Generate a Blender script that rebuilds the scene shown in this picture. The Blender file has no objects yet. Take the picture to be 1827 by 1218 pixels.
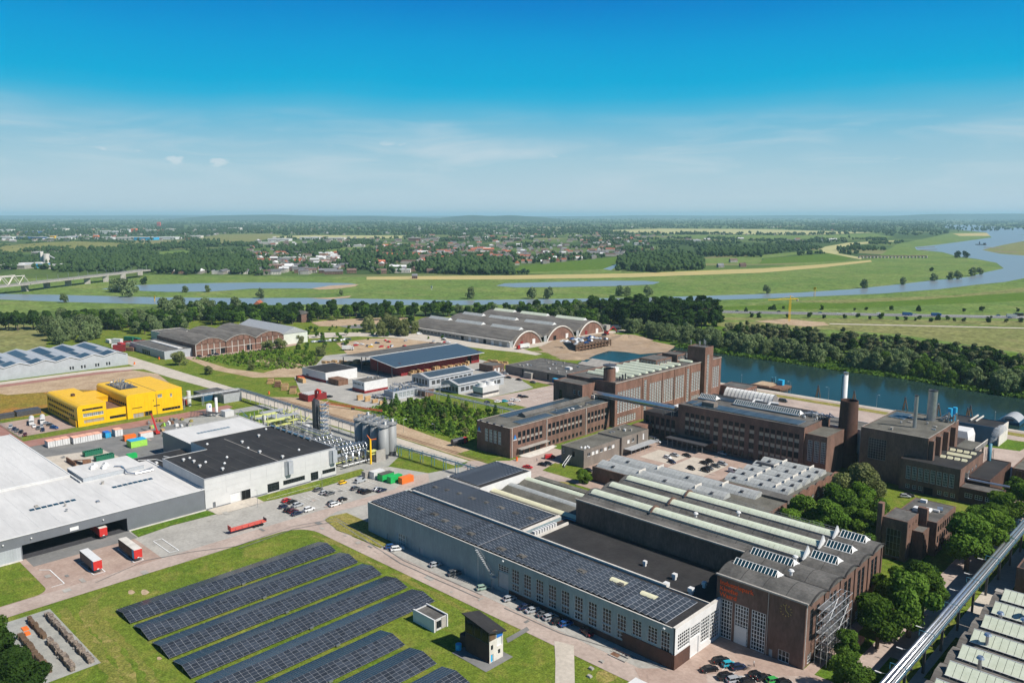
import bpy,math,random
import numpy as np
from mathutils import Vector,Matrix
from mathutils.geometry import tessellate_polygon

random.seed(7)
SC = bpy.context.scene
COL = SC.collection
R = math.radians

# ---------------------------------------------------------------- camera
# World axes follow the street grid of the site: +X runs down-right in the
# photograph, +Y up-right, Z up, metres.  The drone hovers at (0, 0, 110).
CAM_H = 110.0
YAW,PITCH = R(44.0),math.atan(225.0/1421.0)
cam_d = bpy.data.cameras.new('camera')
cam_d.sensor_width = 36.0
cam_d.lens = 28.0
cam_d.clip_start = 1.0
cam_d.clip_end = 250000.0
cam = bpy.data.objects.new('camera',cam_d)
COL.objects.link(cam)
cam.location = (0,0,CAM_H)
cam.rotation_euler = (math.pi/2-PITCH,0,YAW)
SC.camera = cam

# ---------------------------------------------------------------- world, sun, exposure
SUN_AZ,SUN_EL = 15.0,46.0          # degrees, azimuth from +X towards +Y
w = bpy.data.worlds.new('World')
SC.world = w
w.use_nodes = True
nt = w.node_tree
nt.nodes.clear()
N = nt.nodes.new
L = nt.links.new
wout = N('ShaderNodeOutputWorld')
bg = N('ShaderNodeBackground')
bg.inputs['Strength'].default_value = 0.84
sky = N('ShaderNodeTexSky')
sky.sky_type = 'NISHITA'
sky.sun_disc = False
sky.sun_elevation = R(SUN_EL)
sky.sun_rotation = R(90.0-SUN_AZ)
sky.altitude = 100
sky.air_density = 1.0
sky.dust_density = 0.6
sky.ozone_density = 3.0
skys = N('ShaderNodeVectorMath'); skys.operation = 'MULTIPLY'
skys.inputs[1].default_value = (0.020,0.036,0.050)
L(sky.outputs[0],skys.inputs[0])
tc = N('ShaderNodeTexCoord')
sep = N('ShaderNodeSeparateXYZ')
L(tc.outputs['Generated'],sep.inputs[0])
# pale summer haze low over the horizon, deep clear blue above it, at every azimuth alike
mr = N('ShaderNodeMapRange'); mr.inputs[1].default_value = 0.0; mr.inputs[2].default_value = 0.5
wob = N('ShaderNodeTexNoise'); wob.inputs['Scale'].default_value = 3.0; wob.inputs['Detail'].default_value = 4
wmap = N('ShaderNodeMapping'); wmap.inputs['Scale'].default_value = (1,1,3.0)
L(tc.outputs['Generated'],wmap.inputs[0]); L(wmap.outputs[0],wob.inputs[0])
wma = N('ShaderNodeMath'); wma.operation = 'MULTIPLY_ADD'
wma.inputs[1].default_value = 0.034; wma.inputs[2].default_value = -0.017
L(wob.outputs[0],wma.inputs[0])
wad = N('ShaderNodeMath'); wad.operation = 'ADD'
L(sep.outputs[2],wad.inputs[0]); L(wma.outputs[0],wad.inputs[1])
L(wad.outputs[0],mr.inputs[0])
ramp = N('ShaderNodeValToRGB')
cr = ramp.color_ramp
cr.interpolation = 'LINEAR'
stops = [(0.0,(.54,.665,.735)),(.06,(.49,.65,.735)),(.115,(.41,.62,.72)),(.165,(.32,.575,.71)),(.21,(.19,.52,.705)),(.25,(.09,.48,.715)),(.28,(.02,.44,.715)),(.31,(.0,.41,.71)),
         (.39,(.0,.34,.69)),(.50,(.0,.215,.62)),(.75,(.0,.12,.42)),(1.0,(.0,.075,.28))]
while len(cr.elements) < len(stops):
    cr.elements.new(0.5)
for e,(p,c_) in zip(cr.elements,stops):
    e.position = p
    e.color = (*c_,1)
L(mr.outputs[0],ramp.inputs[0])
mxf = N('ShaderNodeMapRange'); mxf.inputs[1].default_value = .25; mxf.inputs[2].default_value = .75
mxf.inputs[3].default_value = .96; mxf.inputs[4].default_value = .12
L(sep.outputs[2],mxf.inputs[0])
mx = N('ShaderNodeMix'); mx.data_type = 'RGBA'
L(mxf.outputs[0],mx.inputs[0]); L(skys.outputs[0],mx.inputs[6]); L(ramp.outputs[0],mx.inputs[7])
# thin cirrus streaks and a few small fair-weather puffs inside the hazy band
cm = N('ShaderNodeMapping'); cm.inputs['Scale'].default_value = (5.0,5.0,34.0); cm.inputs['Rotation'].default_value = (0.05,0.04,0.3)
L(tc.outputs['Generated'],cm.inputs[0])
cn = N('ShaderNodeTexNoise'); cn.inputs['Scale'].default_value = 1.3; cn.inputs['Detail'].default_value = 7; cn.inputs['Roughness'].default_value = .55
cn.inputs['Distortion'].default_value = .6
L(cm.outputs[0],cn.inputs[0])
cr2 = N('ShaderNodeMapRange'); cr2.inputs[1].default_value = .46; cr2.inputs[2].default_value = .76; cr2.inputs[4].default_value = .52
L(cn.outputs[0],cr2.inputs[0])
band = N('ShaderNodeValToRGB')
bst = [(0.0,0),(.06,.4),(.14,1),(.19,.8),(.255,.0),(1.0,0)]
while len(band.color_ramp.elements) < len(bst):
    band.color_ramp.elements.new(.5)
for e,(p,c_) in zip(band.color_ramp.elements,bst):
    e.position = p; e.color = (c_,c_,c_,1)
L(mr.outputs[0],band.inputs[0])
cmul = N('ShaderNodeMath'); cmul.operation = 'MULTIPLY'
L(cr2.outputs[0],cmul.inputs[0]); L(band.outputs[0],cmul.inputs[1])
mx2 = N('ShaderNodeMix'); mx2.data_type = 'RGBA'
mx2.inputs[7].default_value = (.66,.74,.79,1)
L(cmul.outputs[0],mx2.inputs[0]); L(mx.outputs[2],mx2.inputs[6])
# small cumulus puffs low over the plain
pm_ = N('ShaderNodeMapping'); pm_.inputs['Scale'].default_value = (9.0,9.0,26.0)
L(tc.outputs['Generated'],pm_.inputs[0])
pn = N('ShaderNodeTexNoise'); pn.inputs['Scale'].default_value = 1.9; pn.inputs['Detail'].default_value = 5; pn.inputs['Roughness'].default_value = .5
L(pm_.outputs[0],pn.inputs[0])
pr_ = N('ShaderNodeMapRange'); pr_.inputs[1].default_value = .655; pr_.inputs[2].default_value = .70; pr_.inputs[4].default_value = .38
L(pn.outputs[0],pr_.inputs[0])
pb = N('ShaderNodeValToRGB')
while len(pb.color_ramp.elements) < 4: pb.color_ramp.elements.new(.5)
for e,(p,c_) in zip(pb.color_ramp.elements,[(.10,0),(.125,1),(.155,1),(.18,0)]):
    e.position = p; e.color = (c_,c_,c_,1)
L(mr.outputs[0],pb.inputs[0])
pmul = N('ShaderNodeMath'); pmul.operation = 'MULTIPLY'
L(pr_.outputs[0],pmul.inputs[0]); L(pb.outputs[0],pmul.inputs[1])
mx3 = N('ShaderNodeMix'); mx3.data_type = 'RGBA'
mx3.inputs[7].default_value = (.86,.86,.86,1)
L(pmul.outputs[0],mx3.inputs[0]); L(mx2.outputs[2],mx3.inputs[6])
L(mx3.outputs[2],bg.inputs['Color'])
L(bg.outputs[0],wout.inputs[0])

sun_d = bpy.data.lights.new('sun','SUN')
sun_d.energy = 5.0
sun_d.angle = R(0.53)
sun_d.color = (1.0,0.95,0.87)
sun = bpy.data.objects.new('sun',sun_d)
COL.objects.link(sun)
sdir = Vector((math.cos(R(SUN_EL))*math.cos(R(SUN_AZ)),math.cos(R(SUN_EL))*math.sin(R(SUN_AZ)),math.sin(R(SUN_EL))))
sun.rotation_euler = sdir.to_track_quat('Z','Y').to_euler()
sun.location = sdir*300

vs = SC.view_settings
vs.view_transform = 'Standard'
vs.look = 'None'
vs.exposure = 0.25
vs.gamma = 1.0
vs.use_curve_mapping = False
cy = SC.cycles
cy.max_bounces = 5
cy.diffuse_bounces = 2
cy.glossy_bounces = 2
cy.transmission_bounces = 2
cy.transparent_max_bounces = 6
cy.volume_bounces = 1
cy.caustics_reflective = False
cy.caustics_refractive = False
cy.use_denoising = True
cy.use_adaptive_sampling = True
cy.adaptive_threshold = 0.015

# ---------------------------------------------------------------- survey helper: photo pixel -> site ground metres
_F,_S,_C = 1421.0,math.sin(PITCH),math.cos(PITCH)
_SY,_CY = math.sin(YAW),math.cos(YAW)


def gp(u,v,z=0.0):
    """Where the ground (or the level z) lies along the surveyor's ray of photo pixel u, v."""
    a,b = (u-913.5)/_F,(v-609.0)/_F
    t = (CAM_H-z)/(_S+b*_C)
    x,y = a*t,(_C-b*_S)*t
    return (x*_CY-y*_SY,x*_SY+y*_CY)


# ---------------------------------------------------------------- materials
MATS = {}


def lin(n,name):
    return n.inputs[name]


def mat(name,col,rough=.85,metal=0.0,var=.16,scale=.35,col2=None,f2=.5,spec=.3,bump=0.0,bscale=3.0,rand=0.0,stretch=None,streak=0.0,emit=None,alpha=None,sharp=(.35,.65)):
    m = bpy.data.materials.new(name)
    m.use_nodes = True
    t = m.node_tree
    b = t.nodes['Principled BSDF']
    b.inputs['Roughness'].default_value = rough
    b.inputs['Metallic'].default_value = metal
    b.inputs['Specular IOR Level'].default_value = spec
    n,l = t.nodes.new,t.links.new
    if emit:
        b.inputs['Emission Color'].default_value = (*col,1); b.inputs['Emission Strength'].default_value = emit
    geo = n('ShaderNodeNewGeometry')
    vec = geo.outputs['Position']
    if stretch:
        mp = n('ShaderNodeMapping'); mp.inputs['Scale'].default_value = stretch
        l(vec,mp.inputs[0]); vec = mp.outputs[0]
    if var > 0 or col2:
        a = n('ShaderNodeTexNoise'); a.inputs['Scale'].default_value = scale; a.inputs['Detail'].default_value = 6; a.inputs['Roughness'].default_value = .62
        l(vec,a.inputs[0])
        r = n('ShaderNodeMapRange'); r.inputs[1].default_value = sharp[0]; r.inputs[2].default_value = sharp[1]
        l(a.outputs[0],r.inputs[0])
        c2 = col2 if col2 else tuple(min(1,c*(1+var)) for c in col)
        c1 = col if col2 else tuple(c*(1-var) for c in col)
        x = n('ShaderNodeMix'); x.data_type = 'RGBA'
        x.inputs[6].default_value = (*c1,1); x.inputs[7].default_value = (*c2,1)
        l(r.outputs[0],x.inputs[0])
        out = x.outputs[2]
        # fine grain and grime on top of the broad variation
        g = n('ShaderNodeTexNoise'); g.inputs['Scale'].default_value = scale*9; g.inputs['Detail'].default_value = 3
        l(vec,g.inputs[0])
        gr = n('ShaderNodeMapRange'); gr.inputs[1].default_value = .3; gr.inputs[2].default_value = .7
        gr.inputs[3].default_value = 1-var*.7; gr.inputs[4].default_value = 1+var*.5
        l(g.outputs[0],gr.inputs[0])
        mm = n('ShaderNodeMix'); mm.data_type = 'RGBA'; mm.blend_type = 'MULTIPLY'; mm.inputs[0].default_value = 1
        l(out,mm.inputs[6]); l(gr.outputs[0],mm.inputs[7]); out = mm.outputs[2]
        if rand:
            oi = n('ShaderNodeObjectInfo')
            rr = n('ShaderNodeMapRange'); rr.inputs[3].default_value = 1-rand; rr.inputs[4].default_value = 1+rand
            l(oi.outputs['Random'],rr.inputs[0])
            m3 = n('ShaderNodeMix'); m3.data_type = 'RGBA'; m3.blend_type = 'MULTIPLY'; m3.inputs[0].default_value = 1
            l(out,m3.inputs[6]); l(rr.outputs[0],m3.inputs[7]); out = m3.outputs[2]
        l(out,b.inputs['Base Color'])
    else:
        b.inputs['Base Color'].default_value = (*col,1)
    if bump:
        bn = n('ShaderNodeTexNoise'); bn.inputs['Scale'].default_value = bscale; bn.inputs['Detail'].default_value = 4
        l(vec,bn.inputs[0])
        bb = n('ShaderNodeBump'); bb.inputs['Strength'].default_value = min(1,bump); bb.inputs['Distance'].default_value = .1*max(1,bump)
        l(bn.outputs[0],bb.inputs['Height']); l(bb.outputs[0],b.inputs['Normal'])
    MATS[name] = m
    return m


def ribs(name,freq,depth=.12,axis=(1,1,0),width=.5):
    """Fine sheet-metal ribbing on a cladding material, as bump along the wall."""
    m = MATS[name]; t = m.node_tree; n,l = t.nodes.new,t.links.new
    b = t.nodes['Principled BSDF']
    geo = n('ShaderNodeNewGeometry')
    d = n('ShaderNodeVectorMath'); d.operation = 'DOT_PRODUCT'; d.inputs[1].default_value = axis
    l(geo.outputs['Position'],d.inputs[0])
    k = n('ShaderNodeMath'); k.operation = 'MULTIPLY'; k.inputs[1].default_value = freq
    l(d.outputs['Value'],k.inputs[0])
    pp = n('ShaderNodeMath'); pp.operation = 'PINGPONG'; pp.inputs[1].default_value = width
    l(k.outputs[0],pp.inputs[0])
    bb = n('ShaderNodeBump'); bb.inputs['Strength'].default_value = .6; bb.inputs['Distance'].default_value = depth
    l(pp.outputs[0],bb.inputs['Height']); l(bb.outputs[0],b.inputs['Normal'])


def brickmat(name,c1,c2,mortar=(.30,.27,.24)):
    """Brickwork: courses too fine to tell apart from the air, broad weathering on top."""
    m = mat(name,c1,.9,col2=c2,var=.22,scale=.16,spec=.2,bump=.25,bscale=6)
    return m


mat('brick',(.132,.084,.066),.9,col2=(.215,.128,.098),var=.28,scale=.22,spec=.15,stretch=(1,1,.35))
mat('brick_dark',(.075,.045,.037),.9,col2=(.12,.066,.050),var=.2,scale=.2,spec=.15,stretch=(1,1,.35))
mat('brick_red',(.155,.088,.066),.9,col2=(.255,.142,.105),var=.28,scale=.25,spec=.15,stretch=(1,1,.35))
mat('brick_grey',(.21,.18,.155),.9,var=.14,scale=.25,spec=.15,stretch=(1,1,.35))
mat('concrete',(.36,.335,.30),.9,var=.16,scale=.3)
mat('concrete_pale',(.62,.58,.52),.9,var=.12,scale=.4)
mat('white_paint',(.66,.655,.64),.6,var=.06,scale=.5)
mat('white_roof',(.67,.655,.63),.7,col2=(.55,.54,.52),var=.08,scale=.10,stretch=(.2,1,1))
mat('clad_white',(.58,.575,.56),.5,var=.05,scale=.3,spec=.4)
mat('clad_grey',(.155,.165,.18),.5,var=.06,scale=.3,spec=.4)
mat('clad_lightgrey',(.40,.42,.44),.5,var=.08,scale=.3,spec=.4)
ribs('clad_lightgrey',1.3)
mat('clad_bluegrey',(.275,.35,.37),.6,col2=(.215,.27,.285),var=.12,scale=.22,spec=.35,stretch=(1,1,.25))
ribs('clad_bluegrey',1.1)
mat('clad_pale',(.62,.64,.56),.55,var=.06,scale=.3)
ribs('clad_pale',1.0)
mat('yellow_panel',(.84,.49,.005),.42,var=.05,scale=.4,spec=.4)
mat('yellow_deep',(.62,.33,.004),.5,var=.05,scale=.4)
mat('bitumen',(.085,.081,.075),.92,col2=(.16,.152,.14),var=.3,scale=.16,spec=.2)
mat('bitumen_black',(.026,.025,.026),.85,col2=(.042,.040,.040),var=.2,scale=.12,spec=.25)
mat('bitumen_olive',(.10,.096,.08),.92,col2=(.17,.162,.138),var=.28,scale=.16,spec=.2)
mat('asbestos',(.115,.105,.095),.95,col2=(.20,.185,.165),var=.25,scale=.16,spec=.15,stretch=(.4,2.2,1))
mat('skylight_green',(.66,.70,.56),.45,col2=(.56,.60,.46),var=.06,scale=.5,spec=.4)
mat('skylight_white',(.44,.455,.44),.45,col2=(.34,.35,.34),var=.07,scale=.5,spec=.4)
mat('skylight_cream',(.74,.70,.48),.45,var=.06,scale=.6,spec=.4)
mat('glass',(.012,.016,.020),.12,var=0,spec=.32)
mat('glass_blue',(.012,.045,.065),.1,var=0,spec=.4)
mat('glass_pale',(.20,.24,.25),.12,var=.3,scale=.8,spec=.7)
mat('frame_white',(.74,.74,.72),.5,var=.05,scale=1)
mat('frame_dark',(.05,.055,.06),.5,var=.05,scale=1)
mat('frame_grey',(.33,.33,.32),.5,var=.06,scale=1)
mat('spandrel',(.40,.34,.26),.7,var=.08,scale=.8)
mat('spandrel_grey',(.34,.31,.27),.7,var=.08,scale=.8)
mat('solar',(.036,.044,.058),.26,var=.12,scale=.6,spec=.42,rand=.3)
mat('solar_roof',(.042,.052,.066),.34,var=.2,scale=.35,spec=.36,rand=.25)
mat('solar_blue',(.055,.08,.10),.34,var=.14,scale=.5,spec=.38,rand=.25)
mat('solar_frame',(.46,.48,.52),.4,metal=.4,var=.05,scale=1)
mat('steel',(.42,.43,.44),.38,metal=.75,var=.14,scale=.6)
mat('steel_bright',(.66,.67,.68),.3,metal=.85,var=.1,scale=.6)
mat('steel_dark',(.10,.10,.11),.5,metal=.4,var=.12,scale=.8)
mat('steel_paint_grey',(.36,.37,.38),.5,var=.1,scale=.8)
mat('steel_blue',(.07,.22,.30),.5,var=.1,scale=.8)
mat('silo_metal',(.33,.335,.33),.6,metal=.15,col2=(.24,.245,.245),var=.1,scale=.5,stretch=(1,1,.12))
mat('plant_yellow',(.62,.64,.22),.55,var=.12,scale=.8)
mat('red_paint',(.55,.035,.03),.45,var=.08,scale=.8)
mat('red_dark',(.22,.022,.024),.6,var=.15,scale=.4)
ribs('red_dark',.8)
mat('red_lattice',(.62,.10,.07),.5,var=.1,scale=.8)
mat('orange_paint',(.80,.18,.03),.5,var=.08,scale=.8)
mat('sign_orange',(.95,.13,.03),.5,var=0)
mat('sign_blue',(.02,.16,.55),.5,var=0)
mat('clock_gold',(.75,.50,.14),.4,var=0)
mat('green_paint',(.02,.42,.10),.5,var=.08,scale=.8)
mat('green_dark',(.02,.15,.085),.5,var=.1,scale=.8)
mat('lime_paint',(.35,.68,.10),.5,var=.1,scale=.8)
mat('cyan_paint',(.03,.38,.66),.5,var=.08,scale=.8)
mat('blue_paint',(.02,.09,.26),.45,var=.1,scale=.6)
mat('blue_deep',(.015,.07,.13),.5,var=.12,scale=.4)
mat('teal_paint',(.02,.36,.42),.35,var=.05,scale=.8)
mat('timber',(.58,.39,.20),.85,col2=(.42,.26,.12),var=.2,scale=.5)
mat('timber_dark',(.10,.065,.04),.9,col2=(.17,.11,.07),var=.2,scale=.6)
mat('rust',(.15,.075,.045),.9,col2=(.23,.13,.085),var=.2,scale=.6)
mat('rubble',(.30,.24,.19),.95,col2=(.14,.11,.09),var=.3,scale=1.4,sharp=(.45,.55))
mat('black_rubber',(.012,.012,.013),.8,var=0)
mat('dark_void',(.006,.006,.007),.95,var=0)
mat('chrome',(.6,.6,.62),.2,metal=.9,var=0)
mat('lamp_glass',(.8,.8,.78),.15,var=0,spec=.7)
mat('tail_red',(.45,.01,.01),.3,var=0)
mat('scaffold_metal',(.50,.51,.52),.45,metal=.6,var=.1,scale=1)
mat('tarpaulin',(.86,.86,.84),.5,var=.06,scale=.6)
mat('tarp_peach',(.78,.42,.30),.8,var=.12,scale=.6)
for nm,c in dict(black=(.012,.012,.014),navy=(.012,.022,.06),blue=(.015,.07,.22),grey=(.12,.13,.14),silver=(.46,.48,.50),white=(.78,.78,.77),red=(.48,.015,.02),maroon=(.10,.012,.02),
                  yellow=(.80,.48,.01),green=(.05,.34,.08),palegreen=(.30,.42,.34),teal=(.03,.36,.46),orange=(.75,.16,.02),brown=(.12,.08,.05)).items():
    mat('car_'+nm,c,.25,metal=.25 if nm in ('silver','grey') else 0,var=0,spec=.6)
# ground
mat('asphalt_grey',(.33,.315,.285),.95,col2=(.43,.41,.37),var=.2,scale=.11,spec=.15)
mat('asphalt_pink',(.38,.30,.255),.95,col2=(.48,.39,.335),var=.18,scale=.10,spec=.15)
mat('asphalt_dark',(.17,.17,.165),.95,col2=(.23,.225,.215),var=.12,scale=.13,spec=.15)
mat('brick_paving',(.34,.245,.20),.95,col2=(.44,.335,.28),var=.18,scale=.14,spec=.15)
mat('paving_red',(.30,.15,.12),.95,col2=(.36,.20,.165),var=.14,scale=.2,spec=.15)
mat('concrete_road',(.56,.50,.42),.95,col2=(.46,.41,.345),var=.16,scale=.12,spec=.15)
mat('sand',(.50,.38,.255),.95,col2=(.37,.26,.165),var=.3,scale=.09,spec=.1)
mat('sand_wet',(.30,.215,.14),.9,col2=(.40,.30,.21),var=.2,scale=.12,spec=.2)
mat('marking_white',(.80,.80,.78),.8,var=.1,scale=1)
mat('kerb',(.50,.48,.44),.9,var=.1,scale=.6)
mat('gravel',(.38,.375,.34),.95,col2=(.28,.28,.26),var=.16,scale=.3,spec=.1)
mat('wheat',(.50,.40,.17),.95,col2=(.42,.36,.16),var=.12,scale=.02,spec=.1)
mat('pale_field',(.46,.42,.20),.95,col2=(.38,.38,.17),var=.12,scale=.01,spec=.1)


def grassmat(name,a,b,dry,s1=.05,s2=.35,dryamt=.55):
    """Turf: two greens in broad patches, mown streaks, dry and flowering spots."""
    m = mat(name,a,.95,col2=b,var=.42,scale=s1,spec=.06,bump=.6,bscale=1.2)
    t = m.node_tree; n,l = t.nodes.new,t.links.new
    bs = t.nodes['Principled BSDF']
    src = bs.inputs['Base Color'].links[0].from_socket
    geo = n('ShaderNodeNewGeometry')
    d = n('ShaderNodeTexNoise'); d.inputs['Scale'].default_value = s2; d.inputs['Detail'].default_value = 5; d.inputs['Distortion'].default_value = .8
    l(geo.outputs['Position'],d.inputs[0])
    r = n('ShaderNodeMapRange'); r.inputs[1].default_value = .52; r.inputs[2].default_value = .74; r.inputs[4].default_value = dryamt
    l(d.outputs[0],r.inputs[0])
    x = n('ShaderNodeMix'); x.data_type = 'RGBA'; x.inputs[7].default_value = (*dry,1)
    l(r.outputs[0],x.inputs[0]); l(src,x.inputs[6])
    f = n('ShaderNodeTexNoise'); f.inputs['Scale'].default_value = min(2.2,s1*30); f.inputs['Detail'].default_value = 2
    l(geo.outputs['Position'],f.inputs[0])
    fr = n('ShaderNodeMapRange'); fr.inputs[1].default_value = .3; fr.inputs[2].default_value = .7; fr.inputs[3].default_value = .62; fr.inputs[4].default_value = 1.34
    l(f.outputs[0],fr.inputs[0])
    fm = n('ShaderNodeMix'); fm.data_type = 'RGBA'; fm.blend_type = 'MULTIPLY'; fm.inputs[0].default_value = 1
    l(x.outputs[2],fm.inputs[6]); l(fr.outputs[0],fm.inputs[7]); l(fm.outputs[2],bs.inputs['Base Color'])
    return m


grassmat('grass',(.105,.165,.020),(.165,.205,.030),(.30,.25,.07),.07,.13)
grassmat('grass_dry',(.20,.20,.048),(.27,.235,.065),(.40,.30,.12),.07,.2,.75)
grassmat('grass_worn',(.15,.175,.035),(.21,.205,.045),(.34,.27,.10),.12,.3,.8)
grassmat('grass_lush',(.075,.15,.016),(.115,.185,.022),(.20,.20,.045),.08,.2,.45)
grassmat('meadow',(.115,.19,.042),(.175,.235,.06),(.25,.25,.095),.008,.022,.6)
grassmat('meadow_dry',(.18,.20,.065),(.23,.225,.085),(.28,.25,.11),.008,.03,.6)
grassmat('meadow_dark',(.07,.12,.03),(.11,.155,.04),(.17,.18,.06),.008,.03,.5)
grassmat('flower_field',(.20,.175,.03),(.31,.20,.038),(.40,.165,.05),.03,.05,.9)


def leafmat(name,a,b,rand=.25,trans=.25):
    m = bpy.data.materials.new(name); m.use_nodes = True
    t = m.node_tree; n,l = t.nodes.new,t.links.new
    t.nodes.clear()
    o = n('ShaderNodeOutputMaterial')
    geo = n('ShaderNodeNewGeometry'); oi = n('ShaderNodeObjectInfo')
    no = n('ShaderNodeTexNoise'); no.inputs['Scale'].default_value = .22; no.inputs['Detail'].default_value = 3
    l(geo.outputs['Position'],no.inputs[0])
    r = n('ShaderNodeMapRange'); r.inputs[1].default_value = .35; r.inputs[2].default_value = .65
    l(no.outputs[0],r.inputs[0])
    x = n('ShaderNodeMix'); x.data_type = 'RGBA'; x.inputs[6].default_value = (*a,1); x.inputs[7].default_value = (*b,1)
    l(r.outputs[0],x.inputs[0])
    rr = n('ShaderNodeMapRange'); rr.inputs[3].default_value = 1-rand; rr.inputs[4].default_value = 1+rand
    l(oi.outputs['Random'],rr.inputs[0])
    m3 = n('ShaderNodeMix'); m3.data_type = 'RGBA'; m3.blend_type = 'MULTIPLY'; m3.inputs[0].default_value = 1
    l(x.outputs[2],m3.inputs[6]); l(rr.outputs[0],m3.inputs[7])
    d = n('ShaderNodeBsdfDiffuse'); tr = n('ShaderNodeBsdfTranslucent'); ms = n('ShaderNodeMixShader')
    ms.inputs[0].default_value = trans
    l(m3.outputs[2],d.inputs[0]); l(m3.outputs[2],tr.inputs[0])
    l(d.outputs[0],ms.inputs[1]); l(tr.outputs[0],ms.inputs[2]); l(ms.outputs[0],o.inputs[0])
    MATS[name] = m
    return m


leafmat('leaf_dark',(.028,.060,.014),(.055,.105,.022))
leafmat('leaf_mid',(.07,.138,.02),(.12,.205,.032))
leafmat('leaf_bright',(.095,.18,.022),(.155,.25,.036))
leafmat('leaf_willow',(.125,.178,.07),(.205,.262,.115))
leafmat('leaf_poplar',(.135,.155,.07),(.205,.225,.105))
leafmat('leaf_olive',(.15,.18,.06),(.23,.25,.10))
leafmat('leaf_pine',(.06,.13,.026),(.115,.205,.04))
leafmat('leaf_far',(.034,.070,.026),(.075,.122,.042))
mat('bark',(.13,.10,.075),.95,var=.2,scale=1.5)


def watermat(name,col,bs,strength,rough=.04,ior=1.33):
    m = bpy.data.materials.new(name); m.use_nodes = True
    t = m.node_tree; b = t.nodes['Principled BSDF']; n,l = t.nodes.new,t.links.new
    b.inputs['Base Color'].default_value = (*col,1); b.inputs['Roughness'].default_value = rough
    b.inputs['Specular IOR Level'].default_value = .5; b.inputs['IOR'].default_value = ior
    geo = n('ShaderNodeNewGeometry')
    no = n('ShaderNodeTexNoise'); no.inputs['Scale'].default_value = bs; no.inputs['Detail'].default_value = 3
    l(geo.outputs['Position'],no.inputs[0])
    bb = n('ShaderNodeBump'); bb.inputs['Strength'].default_value = strength; bb.inputs['Distance'].default_value = .3
    l(no.outputs[0],bb.inputs['Height']); l(bb.outputs[0],b.inputs['Normal'])
    MATS[name] = m


watermat('water',(.016,.036,.031),.3,.4,.12,1.115)
watermat('river_water',(.21,.25,.27),.1,.4,.3,1.3)

# ---------------------------------------------------------------- mesh building
ORG = {}                                     # object -> world position of its origin


def new(name,data,parent=None,loc=(0,0,0),rz=0.0,local=False):
    o = bpy.data.objects.new(name,data)
    COL.objects.link(o)
    p = Vector(loc)
    if parent is not None:
        o.parent = parent
        ORG[o] = p if not local else ORG.get(parent,Vector((0,0,0)))+p
        o.location = p if local else p-ORG.get(parent,Vector((0,0,0)))
    else:
        o.location = p
        ORG[o] = p
    if rz:
        o.rotation_euler = (0,0,rz)
    return o


def tag(o,label=None,cat=None,group=None,kind=None):
    if label: o['label'] = label
    if cat: o['category'] = cat
    if group: o['group'] = group
    if kind: o['kind'] = kind
    return o


def thing(name,label,cat,loc,rz=0.0,group=None):
    return tag(new(name,None,None,loc,rz),label,cat,group)


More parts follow.
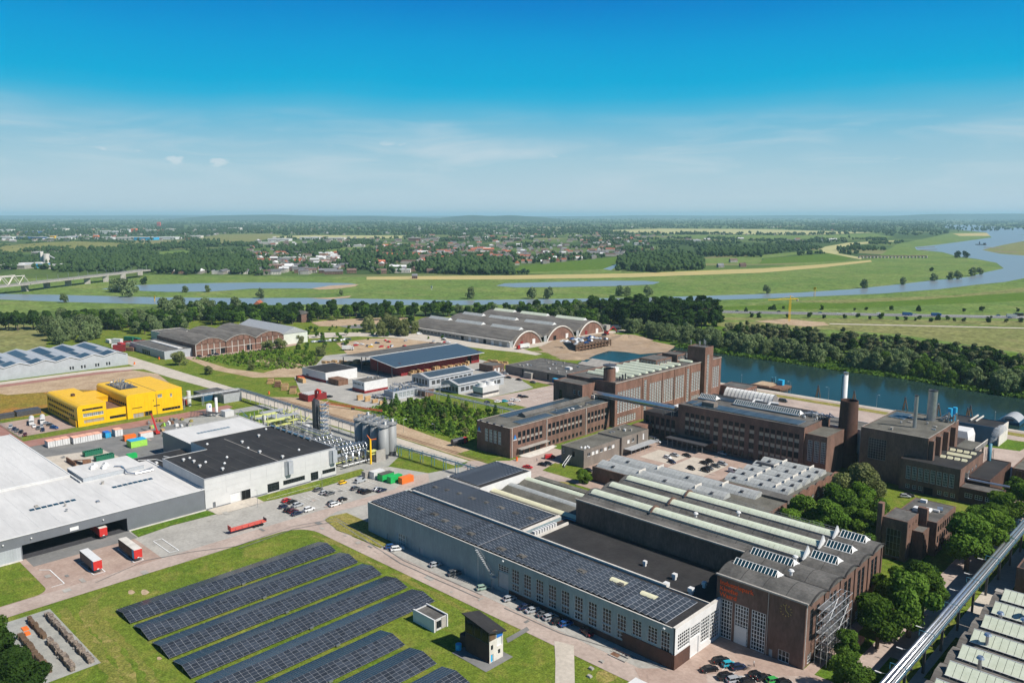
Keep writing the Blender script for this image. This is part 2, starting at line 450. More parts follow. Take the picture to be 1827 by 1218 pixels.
class MB:
    """Collects faces; build() links them as one mesh object."""

    def __init__(s):
        s.v,s.f,s.m = [],[],[]

    def face(s,pts,mi=0):
        n = len(s.v); s.v.extend(pts); s.f.append(tuple(range(n,n+len(pts)))); s.m.append(mi)
        return s

    def box(s,x0,x1,y0,y1,z0,z1,mi=0,mt=None):
        n = len(s.v)
        s.v += [(x0,y0,z0),(x1,y0,z0),(x1,y1,z0),(x0,y1,z0),(x0,y0,z1),(x1,y0,z1),(x1,y1,z1),(x0,y1,z1)]
        for q in ((0,3,2,1),(0,1,5,4),(1,2,6,5),(2,3,7,6),(3,0,4,7)):
            s.f.append(tuple(n+k for k in q)); s.m.append(mi)
        s.f.append((n+4,n+5,n+6,n+7)); s.m.append(mi if mt is None else mt)
        return s

    def bc(s,x,y,z,dx,dy,dz,mi=0):
        return s.box(x-dx/2,x+dx/2,y-dy/2,y+dy/2,z,z+dz,mi)

    def prism(s,poly,z0,z1,mi=0,mt=None):
        n,k = len(s.v),len(poly)
        s.v += [(x,y,z0) for x,y in poly]+[(x,y,z1) for x,y in poly]
        for i in range(k):
            j = (i+1) % k
            s.f.append((n+i,n+j,n+k+j,n+k+i)); s.m.append(mi)
        s.f.append(tuple(n+k+i for i in range(k))); s.m.append(mi if mt is None else mt)
        return s

    def cyl(s,x,y,z0,z1,r0,r1=None,n=14,mi=0,cap=True,mt=None):
        r1 = r0 if r1 is None else r1
        b = len(s.v)
        for zz,r in ((z0,r0),(z1,r1)):
            s.v += [(x+r*math.cos(2*math.pi*i/n),y+r*math.sin(2*math.pi*i/n),zz) for i in range(n)]
        for i in range(n):
            j = (i+1) % n
            s.f.append((b+i,b+j,b+n+j,b+n+i)); s.m.append(mi)
        if cap:
            s.f.append(tuple(b+n+i for i in range(n))); s.m.append(mi if mt is None else mt)
        return s

    def tube(s,p,q,r,n=6,mi=0,cap=True,r1=None):
        p,q = Vector(p),Vector(q)
        d = (q-p)
        if d.length < 1e-6: return s
        d.normalize()
        a = d.cross(Vector((0,0,1)))
        if a.length < 1e-3: a = Vector((1,0,0))
        a.normalize(); c = d.cross(a)
        b = len(s.v)
        for o_,rr in ((p,r),(q,r if r1 is None else r1)):
            for i in range(n):
                t = 2*math.pi*i/n
                s.v.append(tuple(o_+a*(rr*math.cos(t))+c*(rr*math.sin(t))))
        for i in range(n):
            j = (i+1) % n
            s.f.append((b+i,b+n+i,b+n+j,b+j)); s.m.append(mi)
        if cap:
            s.f.append(tuple(b+i for i in range(n))); s.m.append(mi)
            s.f.append(tuple(b+n+n-1-i for i in range(n))); s.m.append(mi)
        return s

    def path(s,pts,r,n=6,mi=0):
        for p,q in zip(pts,pts[1:]): s.tube(p,q,r,n,mi)
        return s

    def beam(s,p,q,w,h,mi=0):
        """A square-section bar between two points."""
        return s.tube(p,q,(w+h)*.36,4,mi)

    def vault(s,x0,x1,y0,y1,z,rise,axis='x',n=10,mi=0,me=None,thick=0.0):
        """A barrel roof: its axis runs along x or y; the ends are closed."""
        me = mi if me is None else me
        A = []
        for i in range(n+1):
            t = i/n
            hgt = z+rise*(1-(2*t-1) ** 2)
            A.append((t,hgt))
        for (t0,h0),(t1,h1) in zip(A,A[1:]):
            if axis == 'x':
                ya,yb = y0+(y1-y0)*t0,y0+(y1-y0)*t1
                s.face([(x0,ya,h0),(x1,ya,h0),(x1,yb,h1),(x0,yb,h1)],mi)
            else:
                xa,xb = x0+(x1-x0)*t0,x0+(x1-x0)*t1
                s.face([(xa,y0,h0),(xb,y0,h1),(xb,y1,h1),(xa,y1,h0)],mi)
        if axis == 'x':
            s.face([(x1,y0+(y1-y0)*t,h) for t,h in A],me)
            s.face([(x0,y0+(y1-y0)*t,h) for t,h in reversed(A)],me)
        else:
            s.face([(x0+(x1-x0)*t,y0,h) for t,h in reversed(A)],me)
            s.face([(x0+(x1-x0)*t,y1,h) for t,h in A],me)
        return s

    def gable(s,x0,x1,y0,y1,z,rise,axis='x',mi=0,me=None,over=0.0):
        me = mi if me is None else me
        if axis == 'x':
            ym = (y0+y1)/2
            s.face([(x0,y0,z),(x1,y0,z),(x1,ym,z+rise),(x0,ym,z+rise)],mi)
            s.face([(x1,y1,z),(x0,y1,z),(x0,ym,z+rise),(x1,ym,z+rise)],mi)
            s.face([(x1,y0,z),(x1,y1,z),(x1,ym,z+rise)],me)
            s.face([(x0,y1,z),(x0,y0,z),(x0,ym,z+rise)],me)
        else:
            xm = (x0+x1)/2
            s.face([(x1,y0,z),(x1,y1,z),(xm,y1,z+rise),(xm,y0,z+rise)],mi)
            s.face([(x0,y1,z),(x0,y0,z),(xm,y0,z+rise),(xm,y1,z+rise)],mi)
            s.face([(x0,y0,z),(x1,y0,z),(xm,y0,z+rise)],me)
            s.face([(x1,y1,z),(x0,y1,z),(xm,y1,z+rise)],me)
        return s

    def mesh(s,name,mats,off=(0,0,0),smooth=False):
        me = bpy.data.meshes.new(name)
        ox,oy,oz = off
        me.from_pydata([(x-ox,y-oy,z-oz) for x,y,z in s.v],[],s.f)
        if isinstance(mats,str): mats = [mats]
        for k in mats: me.materials.append(MATS[k])
        if len(mats) > 1: me.polygons.foreach_set('material_index',s.m)
        if smooth: me.polygons.foreach_set('use_smooth',[True]*len(s.f))
        me.update()
        return me

    def build(s,name,mats,parent=None,smooth=False,loc=None):
        """World-space faces -> one object (origin at its parent's origin, or at loc)."""
        org = Vector(loc) if loc is not None else (ORG[parent] if parent is not None else Vector((0,0,0)))
        return new(name,s.mesh(name,mats,org,smooth),parent,org)


LEVELS = []


def sheet(name,pts,z,m,label=None,kind='structure',parent=None):
    """A flat piece of ground from an outline, never on the same level as one it overlaps."""
    bb = (min(p[0] for p in pts),max(p[0] for p in pts),min(p[1] for p in pts),max(p[1] for p in pts))
    hit = [q[4] for q in LEVELS if q[0] < bb[1] and q[1] > bb[0] and q[2] < bb[3] and q[3] > bb[2]]
    while any(abs(z-h) < .0038 for h in hit): z += .004
    LEVELS.append((*bb,z))
    v = [Vector((x,y,0)) for x,y in pts]
    tri = tessellate_polygon([v])
    b = MB()
    b.v = [(x,y,z) for x,y in pts]
    for t in tri:
        a,c,d = (v[k] for k in t)
        if (c-a).cross(d-a).z < 0: t = (t[0],t[2],t[1])
        b.f.append(tuple(t)); b.m.append(0)
    o = b.build(name,m,parent)
    if parent is None: tag(o,label,None,None,kind)
    return o


def rect(x0,x1,y0,y1):
    return [(x0,y0),(x1,y0),(x1,y1),(x0,y1)]


def gpts(L_,z=0):
    return [gp(u,v,z) for u,v in L_]
# ================================================================ the land
def countryside():
    m = mat('countryside',(.09,.13,.04),.95,col2=(.13,.17,.05),var=.2,scale=.004,spec=.08)
    t = m.node_tree; n,l = t.nodes.new,t.links.new
    bs = t.nodes['Principled BSDF']; src = bs.inputs['Base Color'].links[0].from_socket
    geo = n('ShaderNodeNewGeometry')
    v = n('ShaderNodeTexVoronoi'); v.inputs['Scale'].default_value = .0032; v.inputs['Randomness'].default_value = .9
    l(geo.outputs['Position'],v.inputs[0])
    sp = n('ShaderNodeSeparateColor'); l(v.outputs['Color'],sp.inputs[0])
    r = n('ShaderNodeValToRGB'); r.color_ramp.interpolation = 'CONSTANT'
    st = [(0,(.045,.085,.022)),(.25,(.085,.14,.032)),(.45,(.15,.175,.06)),(.55,(.035,.07,.018)),(.75,(.11,.155,.04)),(.93,(.24,.22,.10))]
    while len(r.color_ramp.elements) < len(st): r.color_ramp.elements.new(.5)
    for e,(p,c_) in zip(r.color_ramp.elements,st): e.position = p; e.color = (*c_,1)
    l(sp.outputs[0],r.inputs[0])
    x = n('ShaderNodeMix'); x.data_type = 'RGBA'; x.inputs[0].default_value = .75
    l(src,x.inputs[6]); l(r.outputs[0],x.inputs[7]); l(x.outputs[2],bs.inputs['Base Color'])


countryside()
g = MB()
ring = [(50000*math.cos(2*math.pi*i/48),50000*math.sin(2*math.pi*i/48),0.0) for i in range(48)]
g.face(ring)
tag(g.build('ground','countryside'),None,None,None,'structure')

sheet('lawn',[(-1150,-150),(120,-150),(200,520),(-60,560),(-200,620),(-440,760),(-620,620),(-820,420),(-1060,240)],.02,'grass')

# floodplain, fields and dike of the far side
FLOOD = [(-150,487),(300,491),(655,494),(900,492),(1350,478),(1560,462),(1600,436),(1700,415),(1900,408),(2000,660),(1500,612),(1280,570),(1100,560),(700,556),(330,556),(150,560),(-150,566)]
sheet('floodplain',gpts(FLOOD),.06,'meadow')
FIELDS = [
    ('meadow_dark',[(-150,566),(0,560),(300,545),(300,556),(120,580),(0,640),(-150,660)],.07),
    ('meadow_dry',[(-100,560),(90,586),(80,622),(0,650),(-100,670)],.10),
    ('wheat',[(654,494),(780,492.5),(900,491.5),(1120,488),(1360,479),(1470,471.5),(1553,464),(1556,467),(1470,477),(1360,486.5),(1120,495),(900,498.5),(654,499)],.16),
    ('grass_lush',[(1352,471),(1364,461),(1480,452),(1525,457),(1508,465),(1440,468.5)],.12),
    ('pale_field',[(1462,446),(1472,440),(1512,433),(1610,428.3),(1612,430),(1522,437),(1492,444),(1497,452),(1540,460),(1535,463),(1480,452),(1466,450)],.14),
    ('meadow',[(1350,478),(1440,468),(1525,465),(1470,471),(1360,479)],.13),
    ('meadow_dry',[(345,426),(395,418),(480,417),(505,420),(470,428),(430,433),(375,434)],.1),
    ('meadow',[(275,450),(330,446),(345,452),(330,459),(280,461)],.1),
    ('pale_field',[(485,421.5),(560,419.5),(720,420.5),(720,425),(510,425.5)],.1),
    ('meadow',[(560,447),(640,440),(655,444),(620,452),(570,453)],.1),
    ('grass_lush',[(905,487),(928,475),(1020,466),(1100,458),(1108,461),(1085,480),(1000,487)],.1),
    ('meadow',[(905,487),(1085,480),(1110,472),(1150,486),(1000,490)],.11),
    ('pale_field',[(1020,413),(1180,408),(1360,409),(1560,415),(1450,419),(1200,417)],.1),
    ('meadow',[(1190,419),(1450,420),(1560,417),(1600,424),(1380,427),(1200,424)],.12),
    ('meadow',[(1250,462),(1350,456),(1462,446),(1466,450),(1360,461),(1352,471),(1260,470)],.1),
    ('wheat',[(1700,417),(1770,415.2),(1772,421),(1712,421)],.18),
    ('meadow_dark',[(0,487),(40,478),(110,486),(250,487),(250,496),(0,497)],.09),
    ('meadow_dry',[(1255,575),(1500,572),(1840,585),(1840,632),(1600,596),(1480,588),(1300,585)],.10),
    ('meadow_dry',[(1280,566),(1840,573),(1840,583),(1480,571),(1280,571)],.12),
    ('meadow',[(1100,540),(1400,536),(1840,508),(1840,545),(1500,552),(1280,551)],.09),
    ('grass_lush',[(1280,548),(1500,538),(1840,522),(1840,536),(1500,551),(1280,553)],.11),
    ('meadow_dry',[(1400,538),(1700,527),(1840,512),(1840,520),(1640,535),(1500,541)],.13),
]
for m_,P_,z_ in FIELDS: sheet('field',gpts(P_),z_,m_)

# river, side channel, ponds, harbour basin
RIVER = [(-200,520),(0,524.5),(100,526),(280,530.5),(430,532),(560,531.5),(640,533),(800,536),(1000,533.5),(1150,531),(1223,529),(1350,525),(1428,522),(1520,516),(1598,508),(1658,501),(1729,494),
         (1757,486),(1791,479),(1778,469),(1742,462),(1710,458),(1682,450),(1635,445.5),(1632,441),(1671,437),(1716,431),(1768,424),(1815,419),(1960,421),(2100,460),(1960,483),(1840,494),(1794,503),(1742,508),
         (1676,516),(1572,524),(1454,529),(1350,533),(1223,537),(1100,540),(1042,541.5),(900,543.5),(800,544.5),(640,544),(555,543),(445,545.5),(280,543),(120,539),(0,534.5),(-200,532)]
tag(sheet('river',gpts(RIVER),.2,'river_water'),'wide grey-blue river winding through the floodplain',None,None,'structure')
sheet('river_reach',gpts([(1680,405),(1690,401),(1740,401.5),(1790,406),(1960,409),(1960,416),(1815,419),(1770,424),(1760,415),(1720,411)]),.24,'river_water')
sheet('river_spit',gpts([(1752,446),(1790,437),(1827,430),(1960,427),(1960,456),(1840,457),(1785,453)]),.26,'meadow_dry')
sheet('pond',gpts([(180,516),(215,511),(250,508.5),(350,505.5),(450,504),(560,504),(626,505.5),(640,508),(600,511),(585,515.5),(530,514.5),(450,515),(380,520),(300,521),(240,518.5)]),.22,'river_water')
sheet('pond',gpts([(885,510),(900,505.5),(980,503.5),(1080,501),(1150,501),(1178,503.5),(1165,507.5),(1100,510.5),(1000,512.2),(920,513)]),.22,'river_water')
sheet('sand_bank',gpts([(556,514.8),(590,509.5),(640,507.2),(634,511),(600,515.5),(570,517)]),.26,'sand')
sheet('sand_bank',gpts([(552,532.5),(600,530.5),(628,527.5),(622,531),(590,534)]),.26,'sand')
sheet('side_channel',gpts([(1076,480),(1098,472),(1104,473),(1090,482)]),.2,'river_water')
for P_ in ([(1640,446),(1672,444.5),(1672,445.3),(1640,447)],[(1636,441.8),(1668,440.3),(1668,441.2),(1636,442.8)],[(1755,441),(1790,442.3),(1790,443.2),(1755,442)],[(1775,448.5),(1815,449.5),(1815,450.5),(1775,449.6)]):
    sheet('groyne',gpts(P_),.5,'rubble')

HARBOUR = [(1030,648),(1042,641),(1063,631),(1086,624),(1116,626),(1142,631),(1188,628),(1204,619),(1250,624),(1290,632),(1385,645),(1456,655),(1500,662),(1611,676),(1672,687),(1775,704),(1900,722)]
HPTS = gpts(HARBOUR)+[(20,470.5),(-258,470.5),(-330,470.5),(-365,480)]
tag(sheet('harbour_water',HPTS,.06,'water'),'dark teal harbour basin behind the factories',None,None,'structure')
sheet('river_bank',gpts([(1204,619),(1250,624),(1290,632),(1385,645),(1456,655),(1500,662),(1611,676),(1672,687),(1775,704),(1900,722),(1900,640),(1500,598),(1280,578),(1150,590)]),.09,'grass_lush')

# ---------------------------------------------------------------- site paving, roads, yards (drawn on the site grid)
def curve(cx_,cy_,r,a0,a1,n=8):
    return [(cx_+r*math.cos(R(a0+(a1-a0)*i/n)),cy_+r*math.sin(R(a0+(a1-a0)*i/n))) for i in range(n+1)]


Z0,Z1,Z2,Z3 = .05,.09,.13,.17
sheet('yard',[(-283,96),(-243.5,96),(-243.5,150),(-222.5,150),(-222.5,222),(-252,229),(-256,213),(-275,207),(-283,196)],Z0,'asphalt_grey')
sheet('dock_paving',[(-283,64),(-256,64)]+curve(-256,60,4,90,0,5)+[(-252,0),(-243.6,0),(-243.6,97),(-252,97),(-272,97),(-283,96)],Z1,'brick_paving')
sheet('dock_apron',rect(-283,-274.5,66,98),Z2,'asphalt_dark')
sheet('road',[(-251.5,-20),(-243.6,-20),(-243.6,132)]+curve(-233,133.5,10.5,180,90,6)+[(-97,145.5),(-97,152),(-207,151),(-231,149.5),(-243,152),(-246,160),(-243.5,178),(-247,206),(-256,213),(-258,205),(-250,190),(-251.5,150)],Z1+.02,'asphalt_pink')
sheet('parking_strip',[(-207,151),(-97,152),(-97,157.2),(-222,157),(-222,163),(-208,157)],Z2,'asphalt_grey')
sheet('grass_island',[(-241.9,151.9),(-243.5,155.2),(-242,161.6),(-222.4,161.6),(-222.4,157.2),(-209,156.4),(-207.5,151.6),(-230.7,149.9)],Z3,'grass_dry')
sheet('grass_strip',[(-281.5,146),(-275.5,146),(-274.3,150),(-273,166),(-274.6,191),(-279,196),(-281.5,196)],Z3,'grass')
sheet('grass_strip',[(-282,98.6),(-282,126.5),(-276,127),(-276.8,110.6),(-274.7,98.4)],Z3,'grass_lush')
sheet('loading_pavement',rect(-283,-274.5,127,146),Z3,'concrete_road')
sheet('car_park',[(-104,151),(-92,162.5),(-73,179),(-60,179),(-60,120),(-80,129),(-97.5,146)],Z2,'brick_paving')
sheet('car_park_bays',[(-90,161),(-72,177),(-60,177),(-60,150),(-82,150)],Z3,'asphalt_pink')
sheet('entrance_paving',[(-96.6,156),(-86,150),(-56,150),(-56,179),(-96.6,179)],Z2+.02,'brick_paving')
sheet('gable_path',rect(-73.8,-71,179,215),Z2,'brick_paving')
sheet('red_paving',[(-101,152),(-95.5,154.5),(-80,141),(-87,134)],Z3,'brick_paving')
sheet('footpath',gpts([(989,1143),(1003,1146),(1024,1152),(1026,1240),(990,1240),(991,1180)]),Z2,'concrete_road')
sheet('footpath',gpts([(903,1139),(940,1118),(945,1124),(906,1147)]),Z2,'asphalt_dark')
sheet('house_terrace',rect(-141.5,-129,124.5,134),Z2,'asphalt_dark')
sheet('storage_pad',rect(-240.6,-201,48,60.8),Z1,'gravel')
# worn tracks and bare spots in the solar field grass
rtk = random.Random(6)


def track(pts,w0,w1,m,z=.04):
    # ragged strip of worn turf along a line of survey points
    P_ = gpts(pts); Q = []
    for (xa,ya),(xb,yb) in zip(P_,P_[1:]):
        for k in range(6): Q.append((xa+(xb-xa)*k/6,ya+(yb-ya)*k/6))
    Q.append(P_[-1]); l_,r_ = [],[]
    for i,(x,y) in enumerate(Q):
        x2,y2 = Q[min(i+1,len(Q)-1)]; x1,y1 = Q[max(i-1,0)]; dx,dy = x2-x1,y2-y1; n_ = math.hypot(dx,dy) or 1
        a,b = rtk.uniform(w0,w1),rtk.uniform(w0,w1)
        l_.append((x-dy/n_*a,y+dx/n_*a)); r_.append((x+dy/n_*b,y-dx/n_*b))
    sheet('worn_track',l_+r_[::-1],z,m)


track([(186,1056),(166,1072),(168,1094),(196,1124),(232,1158),(262,1196),(284,1230)],.5,1.5,'grass_worn')
track([(150,1080),(160,1110),(190,1140),(216,1180),(240,1230)],.6,2.0,'grass_worn',.035)
track([(110,1086),(150,1130),(200,1200),(214,1230)],.8,2.4,'grass_worn',.03)
track([(330,1060),(380,1032),(402,1012)],.2,.35,'grass_worn'); track([(345,1062),(392,1036),(416,1012)],.2,.35,'grass_worn')
track([(560,955),(600,968),(640,996),(690,1014)],.5,1.6,'grass_worn'); track([(700,1022),(760,1052),(830,1090),(880,1112)],.4,1.4,'grass_worn',.03)
for u_,v_,a_,b_ in ((234,1056,7,4),(258,1056,8,5),(284,1174,5,3),(590,966,16,6),(722,1030,12,6),(764,1112,10,5),(845,1150,12,7),(1080,1206,22,12)): sheet('bare_patch',gpts([(u_+a_*math.cos(k*.7)*(.8+.3*(k % 3 == 0)),v_+b_*math.sin(k*.7)) for k in range(9)]),.05,'sand' if a_ < 9 else 'grass_dry')
sheet('street',rect(-66,-55.5,140,420),Z1,'asphalt_pink')
sheet('concrete_walk',rect(-53.5,-47.5,140,300),Z1,'concrete_road')
sheet('verge',rect(-51.5,-47.6,196,222),Z2,'grass')
sheet('verge',rect(-60.5,-55.6,100,200),Z2,'grass_lush')
sheet('lawn',rect(-74,-66,179,330),Z1,'grass_lush')
sheet('factory_square',[(-212,246),(-121,246),(-121,327),(-142,345),(-212,330)],Z0,'brick_paving')
for x0,x1,y0,y1 in ((-204,-188,296,312),(-186,-168,290,313)): sheet('parking_bays',rect(x0,x1,y0,y1),Z1,'concrete_road')
sheet('forecourt',[(-256,237),(-243,250),(-243,330),(-224,330),(-224,262),(-206,250),(-203,240),(-222,222),(-252,229)],Z1,'asphalt_pink')
sheet('lawn',[(-223,250),(-204,250),(-199,254),(-199,262),(-226,262)],Z2,'grass')
sheet('lawn',[(-242.8,279),(-238,279),(-233,285),(-225.5,285),(-225.5,328),(-242.8,328)],Z2,'grass_lush')
sheet('lawn',rect(-268,-246,240,252),Z2,'grass')
sheet('lawn',[(-212,222),(-203,226),(-203,247),(-214,240)],Z2,'grass_dry')
sheet('main_road',[(-700,222),(-586,222),(-540,222.5),(-500,225),(-430,228),(-300,229.5),(-256,228),(-256,237),(-300,238),(-360,238.5),(-430,237),(-620,236),(-700,236)],Z1,'concrete_road')
sheet('rail_strip',[(-440,238),(-300,239),(-256,238),(-244,244),(-264,250),(-300,252),(-360,258),(-420,256)],Z0+.02,'sand')
tag(MB().box(-430,-250,240.6,240.9,.07,.2).box(-430,-250,242.1,242.4,.07,.2).build('rail_track','rust'),None,None,None,'structure')
sheet('timber_yard',[(-540,345),(-510,318),(-482,283),(-436,260),(-368,264),(-366,300),(-380,325),(-340,327),(-340,372),(-395,402),(-428,428),(-446,440),(-520,430)],Z0,'asphalt_grey')
sheet('car_park',[(-340,330),(-304,330),(-266,330),(-266,388),(-336,388)],Z0,'asphalt_pink')
sheet('service_road',rect(-395,-262,386,393),Z1,'brick_paving')
sheet('pink_road',[(-437,-40),(-424.3,-40),(-424.3,160),(-424,200),(-430,212),(-437,212)],Z1,'paving_red')
sheet('pink_square',[(-540,-40),(-437,-40),(-437,106),(-482,107),(-540,90)],Z0,'paving_red')
sheet('car_park',rect(-485,-447,107,133.5),Z1,'brick_paving')
sheet('back_yard',[(-424.2,94),(-335,94),(-335,150),(-352,178),(-424.2,178)],Z0,'asphalt_dark')
sheet('concrete_yard',[(-402,100),(-346,100),(-346,131),(-395,128)],Z1,'concrete_road')
sheet('plant_yard',[(-424,178),(-345,178),(-283,184),(-276,207),(-284,219),(-300,228),(-424,227)],Z0,'gravel')
sheet('lawn',[(-415,205),(-385,205),(-375,222),(-412,224)],Z1,'grass_lush')
sheet('flower_meadow',[(-588,60),(-500,60),(-492,107),(-488,150),(-495,190),(-560,205),(-586,190)],Z0,'flower_field')
sheet('bare_soil',[(-588,120),(-560,130),(-545,165),(-520,185),(-500,210),(-560,222),(-588,215)],Z1,'sand')
sheet('path',[(-608,0),(-598,0),(-597,195),(-590,215),(-585,222),(-602,222),(-607,190)],Z2,'concrete_road')
sheet('path',[(-597.5,0),(-588,0),(-588,190),(-585,215),(-590,215),(-597.5,195)],Z2,'paving_red')
sheet('dirt_track',[(-560,300),(-505,318),(-480,284),(-500,262),(-545,256),(-600,262),(-600,268),(-545,266),(-510,275),(-520,300),(-560,292)],Z1,'sand')
sheet('hall_yard',[(-616,262),(-600,262),(-596,330),(-602,362),(-612,362)],Z1,'brick_paving')
sheet('hangar_road',[(-640,395),(-590,440),(-470,455),(-440,462),(-420,462),(-420,470),(-447,476),(-447,600),(-440,640),(-452,645),(-461,600),(-461,474),(-592,479),(-600,470),(-650,410)],Z1,'concrete_road')
sheet('dirt_field',gpts([(555,575),(600,570),(680,567),(735,566),(700,575),(640,582),(570,582)]),Z1,'sand')
sheet('gravel_road',gpts([(545,598),(640,593),(720,597),(740,600),(735,604),(640,600),(548,604)]),Z2,'concrete_road')
sheet('asphalt_pad',gpts([(605,582),(640,579),(700,579),(690,585),(625,586)]),Z2,'asphalt_dark')
sheet('scrap_yard',gpts([(600,612),(660,604),(760,602),(800,608),(720,628),(620,632)]),Z1,'sand')
sheet('quay',[(-262,425),(-60,425),(-30,440),(60,470),(60,470.4),(-262,470.4)],Z0,'asphalt_pink')
sheet('quay_grass',[(-236,456),(-60,457),(-60,464),(-236,462.5)],Z1,'grass_dry')
sheet('quay_edge',[(-262,466),(60,467),(60,470.3),(-262,470.3)],Z2,'concrete_road')
sheet('lawn',rect(-243,-232,437,452),Z1,'grass')
sheet('lawn',[(-95,425),(-80,428),(-78,448),(-90,447)],Z1+.01,'grass_lush')
sheet('lawn',[(-88,385),(-80,386),(-80,396),(-86,398)],Z1+.01,'grass_lush')
sheet('service_yard',[(-125,380),(-60,366),(-40,425),(-125,425)],Z0,'asphalt_pink')
sheet('sand_heap_ground',gpts([(1005,640),(985,634),(960,620),(990,606),(1085,594),(1120,597),(1170,608),(1206,618),(1190,628),(1142,632),(1116,628),(1086,626),(1063,633),(1042,643)]),.11,'sand_wet')
sheet('lawn',gpts([(1090,595),(1150,586),(1210,600),(1210,618),(1150,606)]),.13,'grass_lush')
sheet('lawn',gpts([(830,636),(860,622),(1000,640),(980,645),(900,650)]),.11,'grass')
sheet('building_site',gpts([(1345,573),(1400,569),(1470,575),(1480,580),(1440,583),(1400,579)]),.16,'sand')

# repaired patches, drain covers and dark tyre marks on the yards and roads
rpt = random.Random(41)
for i in range(70):
    x0,x1,y0,y1 = rpt.choice([(-281,-246,99,200),(-250,-100,146,150),(-270,-246,66,95),(-420,-350,100,150),(-205,-155,290,322),(-480,-380,290,400),(-235,-150,430,455)])
    x,y,a,b = rpt.uniform(x0,x1),rpt.uniform(y0,y1),rpt.uniform(.5,3.5),rpt.uniform(.5,2.2)
    sheet('road_patch',rect(x,x+a,y,y+b),Z3+.01+i*.0004,rpt.choice(['asphalt_dark','asphalt_grey','asphalt_pink','concrete']))
for pts in ([(420,975),(520,940),(600,925),(640,948),(720,1000),(860,1062)],[(426,979),(524,944),(602,930),(636,954),(714,1005),(856,1068)],[(170,1040),(260,1000),(340,985),(420,975)],[(900,1085),(1000,1130),(1100,1160),(1190,1196)]):
    track(pts,.1,.22,'asphalt_dark',Z3+.05)

# highway across the floodplain
hw0,hw1 = Vector((-640,700)),Vector((60,1185))
hd = (hw1-hw0).normalized(); hn = Vector((-hd.y,hd.x))


def strip(name,a,b,n0,n1,z,m):
    n_ = Vector((-(b-a).normalized().y,(b-a).normalized().x))
    return sheet(name,[tuple(a+n_*n0),tuple(b+n_*n0),tuple(b+n_*n1),tuple(a+n_*n1)],z,m)


strip('highway',hw0,hw1,-13,13,.25,'asphalt_dark')
for o_ in (-12,-6,-1.5,1.5,6,12): strip('road_marking',hw0,hw1,o_-.12,o_+.12,.27,'marking_white')
tag(MB().tube((hw0.x,hw0.y,.8),(hw1.x,hw1.y,.8),.25,4).build('guard_rail','steel'),'grey guard rail along the middle of the highway','guard rail')
sheet('farm_track',gpts([(1480,577),(1840,585),(1840,586.6),(1480,578.6)]),.2,'concrete_road')

# painted markings
def mark(pts,w_=.14,close=False,z=Z3+.03):
    P_ = pts+([pts[0]] if close else [])
    for a,b in zip(P_,P_[1:]):
        strip('road_marking',Vector(a),Vector(b),-w_,w_,z,'marking_white')


for P_ in ([(70,1017),(89,1017),(115,1041),(92,1048)],): mark(gpts(P_))
for x_,y_ in ((-266.8,70.3),(-266.8,84.9),(-266.8,98.6)): pass
mark(gpts([(273.7,965.8),(303,986.2),(319.5,982.4),(289,961.3)]),close=True)
mark(gpts([(140,1005),(168,1026),(188,1020),(166,1002)]),close=True)
mark(gpts([(210,980),(240,1004),(256,999),(228,976)]),close=True)
for X_ in (-276.5,-265.8,-254.2):
    mark([(X_,148),(X_,172)],.08)
for i in range(11):
    mark([(-270,149+i*2.6),(-265.8,149+i*2.6)],.06); mark([(-265.8,149+i*2.6),(-261,149+i*2.6)],.06)
for i in range(8): mark([(-268,178+i*2.6),(-259,178+i*2.6)],.06)
for i in range(16):
    for X_ in (-330,-322,-316,-309): mark([(X_,345+i*2.6),(X_+2.2,345+i*2.6)],.12)
for i in range(9): mark([(-88+i*2.6,165+i*.0),(-88+i*2.6,169.5)],.06)
for i in range(28): 0

# mounds of dredged sand beside the basin, grassed landfill dome, distant ridges
def mound(name,cx_,cy_,rx,ry,h,m,rot=0,n=20,k=7,label=None,cat=None,seed=1):
    rnd = random.Random(seed); b = MB(); ca,sa = math.cos(rot),math.sin(rot)
    rings = []
    for j in range(k+1):
        t = j/k; row = []
        for i in range(n):
            a = 2*math.pi*i/n
            f = 1+.16*math.sin(3*a+seed)+.1*math.sin(5*a+2*seed)
            x,y = rx*t*f*math.cos(a),ry*t*f*math.sin(a)
            zz = h*(math.cos(math.pi*t)*.5+.5)*(1+rnd.uniform(-.12,.12)) if j < k else -.5
            row.append((cx_+x*ca-y*sa,cy_+x*sa+y*ca,max(zz,0) if j < k else -.5))
        rings.append(row)
    for j in range(k):
        for i in range(n):
            i2 = (i+1) % n
            if j == 0: b.face([rings[0][0],rings[1][i],rings[1][i2]])
            else: b.face([rings[j][i],rings[j+1][i],rings[j+1][i2],rings[j][i2]])
    return b.build(name,m,smooth=True,loc=(cx_,cy_,0)),b


for i,(u,v,rx,ry,h) in enumerate([(1120,605,26,13,4.2),(1165,617,24,9,3.2),(1085,600,22,10,3.0),(1000,628,22,7,2.0),(1022,640,15,6,1.5)]):
    p = gp(u,v)
    tag(mound('sand_bank',p[0],p[1],rx,ry,h,'sand_wet',R(40),seed=i+3)[0],None,None,None,'structure')
p = gp(118,441); tag(mound('hill',p[0],p[1],330,520,17,'meadow_dry',R(44),n=28,seed=2)[0],None,None,None,'structure')


